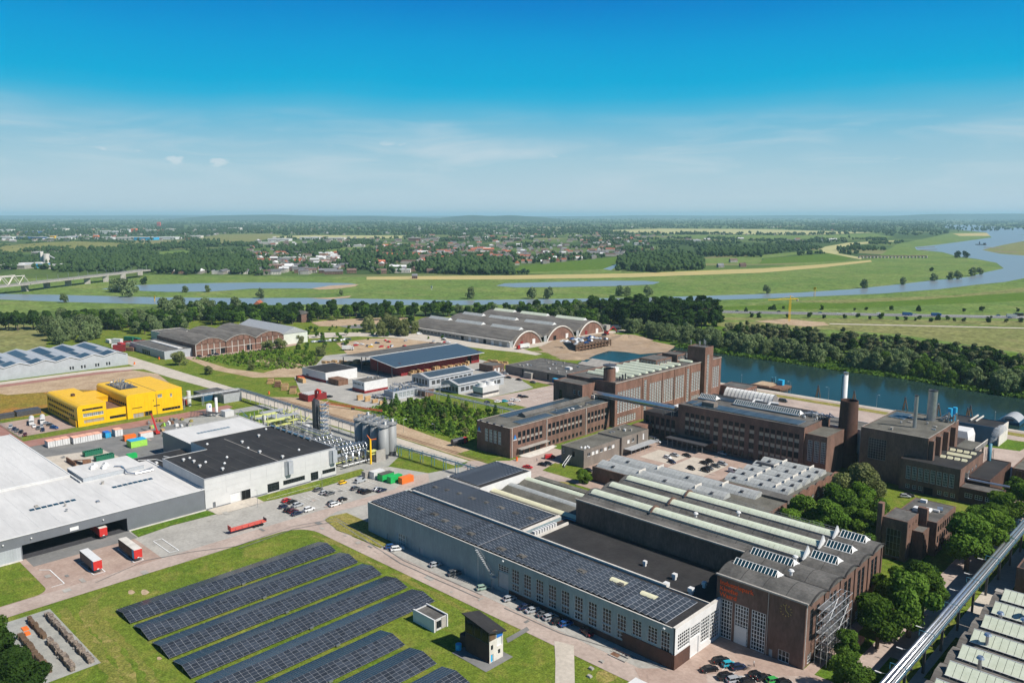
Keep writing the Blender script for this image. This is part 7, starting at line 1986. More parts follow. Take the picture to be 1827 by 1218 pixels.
w2c,w3c,w4c,y4c,z8c,z5c,z7c,z1c,y1c,z6c,y6c,y7c = (560,940,4.35),(860,1000,5.3735),(1150,940,4.3825),(400,780,3.928),(840,540,3.928),(0,580,3.928),(500,540,3.928),(0,380,3.928),(1200,600,4.872),(250,580,3.928),(1200,780,5.5375),(1507,780,5.5375)
cars(w2c,[(600,152,60,'hatch','blue','dark blue hatchback beside the white estate at the hall gate'),(648,168,62,'estate','white','white estate car parked by the long hall gate'),(944,290,75,'hatch','silver','silver hatchback half in the long hall shadow'),(1092,358,70,'suv','grey','grey car in the hall shadow next to the rubble patch'),
           (1310,470,68,'hatch','palegreen','pale green hatchback at the foot of the fire stair')],'cars along the long hall')
cars(w3c,[(265,362,72,'hatch','silver','silver hatchback alone below the first hall windows'),(418,440,72,'sedan','navy','navy saloon next to the silver roadster'),(488,472,70,'sedan','silver','silver low roadster beside the navy saloon'),(595,508,72,'sedan','grey','grey saloon in the row of four below the hall'),(660,537,72,'estate','silver','silver estate with roof rails below the hall'),(725,578,72,'hatch','black','black hatchback between the silver estate and the blue car'),(806,602,72,'hatch','blue','blue hatchback, last of the row below the hall'),
           (1000,682,165,'sedan','maroon','dark maroon saloon parked lengthwise in the hall shadow')],'cars along the long hall')
cars(w4c,[(598,1040,60,'estate','black','black estate at the head of the clock hall car park'),(508,1108,60,'sedan','black','black saloon nearest the entrance paving'),(660,1072,58,'mini','teal','turquoise small car in the clock hall car park'),(735,1092,60,'hatch','navy','navy hatchback right of the turquoise car'),(640,1168,60,'suv','black','black off-roader at the lower picture edge'),(712,1192,60,'estate','silver','silver-white estate beside the black off-roader'),
           (868,1152,60,'mini','black','small black car left of the bright green one'),(795,1206,60,'sedan','black','black saloon cut by the lower picture edge'),(935,1175,60,'sedan','black','glossy black saloon beside the bright green car'),(1008,1200,60,'mini','green','bright green small car in the clock hall car park'),(1088,1212,60,'hatch','black','black hatchback right of the bright green car')],'cars in the clock hall car park')
cars(y4c,[(832,316,92,'mini','yellow','yellow small car in the centre car park'),(955,305,95,'van','silver','silver van in the centre car park'),(660,364,92,'hatch','grey','grey hatchback at the grass strip end of the centre car park'),(703,386,92,'hatch','silver','silver hatchback beside a dark saloon, middle of the car park'),(740,391,92,'sedan','grey','dark grey saloon beside the silver hatchback'),(920,356,92,'hatch','grey','dark grey hatchback below the silver van'),
           (966,374,92,'hatch','black','black hatchback, first of the four near the containers'),(1002,381,92,'suv','black','black off-roader, second of the four near the containers'),(1075,361,92,'sedan','silver','silver saloon, third of the four near the containers'),(1106,369,92,'sedan','navy','dark saloon, last of the four near the containers'),(440,441,92,'hatch','red','red hatchback in the centre car park'),(478,451,92,'hatch','black','black hatchback touching the red one'),
           (415,484,92,'mini','navy','dark blue small car below the red hatchback'),(517,474,92,'suv','silver','silver off-roader in the lower car park row'),(453,508,92,'hatch','black','black hatchback left of the maroon car'),(484,516,92,'hatch','maroon','maroon hatchback between two dark cars'),(510,531,92,'sedan','navy','navy saloon at the road edge of the car park'),(595,504,92,'suv','white','white off-roader at the road edge of the car park'),
           (756,458,92,'hatch','grey','dark grey hatchback beside the people at the road'),(776,469,92,'estate','white','white estate beside the people at the road'),(830,434,92,'hatch','black','black hatchback alone near the road bend')],'cars in the centre car park')
cars(z8c,[(1280,960,-10,'van','white','white van under the dark office canopy end'),(1312,972,-5,'mini','white','small white car next to the white van'),(1380,1082,-8,'hatch','white','white hatchback on the factory square'),(1430,1065,-8,'sedan','silver','silver saloon on the factory square'),(1410,1114,-12,'hatch','navy','dark hatchback below the white one on the square'),(1515,1068,-8,'sedan','black','black saloon alone in the middle of the square'),
           (1545,1158,-14,'hatch','black','black hatchback nearest the corrugated skylights'),(1638,1121,-8,'sedan','black','black saloon, left front of the cluster on the square'),(1675,1108,-8,'hatch','black','black hatchback at the back of the cluster'),(1670,1157,-10,'sedan','grey','dark grey saloon in the near row of the cluster'),(1644,1173,-10,'suv','black','black off-roader nearest the camera in the cluster'),(1716,1141,-8,'sedan','grey','grey saloon right of the cluster'),(1765,1126,-8,'estate','silver','silver estate at the far right of the cluster'),
           (555,1082,60,'van','red','red van in front of the grey office block'),(505,1132,10,'sedan','black','black saloon in the forecourt beside the red van'),(542,1126,20,'hatch','black','black hatchback just behind the red van'),(400,1150,20,'sedan','red','red coupe at the corner of the solar roof'),(825,1172,5,'sedan','black','black saloon at the corner of the grey office block'),(770,1195,-5,'hatch','black','black hatchback on the grass edge near the round bush'),
           (115,696,88,'hatch','navy','dark car at the end of the pipe bridge beside the young wood'),(190,692,60,'sedan','white','white saloon by the young wood'),(240,688,60,'hatch','teal','blue-green hatchback in the factory car park'),(298,680,60,'sedan','white','white saloon, left of a pair in the factory car park'),(326,684,60,'hatch','white','white hatchback, right of a pair in the factory car park'),(290,712,60,'sedan','silver','silver saloon in front of the white pair'),
           (350,653,60,'hatch','black','black hatchback, left of two on the bare car park'),(380,658,60,'sedan','black','black saloon, right of two on the bare car park'),(708,626,10,'hatch','black','black car by the conveyor end house'),(245,498,20,'hatch','silver','silver hatchback by the low grey block corner'),(228,518,20,'sedan','silver','pale saloon, first of the row by the low grey block'),(265,523,10,'sedan','black','dark saloon, second of the row by the low grey block'),(337,538,5,'sedan','black','dark saloon, third of the row by the low grey block'),(436,556,5,'sedan','grey','grey saloon, last of the row by the low grey block')],'cars between the brick buildings')
cars(z5c,[(75,713,-20,'suv','silver','silver off-roader at the fence by the yellow office'),(100,726,-20,'sedan','navy','navy saloon at the fence by the yellow office'),(120,738,-20,'hatch','grey','grey hatchback at the fence by the yellow office'),(148,747,-20,'sedan','black','black saloon at the fence by the yellow office'),(175,767,-20,'hatch','maroon','maroon hatchback at the corner of the fence'),(240,706,-15,'sedan','white','white saloon in the middle of the yellow office car park'),(268,721,-15,'hatch','grey','grey hatchback in the middle of the yellow office car park'),
           (300,733,-15,'sedan','navy','navy saloon at the front of the yellow office car park'),(325,686,40,'sedan','silver','silver saloon beside the white tankers'),(292,708,-15,'hatch','silver','silver hatchback between the rows by the yellow office'),(380,718,30,'suv','blue','blue off-roader nearest the yellow office wall'),(352,698,30,'hatch','grey','dark hatchback behind the blue off-roader')],'cars by the yellow office')
cars(z1c,[(1400,1003,45,'hatch','black','black car by the brick barrel hall, first of three'),(1470,997,45,'sedan','black','black car by the brick barrel hall, second of three'),(1520,989,45,'hatch','navy','dark car by the brick barrel hall, third of three')],'cars at the brick barrel halls')
cars(y1c,[(640,472,10,'hatch','red','red hatchback on the quay behind the tent'),(960,562,0,'van','black','black van on the quay car park beside the tent'),(435,1016,-5,'sedan','silver','silver saloon in the shade below the dark office')],'cars on the quay and by the dark office')
cars(y6c,[(605,336,-12,'van','white','white van beside the corrugated skylights')],'cars between the brick buildings')
cars(y7c,[(600,580,30,'hatch','silver','silver hatchback behind the tower office'),(635,572,30,'hatch','black','black hatchback behind the tower office')],'cars behind the tower office')
cars(z7c,[(345,657,90,'sedan','black','black saloon beside the brick pump house'),(1145,258,20,'sedan','black','dark saloon on the hangar road'),(975,218,60,'van','white','white van at the far end of the hangars')],'cars in the timber yard')

# highway traffic, tiny: body with window band
hwrng = random.Random(12)
HWL = []
for i in range(30):
    s = hwrng.uniform(.1,.95); lane = hwrng.choice((-9,-4,4,9))
    p = hw0+(hw1-hw0)*s+hn*lane; col = hwrng.choice(['white','silver','black','grey','blue','red','white'])
    b = MB()
    big = hwrng.random() < .22
    if big: b.box(-5,3.2,-1.2,1.2,.6,3.6).box(3.4,5.2,-1.15,1.15,.5,3.0)
    else:
        loft(b,[(-2.2,sec(.86,.3,.9)),(-1.2,sec(.9,.25,1.45,.8)),(.3,sec(.9,.25,1.45,.8)),(1.1,sec(.9,.25,.95)),(2.2,sec(.82,.3,.8))])
        b.box(-1.5,.8,-.84,.84,.95,1.3,1)
    for sx in (-1.3,1.3):
        for sy in (-.85,.85): b.tube((sx,sy-.1,.32),(sx,sy+.1,.32),.32,8,1)
    o = new('highway_lorry' if big else 'highway_car',b.mesh('highway_car',['car_'+col,'glass' if not big else 'black_rubber']),None,(p.x,p.y,.27),math.atan2(hd.y,hd.x)+(0 if lane < 0 else math.pi))
    tag(o,('%s %s driving on the far highway' % (col,'lorry' if big else 'car')),'lorry' if big else 'car','traffic on the far highway, %s %s' % (col,'lorries' if big else 'cars'))


# trailers and lorries
def trailer(x,y,rz,label,L_=13.2,side='timber_dark',roofm='white_paint',rear='red_paint',curtain=None,group='red box trailers at the dock'):
    t = thing('box_trailer',label,'trailer',(x,y,.18),rz,group)
    h = L_/2
    new('body',MB().box(-h,h-.15,-1.22,1.22,1.05,3.85).mesh('body',side),t,local=True)
    new('roof',MB().box(-h,h,-1.28,1.28,3.86,4.0).mesh('roof',roofm),t,local=True)
    new('rear_door',MB().box(h-.14,h,-1.26,1.26,1.0,3.86).mesh('rear_door',rear),t,local=True)
    new('front_wall',MB().box(-h-.1,-h-.01,-1.25,1.25,1.0,3.86).mesh('front_wall',rear if curtain is None else curtain),t,local=True)
    new('side_posts',(lambda b: ([b.box(-h+i*1.1,-h+.12+i*1.1,-1.27,1.27,1.0,3.84) for i in range(int(L_/1.1))],b.mesh('side_posts','rust'))[1])(MB()),t,local=True)
    if curtain: new('curtain',MB().box(h-1.6,h-.2,-1.32,-1.24,.9,3.8).mesh('curtain',curtain),t,local=True)
    new('chassis',MB().box(-h+.5,h,-.5,.5,.8,1.04).bc(h-.1,0,.5,.15,2.2,.25).mesh('chassis','steel_dark'),t,local=True)
    new('licence_plate',MB().box(h+.01,h+.05,-.3,.3,1.1,1.35).mesh('licence_plate','marking_white'),t,local=True)
    for sx in (h-2.2,h-3.5,h-4.8):
        for sy in (-1,1): new('wheel',MB().tube((0,-.18,0),(0,.18,0),.5,12).mesh('wheel','black_rubber') if 'tw' not in CMESH else CMESH['tw'],t,(sx,sy*1.0,.5),local=True)
    for sy in (-.6,.6): new('landing_leg',MB().box(-h+2.4,-h+2.6,sy-.08,sy+.08,0,1.0).mesh('landing_leg','steel'),t,local=True)
    return t


CMESH['tw'] = MB().tube((0,-.18,0),(0,.18,0),.5,12).mesh('wheel','black_rubber')
trailer(-261.2,78.7,0,'red-ended box trailer with white roof, nearest the grass',12.2,'steel_dark','white_paint','red_paint','blue_paint')
trailer(-261.4,90.8,0,'red-ended box trailer with wooden side, beside the empty bay',13.2,'timber_dark','concrete_pale','red_paint','cyan_paint')
trailer(-286.5,89.6,0,'red-ended box trailer backed into the loading dock',9.5,'red_paint','concrete_pale','red_paint')
FT = thing('flatbed_trailer','empty red flatbed trailer at the roadside','trailer',(-254.6,128.4,.13),R(88))
new('deck',MB().box(-6.6,6.6,-1.25,1.25,1.1,1.4).mesh('deck','red_lattice'),FT,local=True)
new('headboard',MB().box(-6.75,-6.6,-1.25,1.25,1.1,2.8).mesh('headboard','red_paint'),FT,local=True)
new('tail_gate',MB().box(6.6,6.7,-1.25,1.25,1.1,2.3).mesh('tail_gate','steel_dark'),FT,local=True)
new('chassis',MB().box(-6,6.4,-.5,.5,.7,1.09).mesh('chassis','red_paint'),FT,local=True)
for sx in (2.2,3.6,5.0):
    for sy in (-1,1): new('wheel',CMESH['tw'],FT,(sx,sy*1.0,.5),local=True)
for i in range(5): new('stake',MB().box(-5+i*2.4,-4.9+i*2.4,-1.3,-1.2,1.1,1.9).mesh('stake','steel_dark'),FT,local=True)
for i,(x,y) in enumerate(((-331,388.8),(-318.5,389.2))):
    trailer(x,y,0,['long blue trailer parked at the low grey block','short blue trailer nearest the tall factory'][i],13-i*4,'blue_paint','cyan_paint','blue_paint',group='blue trailers at the low grey block')


def lorry(x,y,rz,label,cab,box,L_=12,group=None,tank=False):
    t = thing('lorry',label,'lorry',(x,y,.12),rz,group)
    new('cab',(lambda b: (loft(b,[(L_/2+.3,sec(1.2,.5,3.1,.97)),(L_/2+2.2,sec(1.2,.5,3.0,.95)),(L_/2+2.5,sec(1.15,.5,1.7))]),b.mesh('cab',cab))[1])(MB()),t,local=True)
    new('windscreen',MB().box(L_/2+2.1,L_/2+2.42,-1.0,1.0,1.75,2.7).box(L_/2+1.0,L_/2+1.8,-1.22,1.22,1.8,2.6).mesh('windscreen','glass'),t,local=True)
    if tank: new('tank',MB().tube((-L_/2,0,2.2),(L_/2,0,2.2),1.25,16).mesh('tank',box),t,local=True)
    else: new('box_body',MB().box(-L_/2,L_/2,-1.25,1.25,1.0,3.8).mesh('box_body',box),t,local=True)
    new('chassis',MB().box(-L_/2,L_/2+2,-.5,.5,.7,1.0).mesh('chassis','steel_dark'),t,local=True)
    for sx in (-L_/2+1.5,-L_/2+2.8,L_/2-.6,L_/2+1.6):
        for sy in (-1,1): new('wheel',CMESH['tw'],t,(sx,sy,.5),local=True)
    return t


lorry(-449.5,480,R(-92),'red-cabbed lorry with white trailer at the hangar arch','red_paint','white_paint',11)
lorry(-464,624.4,R(40),'white lorry behind the last hangar arch','white_paint','white_paint',9)
lorry(-278.6,250.4,R(85),'dark tank lorry with red cab beside the emblem building','red_paint','steel_dark',6.5,tank=True)
lorry(-473,119.5,R(-15),'white tank lorry in the yellow office car park, nearer the fence','white_paint','white_paint',8,'white tank lorries',True)
lorry(-472,124.5,R(-15),'white tank lorry in the yellow office car park, nearer the office','white_paint','white_paint',8,'white tank lorries',True)
CO = lorry(-548.6,371.4,R(50),'white coach parked at the scrap yard','white_paint','white_paint',7)
# scrap yard vehicles
rs = random.Random(3)
for i in range(46):
    u,v = rs.uniform(610,800),rs.uniform(604,630)
    if v > 604+(u-610)*.02+24-abs(u-690)*.1: continue
    x,y = gp(u,v)
    col = rs.choice(['white','white','silver','blue','red','grey','yellow','brown'])
    b = MB(); loft(b,[(-2.2,sec(.86,.3,.9)),(-1.2,sec(.9,.25,1.45,.8)),(.3,sec(.9,.25,1.45,.8)),(1.1,sec(.9,.25,.95)),(2.2,sec(.82,.3,.8))]); b.box(-1.5,.8,-.84,.84,.95,1.3,1)
    tag(new('scrap_car',b.mesh('scrap_car',['car_'+col,'glass']),None,(x,y,.1),rs.uniform(0,6)),'%s car in the scrap yard beyond the timber shed' % col,'car','%s scrap yard cars' % col)
for i in range(26):
    x,y = gp(558+i*2.6+rs.uniform(-1,1),611-i*.18+rs.uniform(-1,1))
    col = rs.choice(['white','white','silver','grey'])
    b = MB(); loft(b,[(-2.2,sec(.86,.3,.9)),(-1.2,sec(.9,.25,1.45,.8)),(.3,sec(.9,.25,1.45,.8)),(1.1,sec(.9,.25,.95)),(2.2,sec(.82,.3,.8))])
    tag(new('stored_car',b.mesh('stored_car',['car_'+col]),None,(x,y,.1),rs.uniform(0,6)),'%s car in the long row beside the gable hall' % col,'car','%s cars stored in the long row' % col)

# harbour: pile jetty with wrecked cars, excavator, pontoon, barge, dolphins
JT = thing('pile_jetty','dark timber pile jetty crowded with white wrecks in the basin','jetty',(-424,527,0))
jc = [(-406.3,495.5),(-405.5,541.2),(-424.4,556),(-442.1,527.2)]
part(JT,'deck','timber_dark',lambda b: b.prism(jc,4.4,5.0))
for i in range(12):
    t_ = i/11
    part(JT,'pile','timber_dark',lambda b: b.bc(-406.3+.8*t_,495.5+45.7*t_,-.5,.7,.7,6.2))
part(JT,'plank_wall','timber_dark',lambda b: b.box(-407,-406.6,496,541,0,4.6).box(-440,-406.6,496.4,497,0,4.6) if False else b.box(-407,-406.6,496,541,1.2,4.6))
part(JT,'waling','rust',lambda b: [b.box(-406.0,-405.6,496,541,z,z+.4) for z in (1.6,4.2)])
for i in range(30):
    a,c_ = rs.random(),rs.random()
    x = -408-24*a; y = 500+40*c_+a*4
    col = rs.choice(['white','white','white','silver','blue'])
    b = MB(); loft(b,[(-2.2,sec(.86,.3,.9)),(-1.2,sec(.9,.25,1.6,.8)),(.3,sec(.9,.25,1.6,.8)),(1.1,sec(.9,.25,.95)),(2.2,sec(.82,.3,.8))])
    tag(new('wrecked_car',b.mesh('wrecked_car',['car_'+col]),None,(x,y,5.0),rs.uniform(0,6)),'%s wrecked vehicle heaped on the pile jetty' % col,'car','%s wrecks on the pile jetty' % col)
x,y = gp(1082,601)
EX = thing('excavator','red excavator with raised arm on the sand bank','excavator',(x,y,2.5))
part(EX,'tracks','steel_dark',lambda b: b.box(x-2,x+2,y-1.6,y-.8,2.3,3.2).box(x-2,x+2,y+.8,y+1.6,2.3,3.2)); part(EX,'house','red_paint',lambda b: b.box(x-2,x+1.4,y-1.3,y+1.3,3.2,5.2)); part(EX,'cab','glass',lambda b: b.box(x+.2,x+1.6,y-1.2,y-.1,4.2,6))
part(EX,'boom','red_paint',lambda b: b.beam((x+1.2,y,4.6),(x+4,y+5,9.5),.7,.7).beam((x+4,y+5,9.5),(x+5.2,y+8.4,5),.5,.5)); part(EX,'bucket','steel_dark',lambda b: b.bc(x+5.2,y+8.6,3.6,1.2,1.2,1.4))
PN = thing('work_pontoon','rusty work pontoon with blue cabin moored at the quay','pontoon',(-230,480,0))
part(PN,'hull','rust',lambda b: b.box(-241,-220,472,488,.1,1.4)); part(PN,'deck_load','sand',lambda b: b.box(-239,-228,473,486,1.4,2.0)); part(PN,'cabin','cyan_paint',lambda b: b.bc(-226,485,1.4,3.6,3,3.4)); part(PN,'bollards','steel_blue',lambda b: b.cyl(-231,487,1.4,5.6,.6,n=8).cyl(-233,487,1.4,5.4,.6,n=8)); part(PN,'gangway','rust',lambda b: [b.beam((-221+i*1.2,476-i*.6,2),(-219.5+i*1.2,473-i*.6,.6),.25,.25) for i in range(5)])
BG = thing('tank_barge','grey hooded barge moored at the end of the quay','barge',(-98,492,0))
part(BG,'hull','blue_deep',lambda b: b.box(-101,-91,480,496,.1,1.8)); part(BG,'hood','steel_paint_grey',lambda b: b.vault(-100.4,-91.6,481,495,1.8,2.6,'y',8)); part(BG,'bow_door','steel_dark',lambda b: b.box(-98,-94,480.7,480.95,.5,3))
for i,(u,v) in enumerate([(1459,707),(1518,720),(1614,730),(1673,741),(1722,752),(1730,746)]):
    x,y = gp(u,v)
    t = thing('mooring_dolphin','black tripod mooring dolphin in the basin, %s from the pontoon' % ['first','second','third','fourth','fifth','sixth'][i],'mooring post',(x,max(y,474),0),group='mooring dolphins along the quay')
    yy = max(y,474)
    for k in range(3): part(t,'leg','timber_dark',lambda b: b.tube((x+1.6*math.cos(k*2.1),yy+1.6*math.sin(k*2.1),-.5),(x,yy,6.6),.3,5))
    part(t,'head','steel_dark',lambda b: b.cyl(x,yy,5.6,7.2,.5,n=8))


def lamp_post(x,y,h,label,group,arm=True):
    t = thing('street_lamp',label,'street lamp',(x,y,0),rs.uniform(0,6),group)
    new('post',MB().tube((0,0,0),(0,0,h),.09,6,r1=.06).mesh('post','steel'),t,local=True)
    new('lamp_arm',MB().tube((0,0,h),(1.2,0,h+.15),.05,5).mesh('lamp_arm','steel'),t,local=True)
    new('lamp_head',MB().box(.9,1.8,-.15,.15,h+.08,h+.22).mesh('lamp_head','lamp_glass'),t,local=True)


for i,x in enumerate((-245,-212,-188,-160,-128,-100,-70)): lamp_post(x,468.5,8,'grey lamp post on the quay edge, %s from the factory' % ['first','second','third','fourth','fifth','sixth','seventh'][i],'lamp posts on the quay')
for i,(u,v) in enumerate([(660,790),(720,772),(776,781),(1010,690),(940,790),(575,875),(745,905),(460,905),(1168,1105)]):
    lamp_post(*gp(u,v),7,'slim grey lamp post, %s' % ['at the silo end of the sand strip','at the near edge of the young wood','at the roadside by the young wood','in the factory car park','at the emblem building corner','at the centre car park','beside the long hall corner','at the loading pavement','below the long hall windows'][i],'lamp posts in the site')
for i,(u,v) in enumerate([(240,650),(284,641),(480,703),(664,760),(922,822),(857,798)]):
    x,y = gp(u,v)
    t = thing('orange_bin','orange bollard bin, %s' % ['at the wavy solar hall corner','beside the flowering bush','at the pipe bridge foot','on the sand strip','at the emblem building corner','behind the emblem building'][i],'bin',(x,y,0),group='orange bins')
    part(t,'body','orange_paint',lambda b: b.cyl(x,y,0,1.7,.55,n=10)); part(t,'lid','red_paint',lambda b: b.cyl(x,y,1.7,1.9,.6,.3,n=10))


# people: one continuous skinned figure per person, parts only for clothes
def person_mesh(skin_col):
    vs_ = [(0,0,.92),(0,0,1.12),(0,.01,1.34),(0,.01,1.48),(0,.03,1.66),(.1,0,.9),(.12,.04,.5),(.13,-.02,.08),(.13,.12,.03),(-.1,0,.9),(-.12,-.06,.5),(-.14,-.16,.08),(-.14,-.02,.03),(.19,0,1.4),(.25,-.03,1.13),(.24,.08,.9),(-.19,0,1.4),(-.25,-.02,1.13),(-.24,.08,.9),(0,.02,1.78)]
    ed = [(0,1),(1,2),(2,3),(3,4),(0,5),(5,6),(6,7),(7,8),(0,9),(9,10),(10,11),(11,12),(2,13),(13,14),(14,15),(2,16),(16,17),(17,18),(4,19)]
    rad = [.15,.14,.15,.06,.1,.095,.07,.05,.04,.095,.07,.05,.04,.065,.05,.035,.065,.05,.035,.07]
    me = bpy.data.meshes.new('person'); me.from_pydata(vs_,ed,[])
    o = bpy.data.objects.new('person',me); COL.objects.link(o)
    md = o.modifiers.new('s','SKIN')
    for i,r_ in enumerate(rad): me.skin_vertices[0].data[i].radius = (r_,r_*.8)
    me.skin_vertices[0].data[0].use_root = True
    o.modifiers.new('u','SUBSURF').levels = 1
    dg = bpy.context.evaluated_depsgraph_get(); dg.update()
    out = bpy.data.meshes.new_from_object(o.evaluated_get(dg))
    bpy.data.objects.remove(o)
    return out


pm = person_mesh(None)
mat('skin',(.55,.36,.27),.7,var=0)
mat('cloth_dark',(.03,.035,.05),.9,var=0); mat('cloth_blue',(.05,.10,.22),.9,var=0); mat('cloth_pale',(.55,.55,.53),.9,var=0)
pm.materials.clear()
for k in ('skin','cloth_dark','cloth_pale'): pm.materials.append(MATS[k])
pidx = []
for p in pm.polygons:
    z,ax = p.center.z,abs(p.center.x)
    pidx.append(0 if z > 1.48 or (ax > .19 and z < .98 and z > .8) else (2 if z > .95 else 1))
pm.polygons.foreach_set('material_index',pidx)
for i,(u,v,rz) in enumerate([(1345,1189,2),(611,899,1),(604,900,4),(958,823,0),(1342,1192,3)][:4]):
    o = new('person',pm,None,(*gp(u,v),.15),rz)
    tag(o,['person in dark trousers walking in the clock hall car park','person standing beside the white estate at the road','second person standing by the white estate, nearer it','person in a pale top crossing the forecourt'][i],'person')
for i,(u,v) in enumerate([(1331,1196),(1335,1194)]):
    x,y = gp(u,v); t = thing('bicycle',['dark bicycle parked left of the walking person','second dark bicycle beside the walking person'][i],'bicycle',(x,y,.15),R(60))
    for sx in (-.5,.5): new('wheel',(lambda b: ([b.tube((sx+.33*math.cos(k*.52),0,.33+.33*math.sin(k*.52)),(sx+.33*math.cos(k*.52+.52),0,.33+.33*math.sin(k*.52+.52)),.03,4) for k in range(12)],b.mesh('wheel','black_rubber'))[1])(MB()),t,local=True)
    new('frame',MB().path([(-.5,0,.33),(-.1,0,.85),(.4,0,.85),(.5,0,.33)],.03,4).path([(-.1,0,.85),(0,0,.33),(.4,0,.85)],.03,4).mesh('frame','steel_dark'),t,local=True)
    new('saddle',MB().box(-.25,0,-.07,.07,.9,.97).mesh('saddle','black_rubber'),t,local=True); new('handlebar',MB().tube((.42,-.28,1.0),(.42,.28,1.0),.03,4).mesh('handlebar','steel'),t,local=True)
# ================================================================ trees
def np_mesh(name,V,Fq,m,smooth=False):
    me = bpy.data.meshes.new(name)
    n,k = len(Fq),Fq.shape[1]
    me.vertices.add(len(V)); me.vertices.foreach_set('co',V.astype(np.float32).ravel())
    me.loops.add(n*k); me.loops.foreach_set('vertex_index',Fq.astype(np.int32).ravel())
    me.polygons.add(n); me.polygons.foreach_set('loop_start',np.arange(0,n*k,k,dtype=np.int32)); me.polygons.foreach_set('loop_total',np.full(n,k,dtype=np.int32))
    for mm in ([m] if isinstance(m,str) else m): me.materials.append(MATS[mm])
    me.update(calc_edges=True)
    return me


def crown(seed,kind,n,leaf):
    """Leaf-clump quads spread over the lobes of a crown for a tree 10 units high."""
    r = np.random.default_rng(seed)
    lob = []
    if kind == 'round':
        for _ in range(16):
            a,h = r.uniform(0,6.28),r.uniform(3.4,8.4); rad = (1-abs(h-5.6)/5.2)*3.0*r.uniform(.5,1)
            lob.append((rad*math.cos(a),rad*math.sin(a),h,r.uniform(1.0,1.8)))
    elif kind == 'poplar':
        for _ in range(15):
            h = r.uniform(2.0,9.2); a = r.uniform(0,6.28); rad = .75*(1-abs(h-5)/7)
            lob.append((rad*math.cos(a),rad*math.sin(a),h,r.uniform(.6,1.15)*(1.15-h/16)))
    elif kind == 'willow':
        for _ in range(18):
            a,h = r.uniform(0,6.28),r.uniform(1.6,8.0); rad = (1.1-abs(h-4.2)/5.6)*3.4*r.uniform(.4,1)
            lob.append((rad*math.cos(a),rad*math.sin(a),h,r.uniform(1.2,2.1)))
    elif kind == 'pine':
        for h in np.linspace(1.2,9.2,13):
            for _ in range(3):
                a = r.uniform(0,6.28); rad = (1-h/10.2)*1.9*r.uniform(.4,1)
                lob.append((rad*math.cos(a),rad*math.sin(a),h,.35+(1-h/10)*.9))
    else:  # bush
        for _ in range(14):
            a,h = r.uniform(0,6.28),r.uniform(1.2,7.6); rad = math.sqrt(max(.1,1-((h-3)/6) ** 2))*3.6*r.uniform(.3,1)
            lob.append((rad*math.cos(a),rad*math.sin(a),h,r.uniform(1.4,2.4)))
    lob = np.array(lob)
    w_ = lob[:,3] ** 2; idx = r.choice(len(lob),n,p=w_/w_.sum())
    d = r.normal(size=(n,3)); d[:,2] += .25; d /= np.linalg.norm(d,axis=1)[:,None]
    rr_ = lob[idx,3]*r.uniform(.62,1.08,n)
    c = lob[idx,:3]+d*rr_[:,None]*np.array([1,1,.85])
    if kind == 'willow': c[:,2] -= (rr_*.25)*(1-d[:,2])
    c[:,2] = np.maximum(c[:,2],.5)
    nn = d+r.normal(size=(n,3))*.55; nn /= np.linalg.norm(nn,axis=1)[:,None]
    t = np.cross(nn,r.normal(size=(n,3))); t /= np.linalg.norm(t,axis=1)[:,None]
    b = np.cross(nn,t)
    s = leaf*r.uniform(.55,1.25,n)[:,None]
    q = np.stack([c-t*s-b*s*.6,c+t*s*.9-b*s*.7,c+t*s+b*s*.7,c-t*s*.8+b*s*.6],1)
    return q.reshape(-1,3),np.arange(n*4).reshape(n,4)


def trunk_mesh(kind,seed):
    r = random.Random(seed); b = MB()
    top = {'round': 5.5,'poplar': 8,'willow': 4.5,'pine': 9,'bush': 2.5}[kind]; r0 = {'round': .34,'poplar': .26,'willow': .4,'pine': .16,'bush': .22}[kind]
    b.tube((0,0,-.2),(.1,0,top*.45),r0,8,r1=r0*.75).tube((.1,0,top*.45),(-.05,.1,top),r0*.75,7,r1=r0*.25)
    if kind != 'pine':
        for i in range(6):
            a = r.uniform(0,6.28); z = top*r.uniform(.4,.8); ln = r.uniform(1.2,2.4)
            b.tube((0,0,z),(ln*math.cos(a),ln*math.sin(a),z+r.uniform(.8,1.8)),r0*.35,5,r1=r0*.12)
    return b.mesh('trunk','bark')


TREES = {}


def tree_proto(kind,leafm,lod,v):
    k = (kind,leafm,lod,v)
    if k not in TREES:
        n,s = {'near': (10000,.20),'mid': (2800,.33),'far': (600,.6)}[lod]
        if kind == 'pine': n,s = int(n*.6),s*.62
        if kind == 'poplar': s *= .72
        V,F_ = crown(hash((kind,v)) % 9999 if False else 100*v+len(kind)*7,kind,n,s)
        TREES[k] = (np_mesh('crown',V,F_,leafm),trunk_mesh(kind,v))
    return TREES[k]


trr = random.Random(99)


def tree(x,y,h,kind,leafm,lod,label,group=None,name=None,wide=1.0):
    cm_,tm = tree_proto(kind,leafm,lod,trr.randrange(4))
    nm = name or ('young_tree' if h < 8 and kind == 'round' else None) or {'round': 'broadleaf_tree','poplar': 'poplar_tree','willow': 'willow_tree','pine': 'young_conifer','bush': 'shrub'}[kind]
    t = thing(nm,label,'tree' if kind != 'bush' else 'shrub',(x,y,0),trr.uniform(0,6.28),group)
    s = h/10.0
    t.scale = (s*wide*trr.uniform(.9,1.1),s*wide*trr.uniform(.9,1.1),s)
    new('trunk',tm,t,local=True)
    new('crown',cm_,t,local=True)
    return t


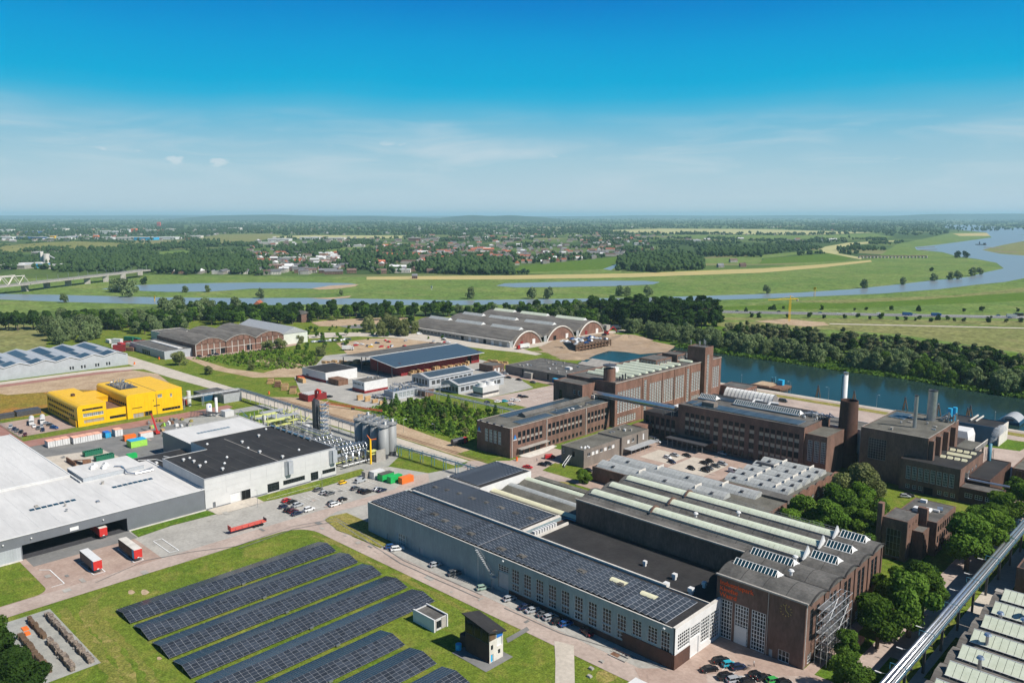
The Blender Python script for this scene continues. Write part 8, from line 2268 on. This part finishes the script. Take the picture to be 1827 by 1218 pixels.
NEAR = [
    (-60.6,213.4,20,'round','leaf_mid','large street tree beside the scaffolded gable',1.0),(-64.5,202,16,'round','leaf_mid','broad tree in front of the scaffold, below the large street tree',1.1),(-67.0,188,10,'round','leaf_mid','dark tree against the brick gable at the scaffold foot',1.0),
    (-61,176,11,'bush','leaf_mid','pale round tree at the lower picture edge by the car park',1.0),(-68,223,15,'round','leaf_bright','tall tree touching the far gable corner',1.0),(-62,229,15,'round','leaf_mid','street tree just behind the large one',1.0),
    (-67,245,8,'bush','leaf_dark','low dark round tree below the tower office',1.1),(-61,268,18,'round','leaf_mid','dark spreading tree right of the tower office',1.15),(-58,283,16,'round','leaf_bright','street tree beyond the dark spreading one',1.1),(-61,299,13,'round','leaf_mid','lighter street tree, third beyond the tower office',1.1),(-62,318,13,'round','leaf_bright','street tree in front of the black annex',1.1),
    (-57,334,14,'round','leaf_mid','tree at the right picture edge by the ribbed hall',1.1),(-68,306,9,'bush','leaf_mid','small round tree between street and tower office',1.0),
    (-101.5,262,15,'round','leaf_mid','tree behind the brick hall railing, right one',1.1),(-97,272,14,'round','leaf_mid','dark tree between the brick hall and the tower office',1.1),(-112,252,11,'round','leaf_bright','bright green tree behind the brick hall railing',1.1),(-120,246,8,'bush','leaf_dark','dark bush at the shed porch',1.1),(-127,243,7,'bush','leaf_olive','white-flowering bush at the end of the skylight shed',1.0),
    (-106,305,17,'willow','leaf_olive','tall pale loose tree in front of the brick chimney',1.0),(-103,291,13,'round','leaf_bright','green tree below the pale loose tree',1.1),(-94,283,12,'round','leaf_mid','tree at the slab chimney of the tower office',1.0),(-113,300,13,'willow','leaf_olive','pale loose tree left of the chimney foot',.9),
    (-199.5,249.5,6.2,'bush','leaf_bright','round green bush at the corner of the skylight shed',1.0),
    (-207,41,15,'round','leaf_dark','dark tree in the lower left corner, front one',1.0),(-222,42.5,13,'round','leaf_mid','dark tree in the lower left corner, nearer the road',1.0),(-196,43,13,'round','leaf_dark','dark tree at the lower edge beside the gravel pad',1.0),(-214,38,15,'round','leaf_dark','dark tree cut by the left picture edge',1.1),
    (-112,264,13,'round','leaf_mid','full tree in the group between skylight shed and tower office',1.1),(-106,278,14,'round','leaf_mid','tall full tree in the middle of that group',1.1),(-92,268,12,'round','leaf_bright','tree of the group nearest the tower office',1.1),(-101,249,11,'round','leaf_mid','tree of the group close to the brick hall railing',1.1),(-88,255,9,'bush','leaf_mid','round bush at the slab chimney corner',1.0),
    (-44,240,7,'bush','leaf_mid','small bush behind the free-standing brick piers',1.0),(-52,165,6,'bush','leaf_mid','bush under the silver pipe bridge at the lower edge',1.0),
    (-50,352,12,'round','leaf_bright','bright tree by the yellow stair at the right edge',1.0),(-66,350,10,'round','leaf_mid','tree at the black annex corner',1.0),
]
for x,y,h,kd,lm,lab,wd in NEAR: tree(x,y,h*(1.1 if y > 240 else 1),kd,lm,'near',lab,None,wide=wd)


def in_poly(p,P_):
    x,y = p; c_ = False; j = len(P_)-1
    for i in range(len(P_)):
        xi,yi = P_[i]; xj,yj = P_[j]
        if (yi > y) != (yj > y) and x < (xj-xi)*(y-yi)/(yj-yi)+xi: c_ = not c_
        j = i
    return c_


ORDN = 'first second third fourth fifth sixth seventh eighth ninth tenth eleventh twelfth thirteenth fourteenth fifteenth sixteenth'.split()


def belt(px,n,spec,label,group,gap=7.0,lod='mid',site=False,seed=1):
    """Individual trees filling an outline on the ground, none closer than gap metres."""
    P_ = px if site else gpts(px)
    r = random.Random(seed); xs,ys = [p[0] for p in P_],[p[1] for p in P_]
    pts = []; tries = 0
    while len(pts) < n and tries < n*60:
        tries += 1
        p = (r.uniform(min(xs),max(xs)),r.uniform(min(ys),max(ys)))
        if in_poly(p,P_) and all((p[0]-q[0]) ** 2+(p[1]-q[1]) ** 2 > gap*gap for q in pts): pts.append(p)
    pts.sort(key=lambda p: (p[0]*_CY+p[1]*_SY)/(-p[0]*_SY+p[1]*_CY))
    for i,p in enumerate(pts):
        kd,lm,h0,h1,wd = r.choice(spec)
        tree(p[0],p[1],r.uniform(h0,h1),kd,lm,lod,'%s, %s from the left' % (label,ORDN[i]) if len(pts) <= 16 else label,group,wide=wd)
    return pts


WIL = ('willow','leaf_willow',12,17,1.05); POP = ('poplar','leaf_poplar',14,19,1.5); DRK = ('round','leaf_dark',13,18,.95); MID = ('round','leaf_mid',12,17,1.0)
belt([(-40,586),(92,584),(92,589),(-40,592)],16,[('round','leaf_dark',17,21,.8)],'tall dark tree in the straight row at the left picture edge','row of tall dark trees at the left edge',6,seed=2)
belt([(84,598),(120,590),(172,586),(176,600),(150,613),(95,616)],16,[WIL,('willow','leaf_willow',16,21,.9)],'grey-green willow in the clump behind the wavy solar hall','willow clump behind the wavy solar hall',8,seed=3)
belt([(96,572),(200,574),(330,572),(340,590),(270,600),(190,590),(120,588)],62,[DRK,WIL,MID,DRK],'mixed tree in the belt behind the brick barrel halls','tree belt behind the brick barrel halls',6.5,seed=4)
belt([(290,560),(345,556),(420,556),(425,566),(345,574),(290,572)],16,[('willow','leaf_willow',20,26,.9),DRK],'large grey willow near the river left of centre','large willows by the river',10,seed=5)
belt([(345,566),(480,562),(620,560),(812,558),(815,564),(700,570),(560,576),(460,584),(345,580)],112,[DRK,DRK,MID],'dark tree in the long belt below the river','long dark tree belt below the river',6.6,seed=6)
belt([(655,590),(700,582),(742,584),(745,600),(700,602),(660,598)],13,[('willow','leaf_olive',13,17,.9),('willow','leaf_olive',13,17,.9),DRK],'pale olive tree at the near end of the arched hangars','olive trees by the arched hangars',9,seed=7)
belt([(815,562),(905,560),(1045,556),(1060,572),(1095,590),(1060,588),(1000,576),(905,568),(815,568)],70,[WIL,DRK,MID],'grey-green tree in the belt behind the arched hangars','tree belt behind the arched hangars',9,seed=8)
belt([(1050,562),(1150,558),(1270,560),(1290,572),(1280,592),(1200,598),(1120,590),(1065,576)],84,[('poplar','leaf_dark',21,27,2.0),('round','leaf_dark',20,25,.8)],'tall dark poplar in the solid block above the basin','dark poplar block above the basin',7.5,seed=9)
belt([(1105,590),(1150,600),(1208,614),(1290,628),(1385,640),(1500,656),(1560,663),(1560,652),(1480,640),(1380,625),(1280,612),(1180,594)],66,[WIL,WIL,('willow','leaf_willow',12,16,1.0),('bush','leaf_mid',5,8,1)],'grey-green willow on the far bank of the basin, left half','willows on the far bank, left half',7.5,seed=10)
belt([(1560,664),(1620,673),(1700,688),(1800,704),(1850,712),(1850,690),(1760,672),(1680,660),(1600,650),(1560,646)],50,[WIL,WIL,DRK,('willow','leaf_mid',10,14,1.0)],'grey-green willow on the far bank of the basin, right half','willows on the far bank, right half',7.5,seed=11)
belt([(1290,604),(1400,608),(1500,618),(1600,632),(1600,646),(1500,634),(1400,620),(1300,616)],58,[POP,POP,('poplar','leaf_willow',15,20,1.6),DRK],'slim brownish poplar in the band behind the willows, left half','poplar band behind the willows, left half',7,seed=12)
belt([(1600,632),(1700,646),(1850,668),(1850,690),(1760,672),(1680,660),(1600,648)],56,[POP,POP,DRK,('poplar','leaf_poplar',14,18,1.6)],'slim brownish poplar in the band behind the willows, right half','poplar band behind the willows, right half',6.5,seed=13)
# young wood in the middle of the site
belt([(-367,268),(-366,300),(-340,303),(-300,304),(-280,290),(-279,262),(-300,257),(-322,256),(-350,262)],90,[('pine','leaf_pine',5,8,1.6),('round','leaf_bright',3.5,6,.9),('poplar','leaf_bright',4,7,1.7),('round','leaf_olive',3,5,.9)],'young tree of the small wood between the plant and the brick building','young wood in the middle of the site',3.4,'mid',True,14)
belt([(-578,276),(-520,285),(-500,310),(-520,330),(-545,345),(-585,325),(-596,296)],44,[('round','leaf_bright',4,6,1),('bush','leaf_olive',3,4,.9)],'young tree or shrub in the thicket before the brick barrel halls','thicket before the brick barrel halls',3.6,'far',True,15)
for i,(u,v,h,lab) in enumerate([(320,652,11,'flowering pale bush beside the low grey shed'),(478,626,10,'olive bush left of the pale gable hall'),(576,634,10,'large olive bush beside the timber yard track'),(372,668,7,'olive bush in the thicket, nearest the main road'),(448,660,6,'olive bush in the thicket beside the track'),(500,622,10,'olive tree in front of the pale gable'),(535,612,8,'olive tree right of the pale gable')]):
    tree(*gp(u,v),h,'bush','leaf_olive','mid',lab,wide=1.1)
# single trees of the floodplain
for i,(u,v,h,kd) in enumerate([(115,540,13,'willow'),(205,521,22,'willow'),(222,522,22,'willow'),(238,521,20,'willow'),(228,530,17,'willow'),(331,521.5,11,'willow'),(371,521,11,'willow'),(465,532,15,'willow'),(609,527,9,'willow'),(839,533,17,'willow'),(950,533,17,'willow'),(978,533,17,'willow'),(1105,528,16,'willow'),(1118,528,15,'willow'),(1155,528,16,'willow'),
                              (1368,524,14,'willow'),(1542,514,15,'willow'),(1611,508,14,'willow'),(1666,501,15,'willow'),(1695,499,15,'willow'),(1708,498,16,'willow'),(1735,492,18,'willow'),(1748,490,15,'willow'),(1708,460,20,'bush'),(1722,460,20,'bush'),(1662,484,9,'bush'),(1427,456,12,'bush'),(258,507,13,'bush'),(1352,457,12,'bush')]):
    tree(*gp(u,v),h,kd,'leaf_dark' if kd == 'bush' else 'leaf_willow','far','single tree standing on the floodplain by the water','single trees on the floodplain')
hb = random.Random(8)
for i,(u,v) in enumerate([(1374,553),(1382,553),(1398,552),(1465,553),(1525,554),(1545,553),(1640,555),(1404,567),(1445,567),(1470,568),(1508,568),(1530,566),(1552,571),(1572,569),(1600,571),(1615,572),(1632,572),(1640,570),(1660,574),(1672,571),(1690,571),(1702,574),(1720,574),(1765,575),(1795,575),(1820,575),(1815,556),(1752,556),(1720,556),(1590,555),(1330,556),(1340,566),(1355,567)]):
    tree(*gp(u,v),hb.uniform(4,8),'bush','leaf_dark','far','dark bush beside the far highway','bushes along the far highway')
for i in range(26):
    tree(*gp(690+hb.uniform(-1,1)*110,595+hb.uniform(-1,1)*12),hb.uniform(2.5,5),'bush','leaf_mid','far','low shrub around the scrap yard','shrubs around the scrap yard')
for i in range(22):
    u,v = hb.uniform(530,620),hb.uniform(588,625)
    tree(*gp(u,v),hb.uniform(3,7),hb.choice(['bush','round']),'leaf_mid','far','shrub between the gable hall and the olive trees','shrubs behind the gable hall')
# undergrowth on the basin bank
def scatter_clumps(name,P_,n,size,m,seed,label,h0=.6):
    r = np.random.default_rng(seed); xs,ys = [p[0] for p in P_],[p[1] for p in P_]
    pts = []
    while len(pts) < n:
        p = (r.uniform(min(xs),max(xs)),r.uniform(min(ys),max(ys)))
        if in_poly(p,P_): pts.append(p)
    c = np.array([(p[0],p[1],r.uniform(.1,h0)) for p in pts])
    t = r.normal(size=(n,3)); t /= np.linalg.norm(t,axis=1)[:,None]; b = np.cross(t,r.normal(size=(n,3))); b /= np.linalg.norm(b,axis=1)[:,None]
    s = size*r.uniform(.5,1.3,n)[:,None]
    q = np.stack([c-t*s-b*s,c+t*s-b*s,c+t*s+b*s,c-t*s+b*s],1).reshape(-1,3)
    q[:,2] = np.maximum(q[:,2],.03)
    o = new(name,np_mesh(name,q,np.arange(n*4).reshape(n,4),m)); tag(o,label,'undergrowth',None,'stuff')


scatter_clumps('undergrowth',gpts([(1204,619),(1290,632),(1385,645),(1500,662),(1611,676),(1672,687),(1775,704),(1850,715),(1850,690),(1500,645),(1250,610)]),9000,.9,'leaf_mid',3,'low green undergrowth along the far bank of the basin',1.6)
scatter_clumps('undergrowth',[(-372,264),(-366,302),(-300,305),(-278,285),(-279,258),(-322,254)],3500,.6,'leaf_bright',4,'rough grass and seedlings under the young wood',.7)
scatter_clumps('undergrowth',[(-600,265),(-520,280),(-500,310),(-560,350),(-600,330)],2200,.6,'leaf_bright',5,'rough green growth before the brick barrel halls',.9)

# ================================================================ far land: woods, town, industry, bridge
ICO_V = np.array([(0,0,-1),(.72,.53,-.45),(-.28,.85,-.45),(-.89,0,-.45),(-.28,-.85,-.45),(.72,-.53,-.45),(.28,.85,.45),(-.72,.53,.45),(-.72,-.53,.45),(.28,-.85,.45),(.89,0,.45),(0,0,1)])
ICO_F = np.array([(0,2,1),(0,3,2),(0,4,3),(0,5,4),(0,1,5),(1,2,6),(2,3,7),(3,4,8),(4,5,9),(5,1,10),(1,6,10),(2,7,6),(3,8,7),(4,9,8),(5,10,9),(6,7,11),(7,8,11),(8,9,11),(9,10,11),(10,6,11)])


def tree_mass(name,pts,hs,label,seed,m='leaf_far',clumps=3):
    """Far woodland as a mass: every tree a few small ragged clumps."""
    r = np.random.default_rng(seed); Vs,Fs = [],[]
    P_ = np.array(pts); H_ = np.array(hs); n = len(P_)
    base = 0
    for k in range(clumps):
        off = r.normal(size=(n,3))*np.stack([H_*.2,H_*.2,H_*.14],1)
        c = np.stack([P_[:,0],P_[:,1],H_*.58],1)+off
        rad = np.stack([H_*r.uniform(.22,.36,n),H_*r.uniform(.22,.36,n),H_*r.uniform(.28,.44,n)],1)
        v = ICO_V[None]*(1+r.uniform(-.28,.28,(n,12,1)))*rad[:,None,:]+c[:,None,:]
        Vs.append(v.reshape(-1,3)); Fs.append((ICO_F[None]+(np.arange(n)*12)[:,None,None]+base).reshape(-1,3)); base += n*12
    o = new(name,np_mesh(name,np.concatenate(Vs),np.concatenate(Fs),m)); return tag(o,label,'woodland',None,'stuff')


CLEAR = [P_ for _,P_,_ in FIELDS]+[FLOOD,RIVER]
rf = random.Random(17)


def free(u,v): return not any(in_poly((u,v),P_) for P_ in CLEAR)


pts,hs = [],[]
# closed woods seen beyond the dike
for P_,n in (([(745,487),(760,470),(840,463),(912,470),(912,489),(820,491)],480),([(1100,484),(1108,462),(1180,455),(1250,468),(1256,482),(1180,487)],520),([(1247,458),(1250,445),(1355,447),(1357,459)],330),
              ([(60,462),(150,446),(280,452),(275,476),(190,484),(90,476)],420),([(262,470),(340,458),(450,462),(460,482),(350,490),(262,488)],420),([(600,456),(700,444),(740,450),(745,470),(620,478)],220),([(505,448),(660,432),(665,437),(520,455)],220),([(210,445),(390,432),(395,440),(215,452)],260)):
    k = 0
    while k < n:
        u,v = rf.uniform(min(p[0] for p in P_),max(p[0] for p in P_)),rf.uniform(min(p[1] for p in P_),max(p[1] for p in P_))
        if in_poly((u,v),P_): pts.append(gp(u,v)); hs.append(rf.uniform(11,19)); k += 1
# streets, hedgerows and shelter belts as horizontal drifts, thinning to the horizon
for i in range(1150):
    v = 391+(rf.random() ** 1.25)*98; u = rf.uniform(-120,1950)
    ln = rf.uniform(8,70); th = rf.uniform(.15,1.1)*(v-384)/40
    if v > 455 and u > 1100: continue
    if v < 470 and u > 1560 and v > 405: continue
    if 430 < u < 1100 and v > 432 and rf.random() < .62: continue
    for j in range(int(ln*rf.uniform(.35,.8))):
        uu,vv = u+rf.uniform(0,ln),v+rf.gauss(0,th)
        if vv > 389.5 and free(uu,vv): pts.append(gp(uu,vv)); hs.append(rf.uniform(6,14)*(1+max(0,(425-vv))/45))
# dense green quilt over the far plain
for i in range(10500):
    v = 387.0+rf.random() ** 1.8*34; u = rf.uniform(-120,1950)
    if not free(u,v): continue
    pts.append(gp(u,v)); hs.append(rf.uniform(12,22)*(1+max(0,396-v)*.16))
tree_mass('far_woodland',pts,hs,'far woods, hedges and street trees out to the horizon',6)

# houses of the town
HR = {'red': 'roof_red','brown': 'roof_brown','grey': 'roof_grey','white': 'roof_white'}
mat('roof_red',(.42,.13,.07),.85,var=.15,scale=.2,rand=.3); mat('roof_brown',(.17,.11,.09),.85,var=.15,scale=.2,rand=.3); mat('roof_grey',(.17,.17,.18),.85,var=.15,scale=.2,rand=.3); mat('roof_white',(.70,.70,.69),.7,var=.08,scale=.2,rand=.2)
mat('render_wall',(.52,.48,.43),.85,var=.15,scale=.1,rand=.35); mat('brick_wall_far',(.26,.16,.12),.85,var=.15,scale=.1,rand=.35)
HM = {}


def house_mesh(k,wallm,roofm):
    key = (k,wallm,roofm)
    if key not in HM:
        L_,W_,h,r_ = [(9,8,5.2,3.4),(18,9,5.6,3.6),(34,9.5,5.8,3.4),(13,10,4.2,4.6),(30,16,6.5,0),(60,30,8,0)][k]
        wb = MB().box(-L_/2,L_/2,-W_/2,W_/2,0,h); wd = MB(); ch = MB()
        n_ = int(L_/3)
        for i in range(n_):
            for z in ((1,3.4) if h > 5 else (1,)):
                for s in (-1,1): wd.bc(-L_/2+1.6+i*3,s*W_/2,z,1.4,.12,1.2)
        rb_ = MB()
        if r_: rb_.gable(-L_/2-.4,L_/2+.4,-W_/2-.5,W_/2+.5,h,r_,'x'); ch.bc(L_*.3,.6,h+r_*.5,.8,.8,r_*.5+1)
        else: rb_.box(-L_/2-.3,L_/2+.3,-W_/2-.3,W_/2+.3,h,h+.5); ch.bc(L_*.2,0,h+.5,3,2,1.4)
        HM[key] = (wb.mesh('house',wallm),rb_.mesh('roof',roofm),wd.mesh('windows','glass'),ch.mesh('chimney','brick'))
    return HM[key]


TOWN = [([(300,488),(330,468),(470,478),(560,470),(620,476),(740,478),(740,489),(520,491)],95,(1,2,1,4),['grey','grey','brown','white','grey']),([(460,474),(470,452),(600,452),(720,447),(740,460),(738,478),(560,470)],60,(0,1,3),['brown','grey','red','red','white']),
        ([(640,470),(690,440),(900,440),(910,458),(745,470)],80,(0,1,2),['red','red','brown','grey']),([(900,478),(900,430),(1120,430),(1200,440),(1100,458),(1000,466)],62,(0,1,3),['brown','grey','grey','red','white'])]
hl = []
for P_,n,ks,cs in TOWN:
    k = 0
    while k < n:
        u,v = rf.uniform(min(p[0] for p in P_),max(p[0] for p in P_)),rf.uniform(min(p[1] for p in P_),max(p[1] for p in P_))
        if in_poly((u,v),P_) and free(u,v): hl.append((u,v,rf.choice(ks),rf.choice(cs))); k += 1
hl += [(990,463,0,'white'),(968,470,0,'white'),(995,467,3,'red'),(1027,463,2,'red'),(1285,477,3,'grey'),(1325,476,3,'brown'),(1308,468,1,'brown'),(462,549,3,'red'),(768,487,3,'brown'),(740,497,0,'grey'),(413,436,3,'red'),(576,456,5,'white')]
for u,v,k,c_ in hl:
    wm = rf.choice(['render_wall','render_wall','brick_wall_far','brick_wall_far'])
    hw_,rw_,ww_,cw_ = house_mesh(k,wm,HR[c_])
    x,y = gp(u,v)
    o = new('house',hw_,None,(x,y,0),R(44)+rf.choice((0,0,R(90),R(12))))
    col = {'red': 'red tiled roof','brown': 'brown roof','grey': 'grey roof','white': 'white flat-looking roof'}[c_]
    tag(o,'small %s with %s among the trees of the far town' % ('house' if k in (0,3) else 'row of houses' if k in (1,2) else 'block',col),'house','far town %s with %s' % ('houses' if k in (0,3) else 'rows' if k in (1,2) else 'blocks',col))
    new('roof',rw_,o,local=True); new('windows',ww_,o,local=True); new('chimney',cw_,o,local=True)
# the rest of the town and the far industrial estate: too many and too small to pick apart
mb_ = MB()
for i in range(1700):
    v = 396+rf.random() ** .9*76; u = rf.uniform(0,1500)
    if v > 432 and not 440 < u < 1110: continue
    if not free(u,v) or (u < 420 and v > 432): continue
    x,y = gp(u,v); L_,W_,h = rf.uniform(10,30),rf.uniform(8,11),rf.uniform(5,6.5)
    m_ = rf.choice((0,1,1,2,3)) ; a = R(44)+rf.choice((0,R(90))); ca,sa = math.cos(a),math.sin(a)
    q = [(x+ca*dx-sa*dy,y+sa*dx+ca*dy) for dx,dy in ((-L_/2,-W_/2),(L_/2,-W_/2),(L_/2,W_/2),(-L_/2,W_/2))]
    mb_.prism(q,0,h,4); r0,r1 = ((q[0][0]+q[3][0])/2,(q[0][1]+q[3][1])/2,h+3.4),((q[1][0]+q[2][0])/2,(q[1][1]+q[2][1])/2,h+3.4)
    mb_.face([(*q[0],h),(*q[1],h),r1,r0],m_); mb_.face([(*q[2],h),(*q[3],h),r0,r1],m_); mb_.face([(*q[1],h),(*q[2],h),r1],4); mb_.face([(*q[3],h),(*q[0],h),r0],4)
tag(mb_.build('far_rooftops',['roof_red','roof_brown','roof_grey','roof_white','render_wall']),'distant rooftops scattered through the far trees','rooftops',None,'stuff')
IND = [(10,427,70,12,'white_paint'),(40,426,60,10,'blue_paint'),(70,427,60,11,'blue_paint'),(95,425,24,12,'yellow_panel'),(118,427,70,11,'white_paint'),(130,425,60,10,'blue_paint'),(172,425,24,14,'orange_paint'),(190,427,80,10,'white_paint'),(228,428,80,12,'concrete_pale'),(262,428,90,12,'cyan_paint'),(300,427,90,11,'white_paint'),(12,413,90,14,'white_paint'),(60,416,80,12,'blue_paint'),(110,411,90,14,'concrete_pale'),
       (190,417,80,18,'white_paint'),(205,418,60,18,'white_paint'),(240,415,34,26,'orange_paint'),(225,414,60,18,'white_paint'),(284,405,30,46,'red_lattice'),(270,414,60,14,'concrete_pale'),(305,412,60,14,'concrete_pale'),(350,424,60,10,'concrete_pale'),(420,410,90,16,'concrete_pale'),(555,427,90,10,'white_paint'),(600,428,80,10,'concrete_pale'),(635,440,60,6,'white_paint'),(500,430,90,10,'white_paint'),(480,436,60,8,'concrete_pale'),
       (740,430,50,14,'brick'),(820,428,40,12,'brick'),(920,430,50,12,'brick'),(60,477,62,9,'cyan_paint'),(25,479,70,8,'concrete'),(105,479,40,8,'concrete_pale'),(82,455,60,9,'concrete'),(112,461,40,7,'white_paint'),(520,464,40,7,'concrete_pale'),(595,462,50,7,'white_paint'),(400,480,90,6,'concrete_pale'),(1240,431,40,8,'white_paint'),(1070,436,50,7,'concrete_pale'),(1140,437,36,8,'white_paint')]
for i,(u,v,L_,h,m_) in enumerate(IND):
    x,y = gp(u,v); b = MB().box(-L_/2,L_/2,-L_*.3,L_*.3,0,h); rfm = MB().box(-L_/2-.3,L_/2+.3,-L_*.3-.3,L_*.3+.3,h,h+.6).bc(L_*.2,0,h+.6,L_*.2,L_*.1,1.8)
    cn_ = {'white_paint': 'white','blue_paint': 'blue','yellow_panel': 'yellow','orange_paint': 'orange-brown','concrete_pale': 'pale grey','cyan_paint': 'light blue','red_lattice': 'tall red','concrete': 'grey','brick': 'brown brick'}[m_]
    o = tag(new('far_warehouse',b.mesh('far_warehouse',m_),None,(x,y,0),R(44)),'%s block in the far built-up area beyond the river' % cn_,'building','far %s blocks' % cn_)
    new('roof',rfm.mesh('roof','white_roof' if m_ != 'red_lattice' else 'roof_red'),o,local=True)
    new('window_band',MB().box(-L_/2+1,L_/2-1,-L_*.3-.1,L_*.3+.1,h*.45,h*.62).mesh('window_band','glass'),o,local=True)
x,y = gp(84,472)
CPL = thing('concrete_works','pale concrete works with silo and sloping conveyor beyond the bridge','plant',(x,y,0))
part(CPL,'silo','concrete_pale',lambda b: b.cyl(x,y,0,24,7,n=14)); part(CPL,'hopper_tower','concrete_pale',lambda b: b.bc(x-12,y-6,0,6,6,28)); part(CPL,'conveyor','steel_paint_grey',lambda b: b.beam((x,y,24),(x+30,y+26,3),2,2))
# river bridge: long girder viaduct on piers, white truss span at the left edge
BRG = thing('river_bridge','long concrete road viaduct with a white truss span at the left edge','bridge',(-1350,380,0))
bp = [Vector(gp(u,v,10)) for u,v in ((-60,518),(45,508),(84,503),(122,499),(156,495),(189,491.5),(220,488),(250,484),(262,483))]
for a,c_ in zip(bp,bp[1:]):
    d = (c_-a).normalized(); n_ = Vector((-d.y,d.x))*9
    part(BRG,'deck','concrete',lambda b: b.prism([tuple(a-n_),tuple(c_-n_),tuple(c_+n_),tuple(a+n_)],10,12.2))
    part(BRG,'parapet','steel',lambda b: b.beam((*(a-n_),13),(*(c_-n_),13),.3,.3).beam((*(a+n_),13),(*(c_+n_),13),.3,.3))
for u,v in ((45,520),(84,514),(122,510),(156,506.5),(189,503),(220,499.5),(250,491)):
    q = Vector(gp(u,v)); part(BRG,'pier','concrete',lambda b: b.bc(q.x,q.y,0,2.2,9,10.2))
a,c_ = bp[0],bp[1]; d = (c_-a)
for o_ in (-9,9):
    n_ = Vector((-d.normalized().y,d.normalized().x))*o_
    part(BRG,'truss','concrete_pale',lambda b: [b.beam((*(a+d*(i/10)+n_),12.2 if i % 2 == 0 else 24),(*(a+d*((i+1)/10)+n_),24 if i % 2 == 0 else 12.2),.8,.8) for i in range(10)]+[b.beam((*(a+d*.05+n_),24),(*(a+d*.92+n_),24),.9,.9)])
for i in range(14):
    q = bp[1]+(bp[-1]-bp[1])*(i/13); part(BRG,'lamp_mast','steel',lambda b: b.tube((q.x,q.y,12),(q.x,q.y,21),.25,4))
# tower crane, pylons, beacon
x,y = gp(1408,573)
TC = thing('tower_crane','yellow tower crane on the sandy building site by the highway','crane',(x,y,0))
part(TC,'mast','yellow_panel',lambda b: [b.tube((x+dx,y+dy,0),(x+dx,y+dy,23),.13,4) for dx in (-.7,.7) for dy in (-.7,.7)]+[b.tube((x-.7,y-.7,i*2),(x+.7,y+.7,i*2+2),.15,4) for i in range(11)])
part(TC,'jib','yellow_panel',lambda b: b.beam((x,y,23.4),(x-17,y-15,22.4),.4,.4).beam((x,y,23.4),(x+6,y+5,23.6),.5,.5)); part(TC,'top_mast','yellow_panel',lambda b: b.tube((x,y,23),(x,y,27),.4,5).tube((x,y,27),(x-9,y-8,23),.1,4).tube((x,y,27),(x+5,y+4,23.6),.1,4)); part(TC,'counterweight','concrete',lambda b: b.bc(x+5.5,y+4.6,21.6,1.6,1.6,1.8))
for i,(u,v,h,m_) in enumerate([(1453,529,13,'yellow_panel'),(276,537,7,'yellow_panel'),(770,517,6,'white_paint')]):
    x,y = gp(u,v); t = thing('river_beacon',['tall yellow river beacon on the right river bend','small yellow river beacon on the left','pale marker post on the floodplain'][i],'beacon',(x,y,0))
    part(t,'post',m_,lambda b: b.tube((x-.8,y,0),(x-.8,y,h),.3,5).tube((x+.8,y,0),(x+.8,y,h),.3,5)); part(t,'board',m_,lambda b: b.box(x-1.8,x+1.8,y-.2,y+.2,h-3,h))
BLK = [gp(1533+i*6.3,460.6-.02*i) for i in range(20)]
wr = thing('culvert_wall','low dark wall with a row of openings on the far floodplain','weir',(*BLK[10],0))
part(wr,'beam','brick',lambda b: b.beam((*BLK[0],5.6),(*BLK[-1],5.6),1.4,1.4))
for p in BLK: part(wr,'pier','concrete',lambda b: b.bc(p[0],p[1],0,4,6,5))
x,y = gp(1750,437); tag(MB().bc(x,y,.4,36,8,2.5).bc(x+12,y,2.9,8,6,5).bc(x-5,y,2.9,3,3,9).build('dredger_barge','steel_dark'),'dark dredger barge on the far river','barge')

# ================================================================ air
hz = bpy.data.materials.new('haze_air'); hz.use_nodes = True; hz.node_tree.nodes.clear()
ho = hz.node_tree.nodes.new('ShaderNodeOutputMaterial'); hv = hz.node_tree.nodes.new('ShaderNodeVolumePrincipled')
hv.inputs['Color'].default_value = (.52,.81,1,1); hv.inputs['Density'].default_value = 5e-5; hv.inputs['Anisotropy'].default_value = 0
hz.node_tree.links.new(hv.outputs[0],ho.inputs['Volume']); MATS['haze_air'] = hz
tag(MB().box(-53000,53000,-53000,53000,-6,240).build('haze','haze_air'),'thin pale summer haze over the whole plain','haze',None,'stuff')
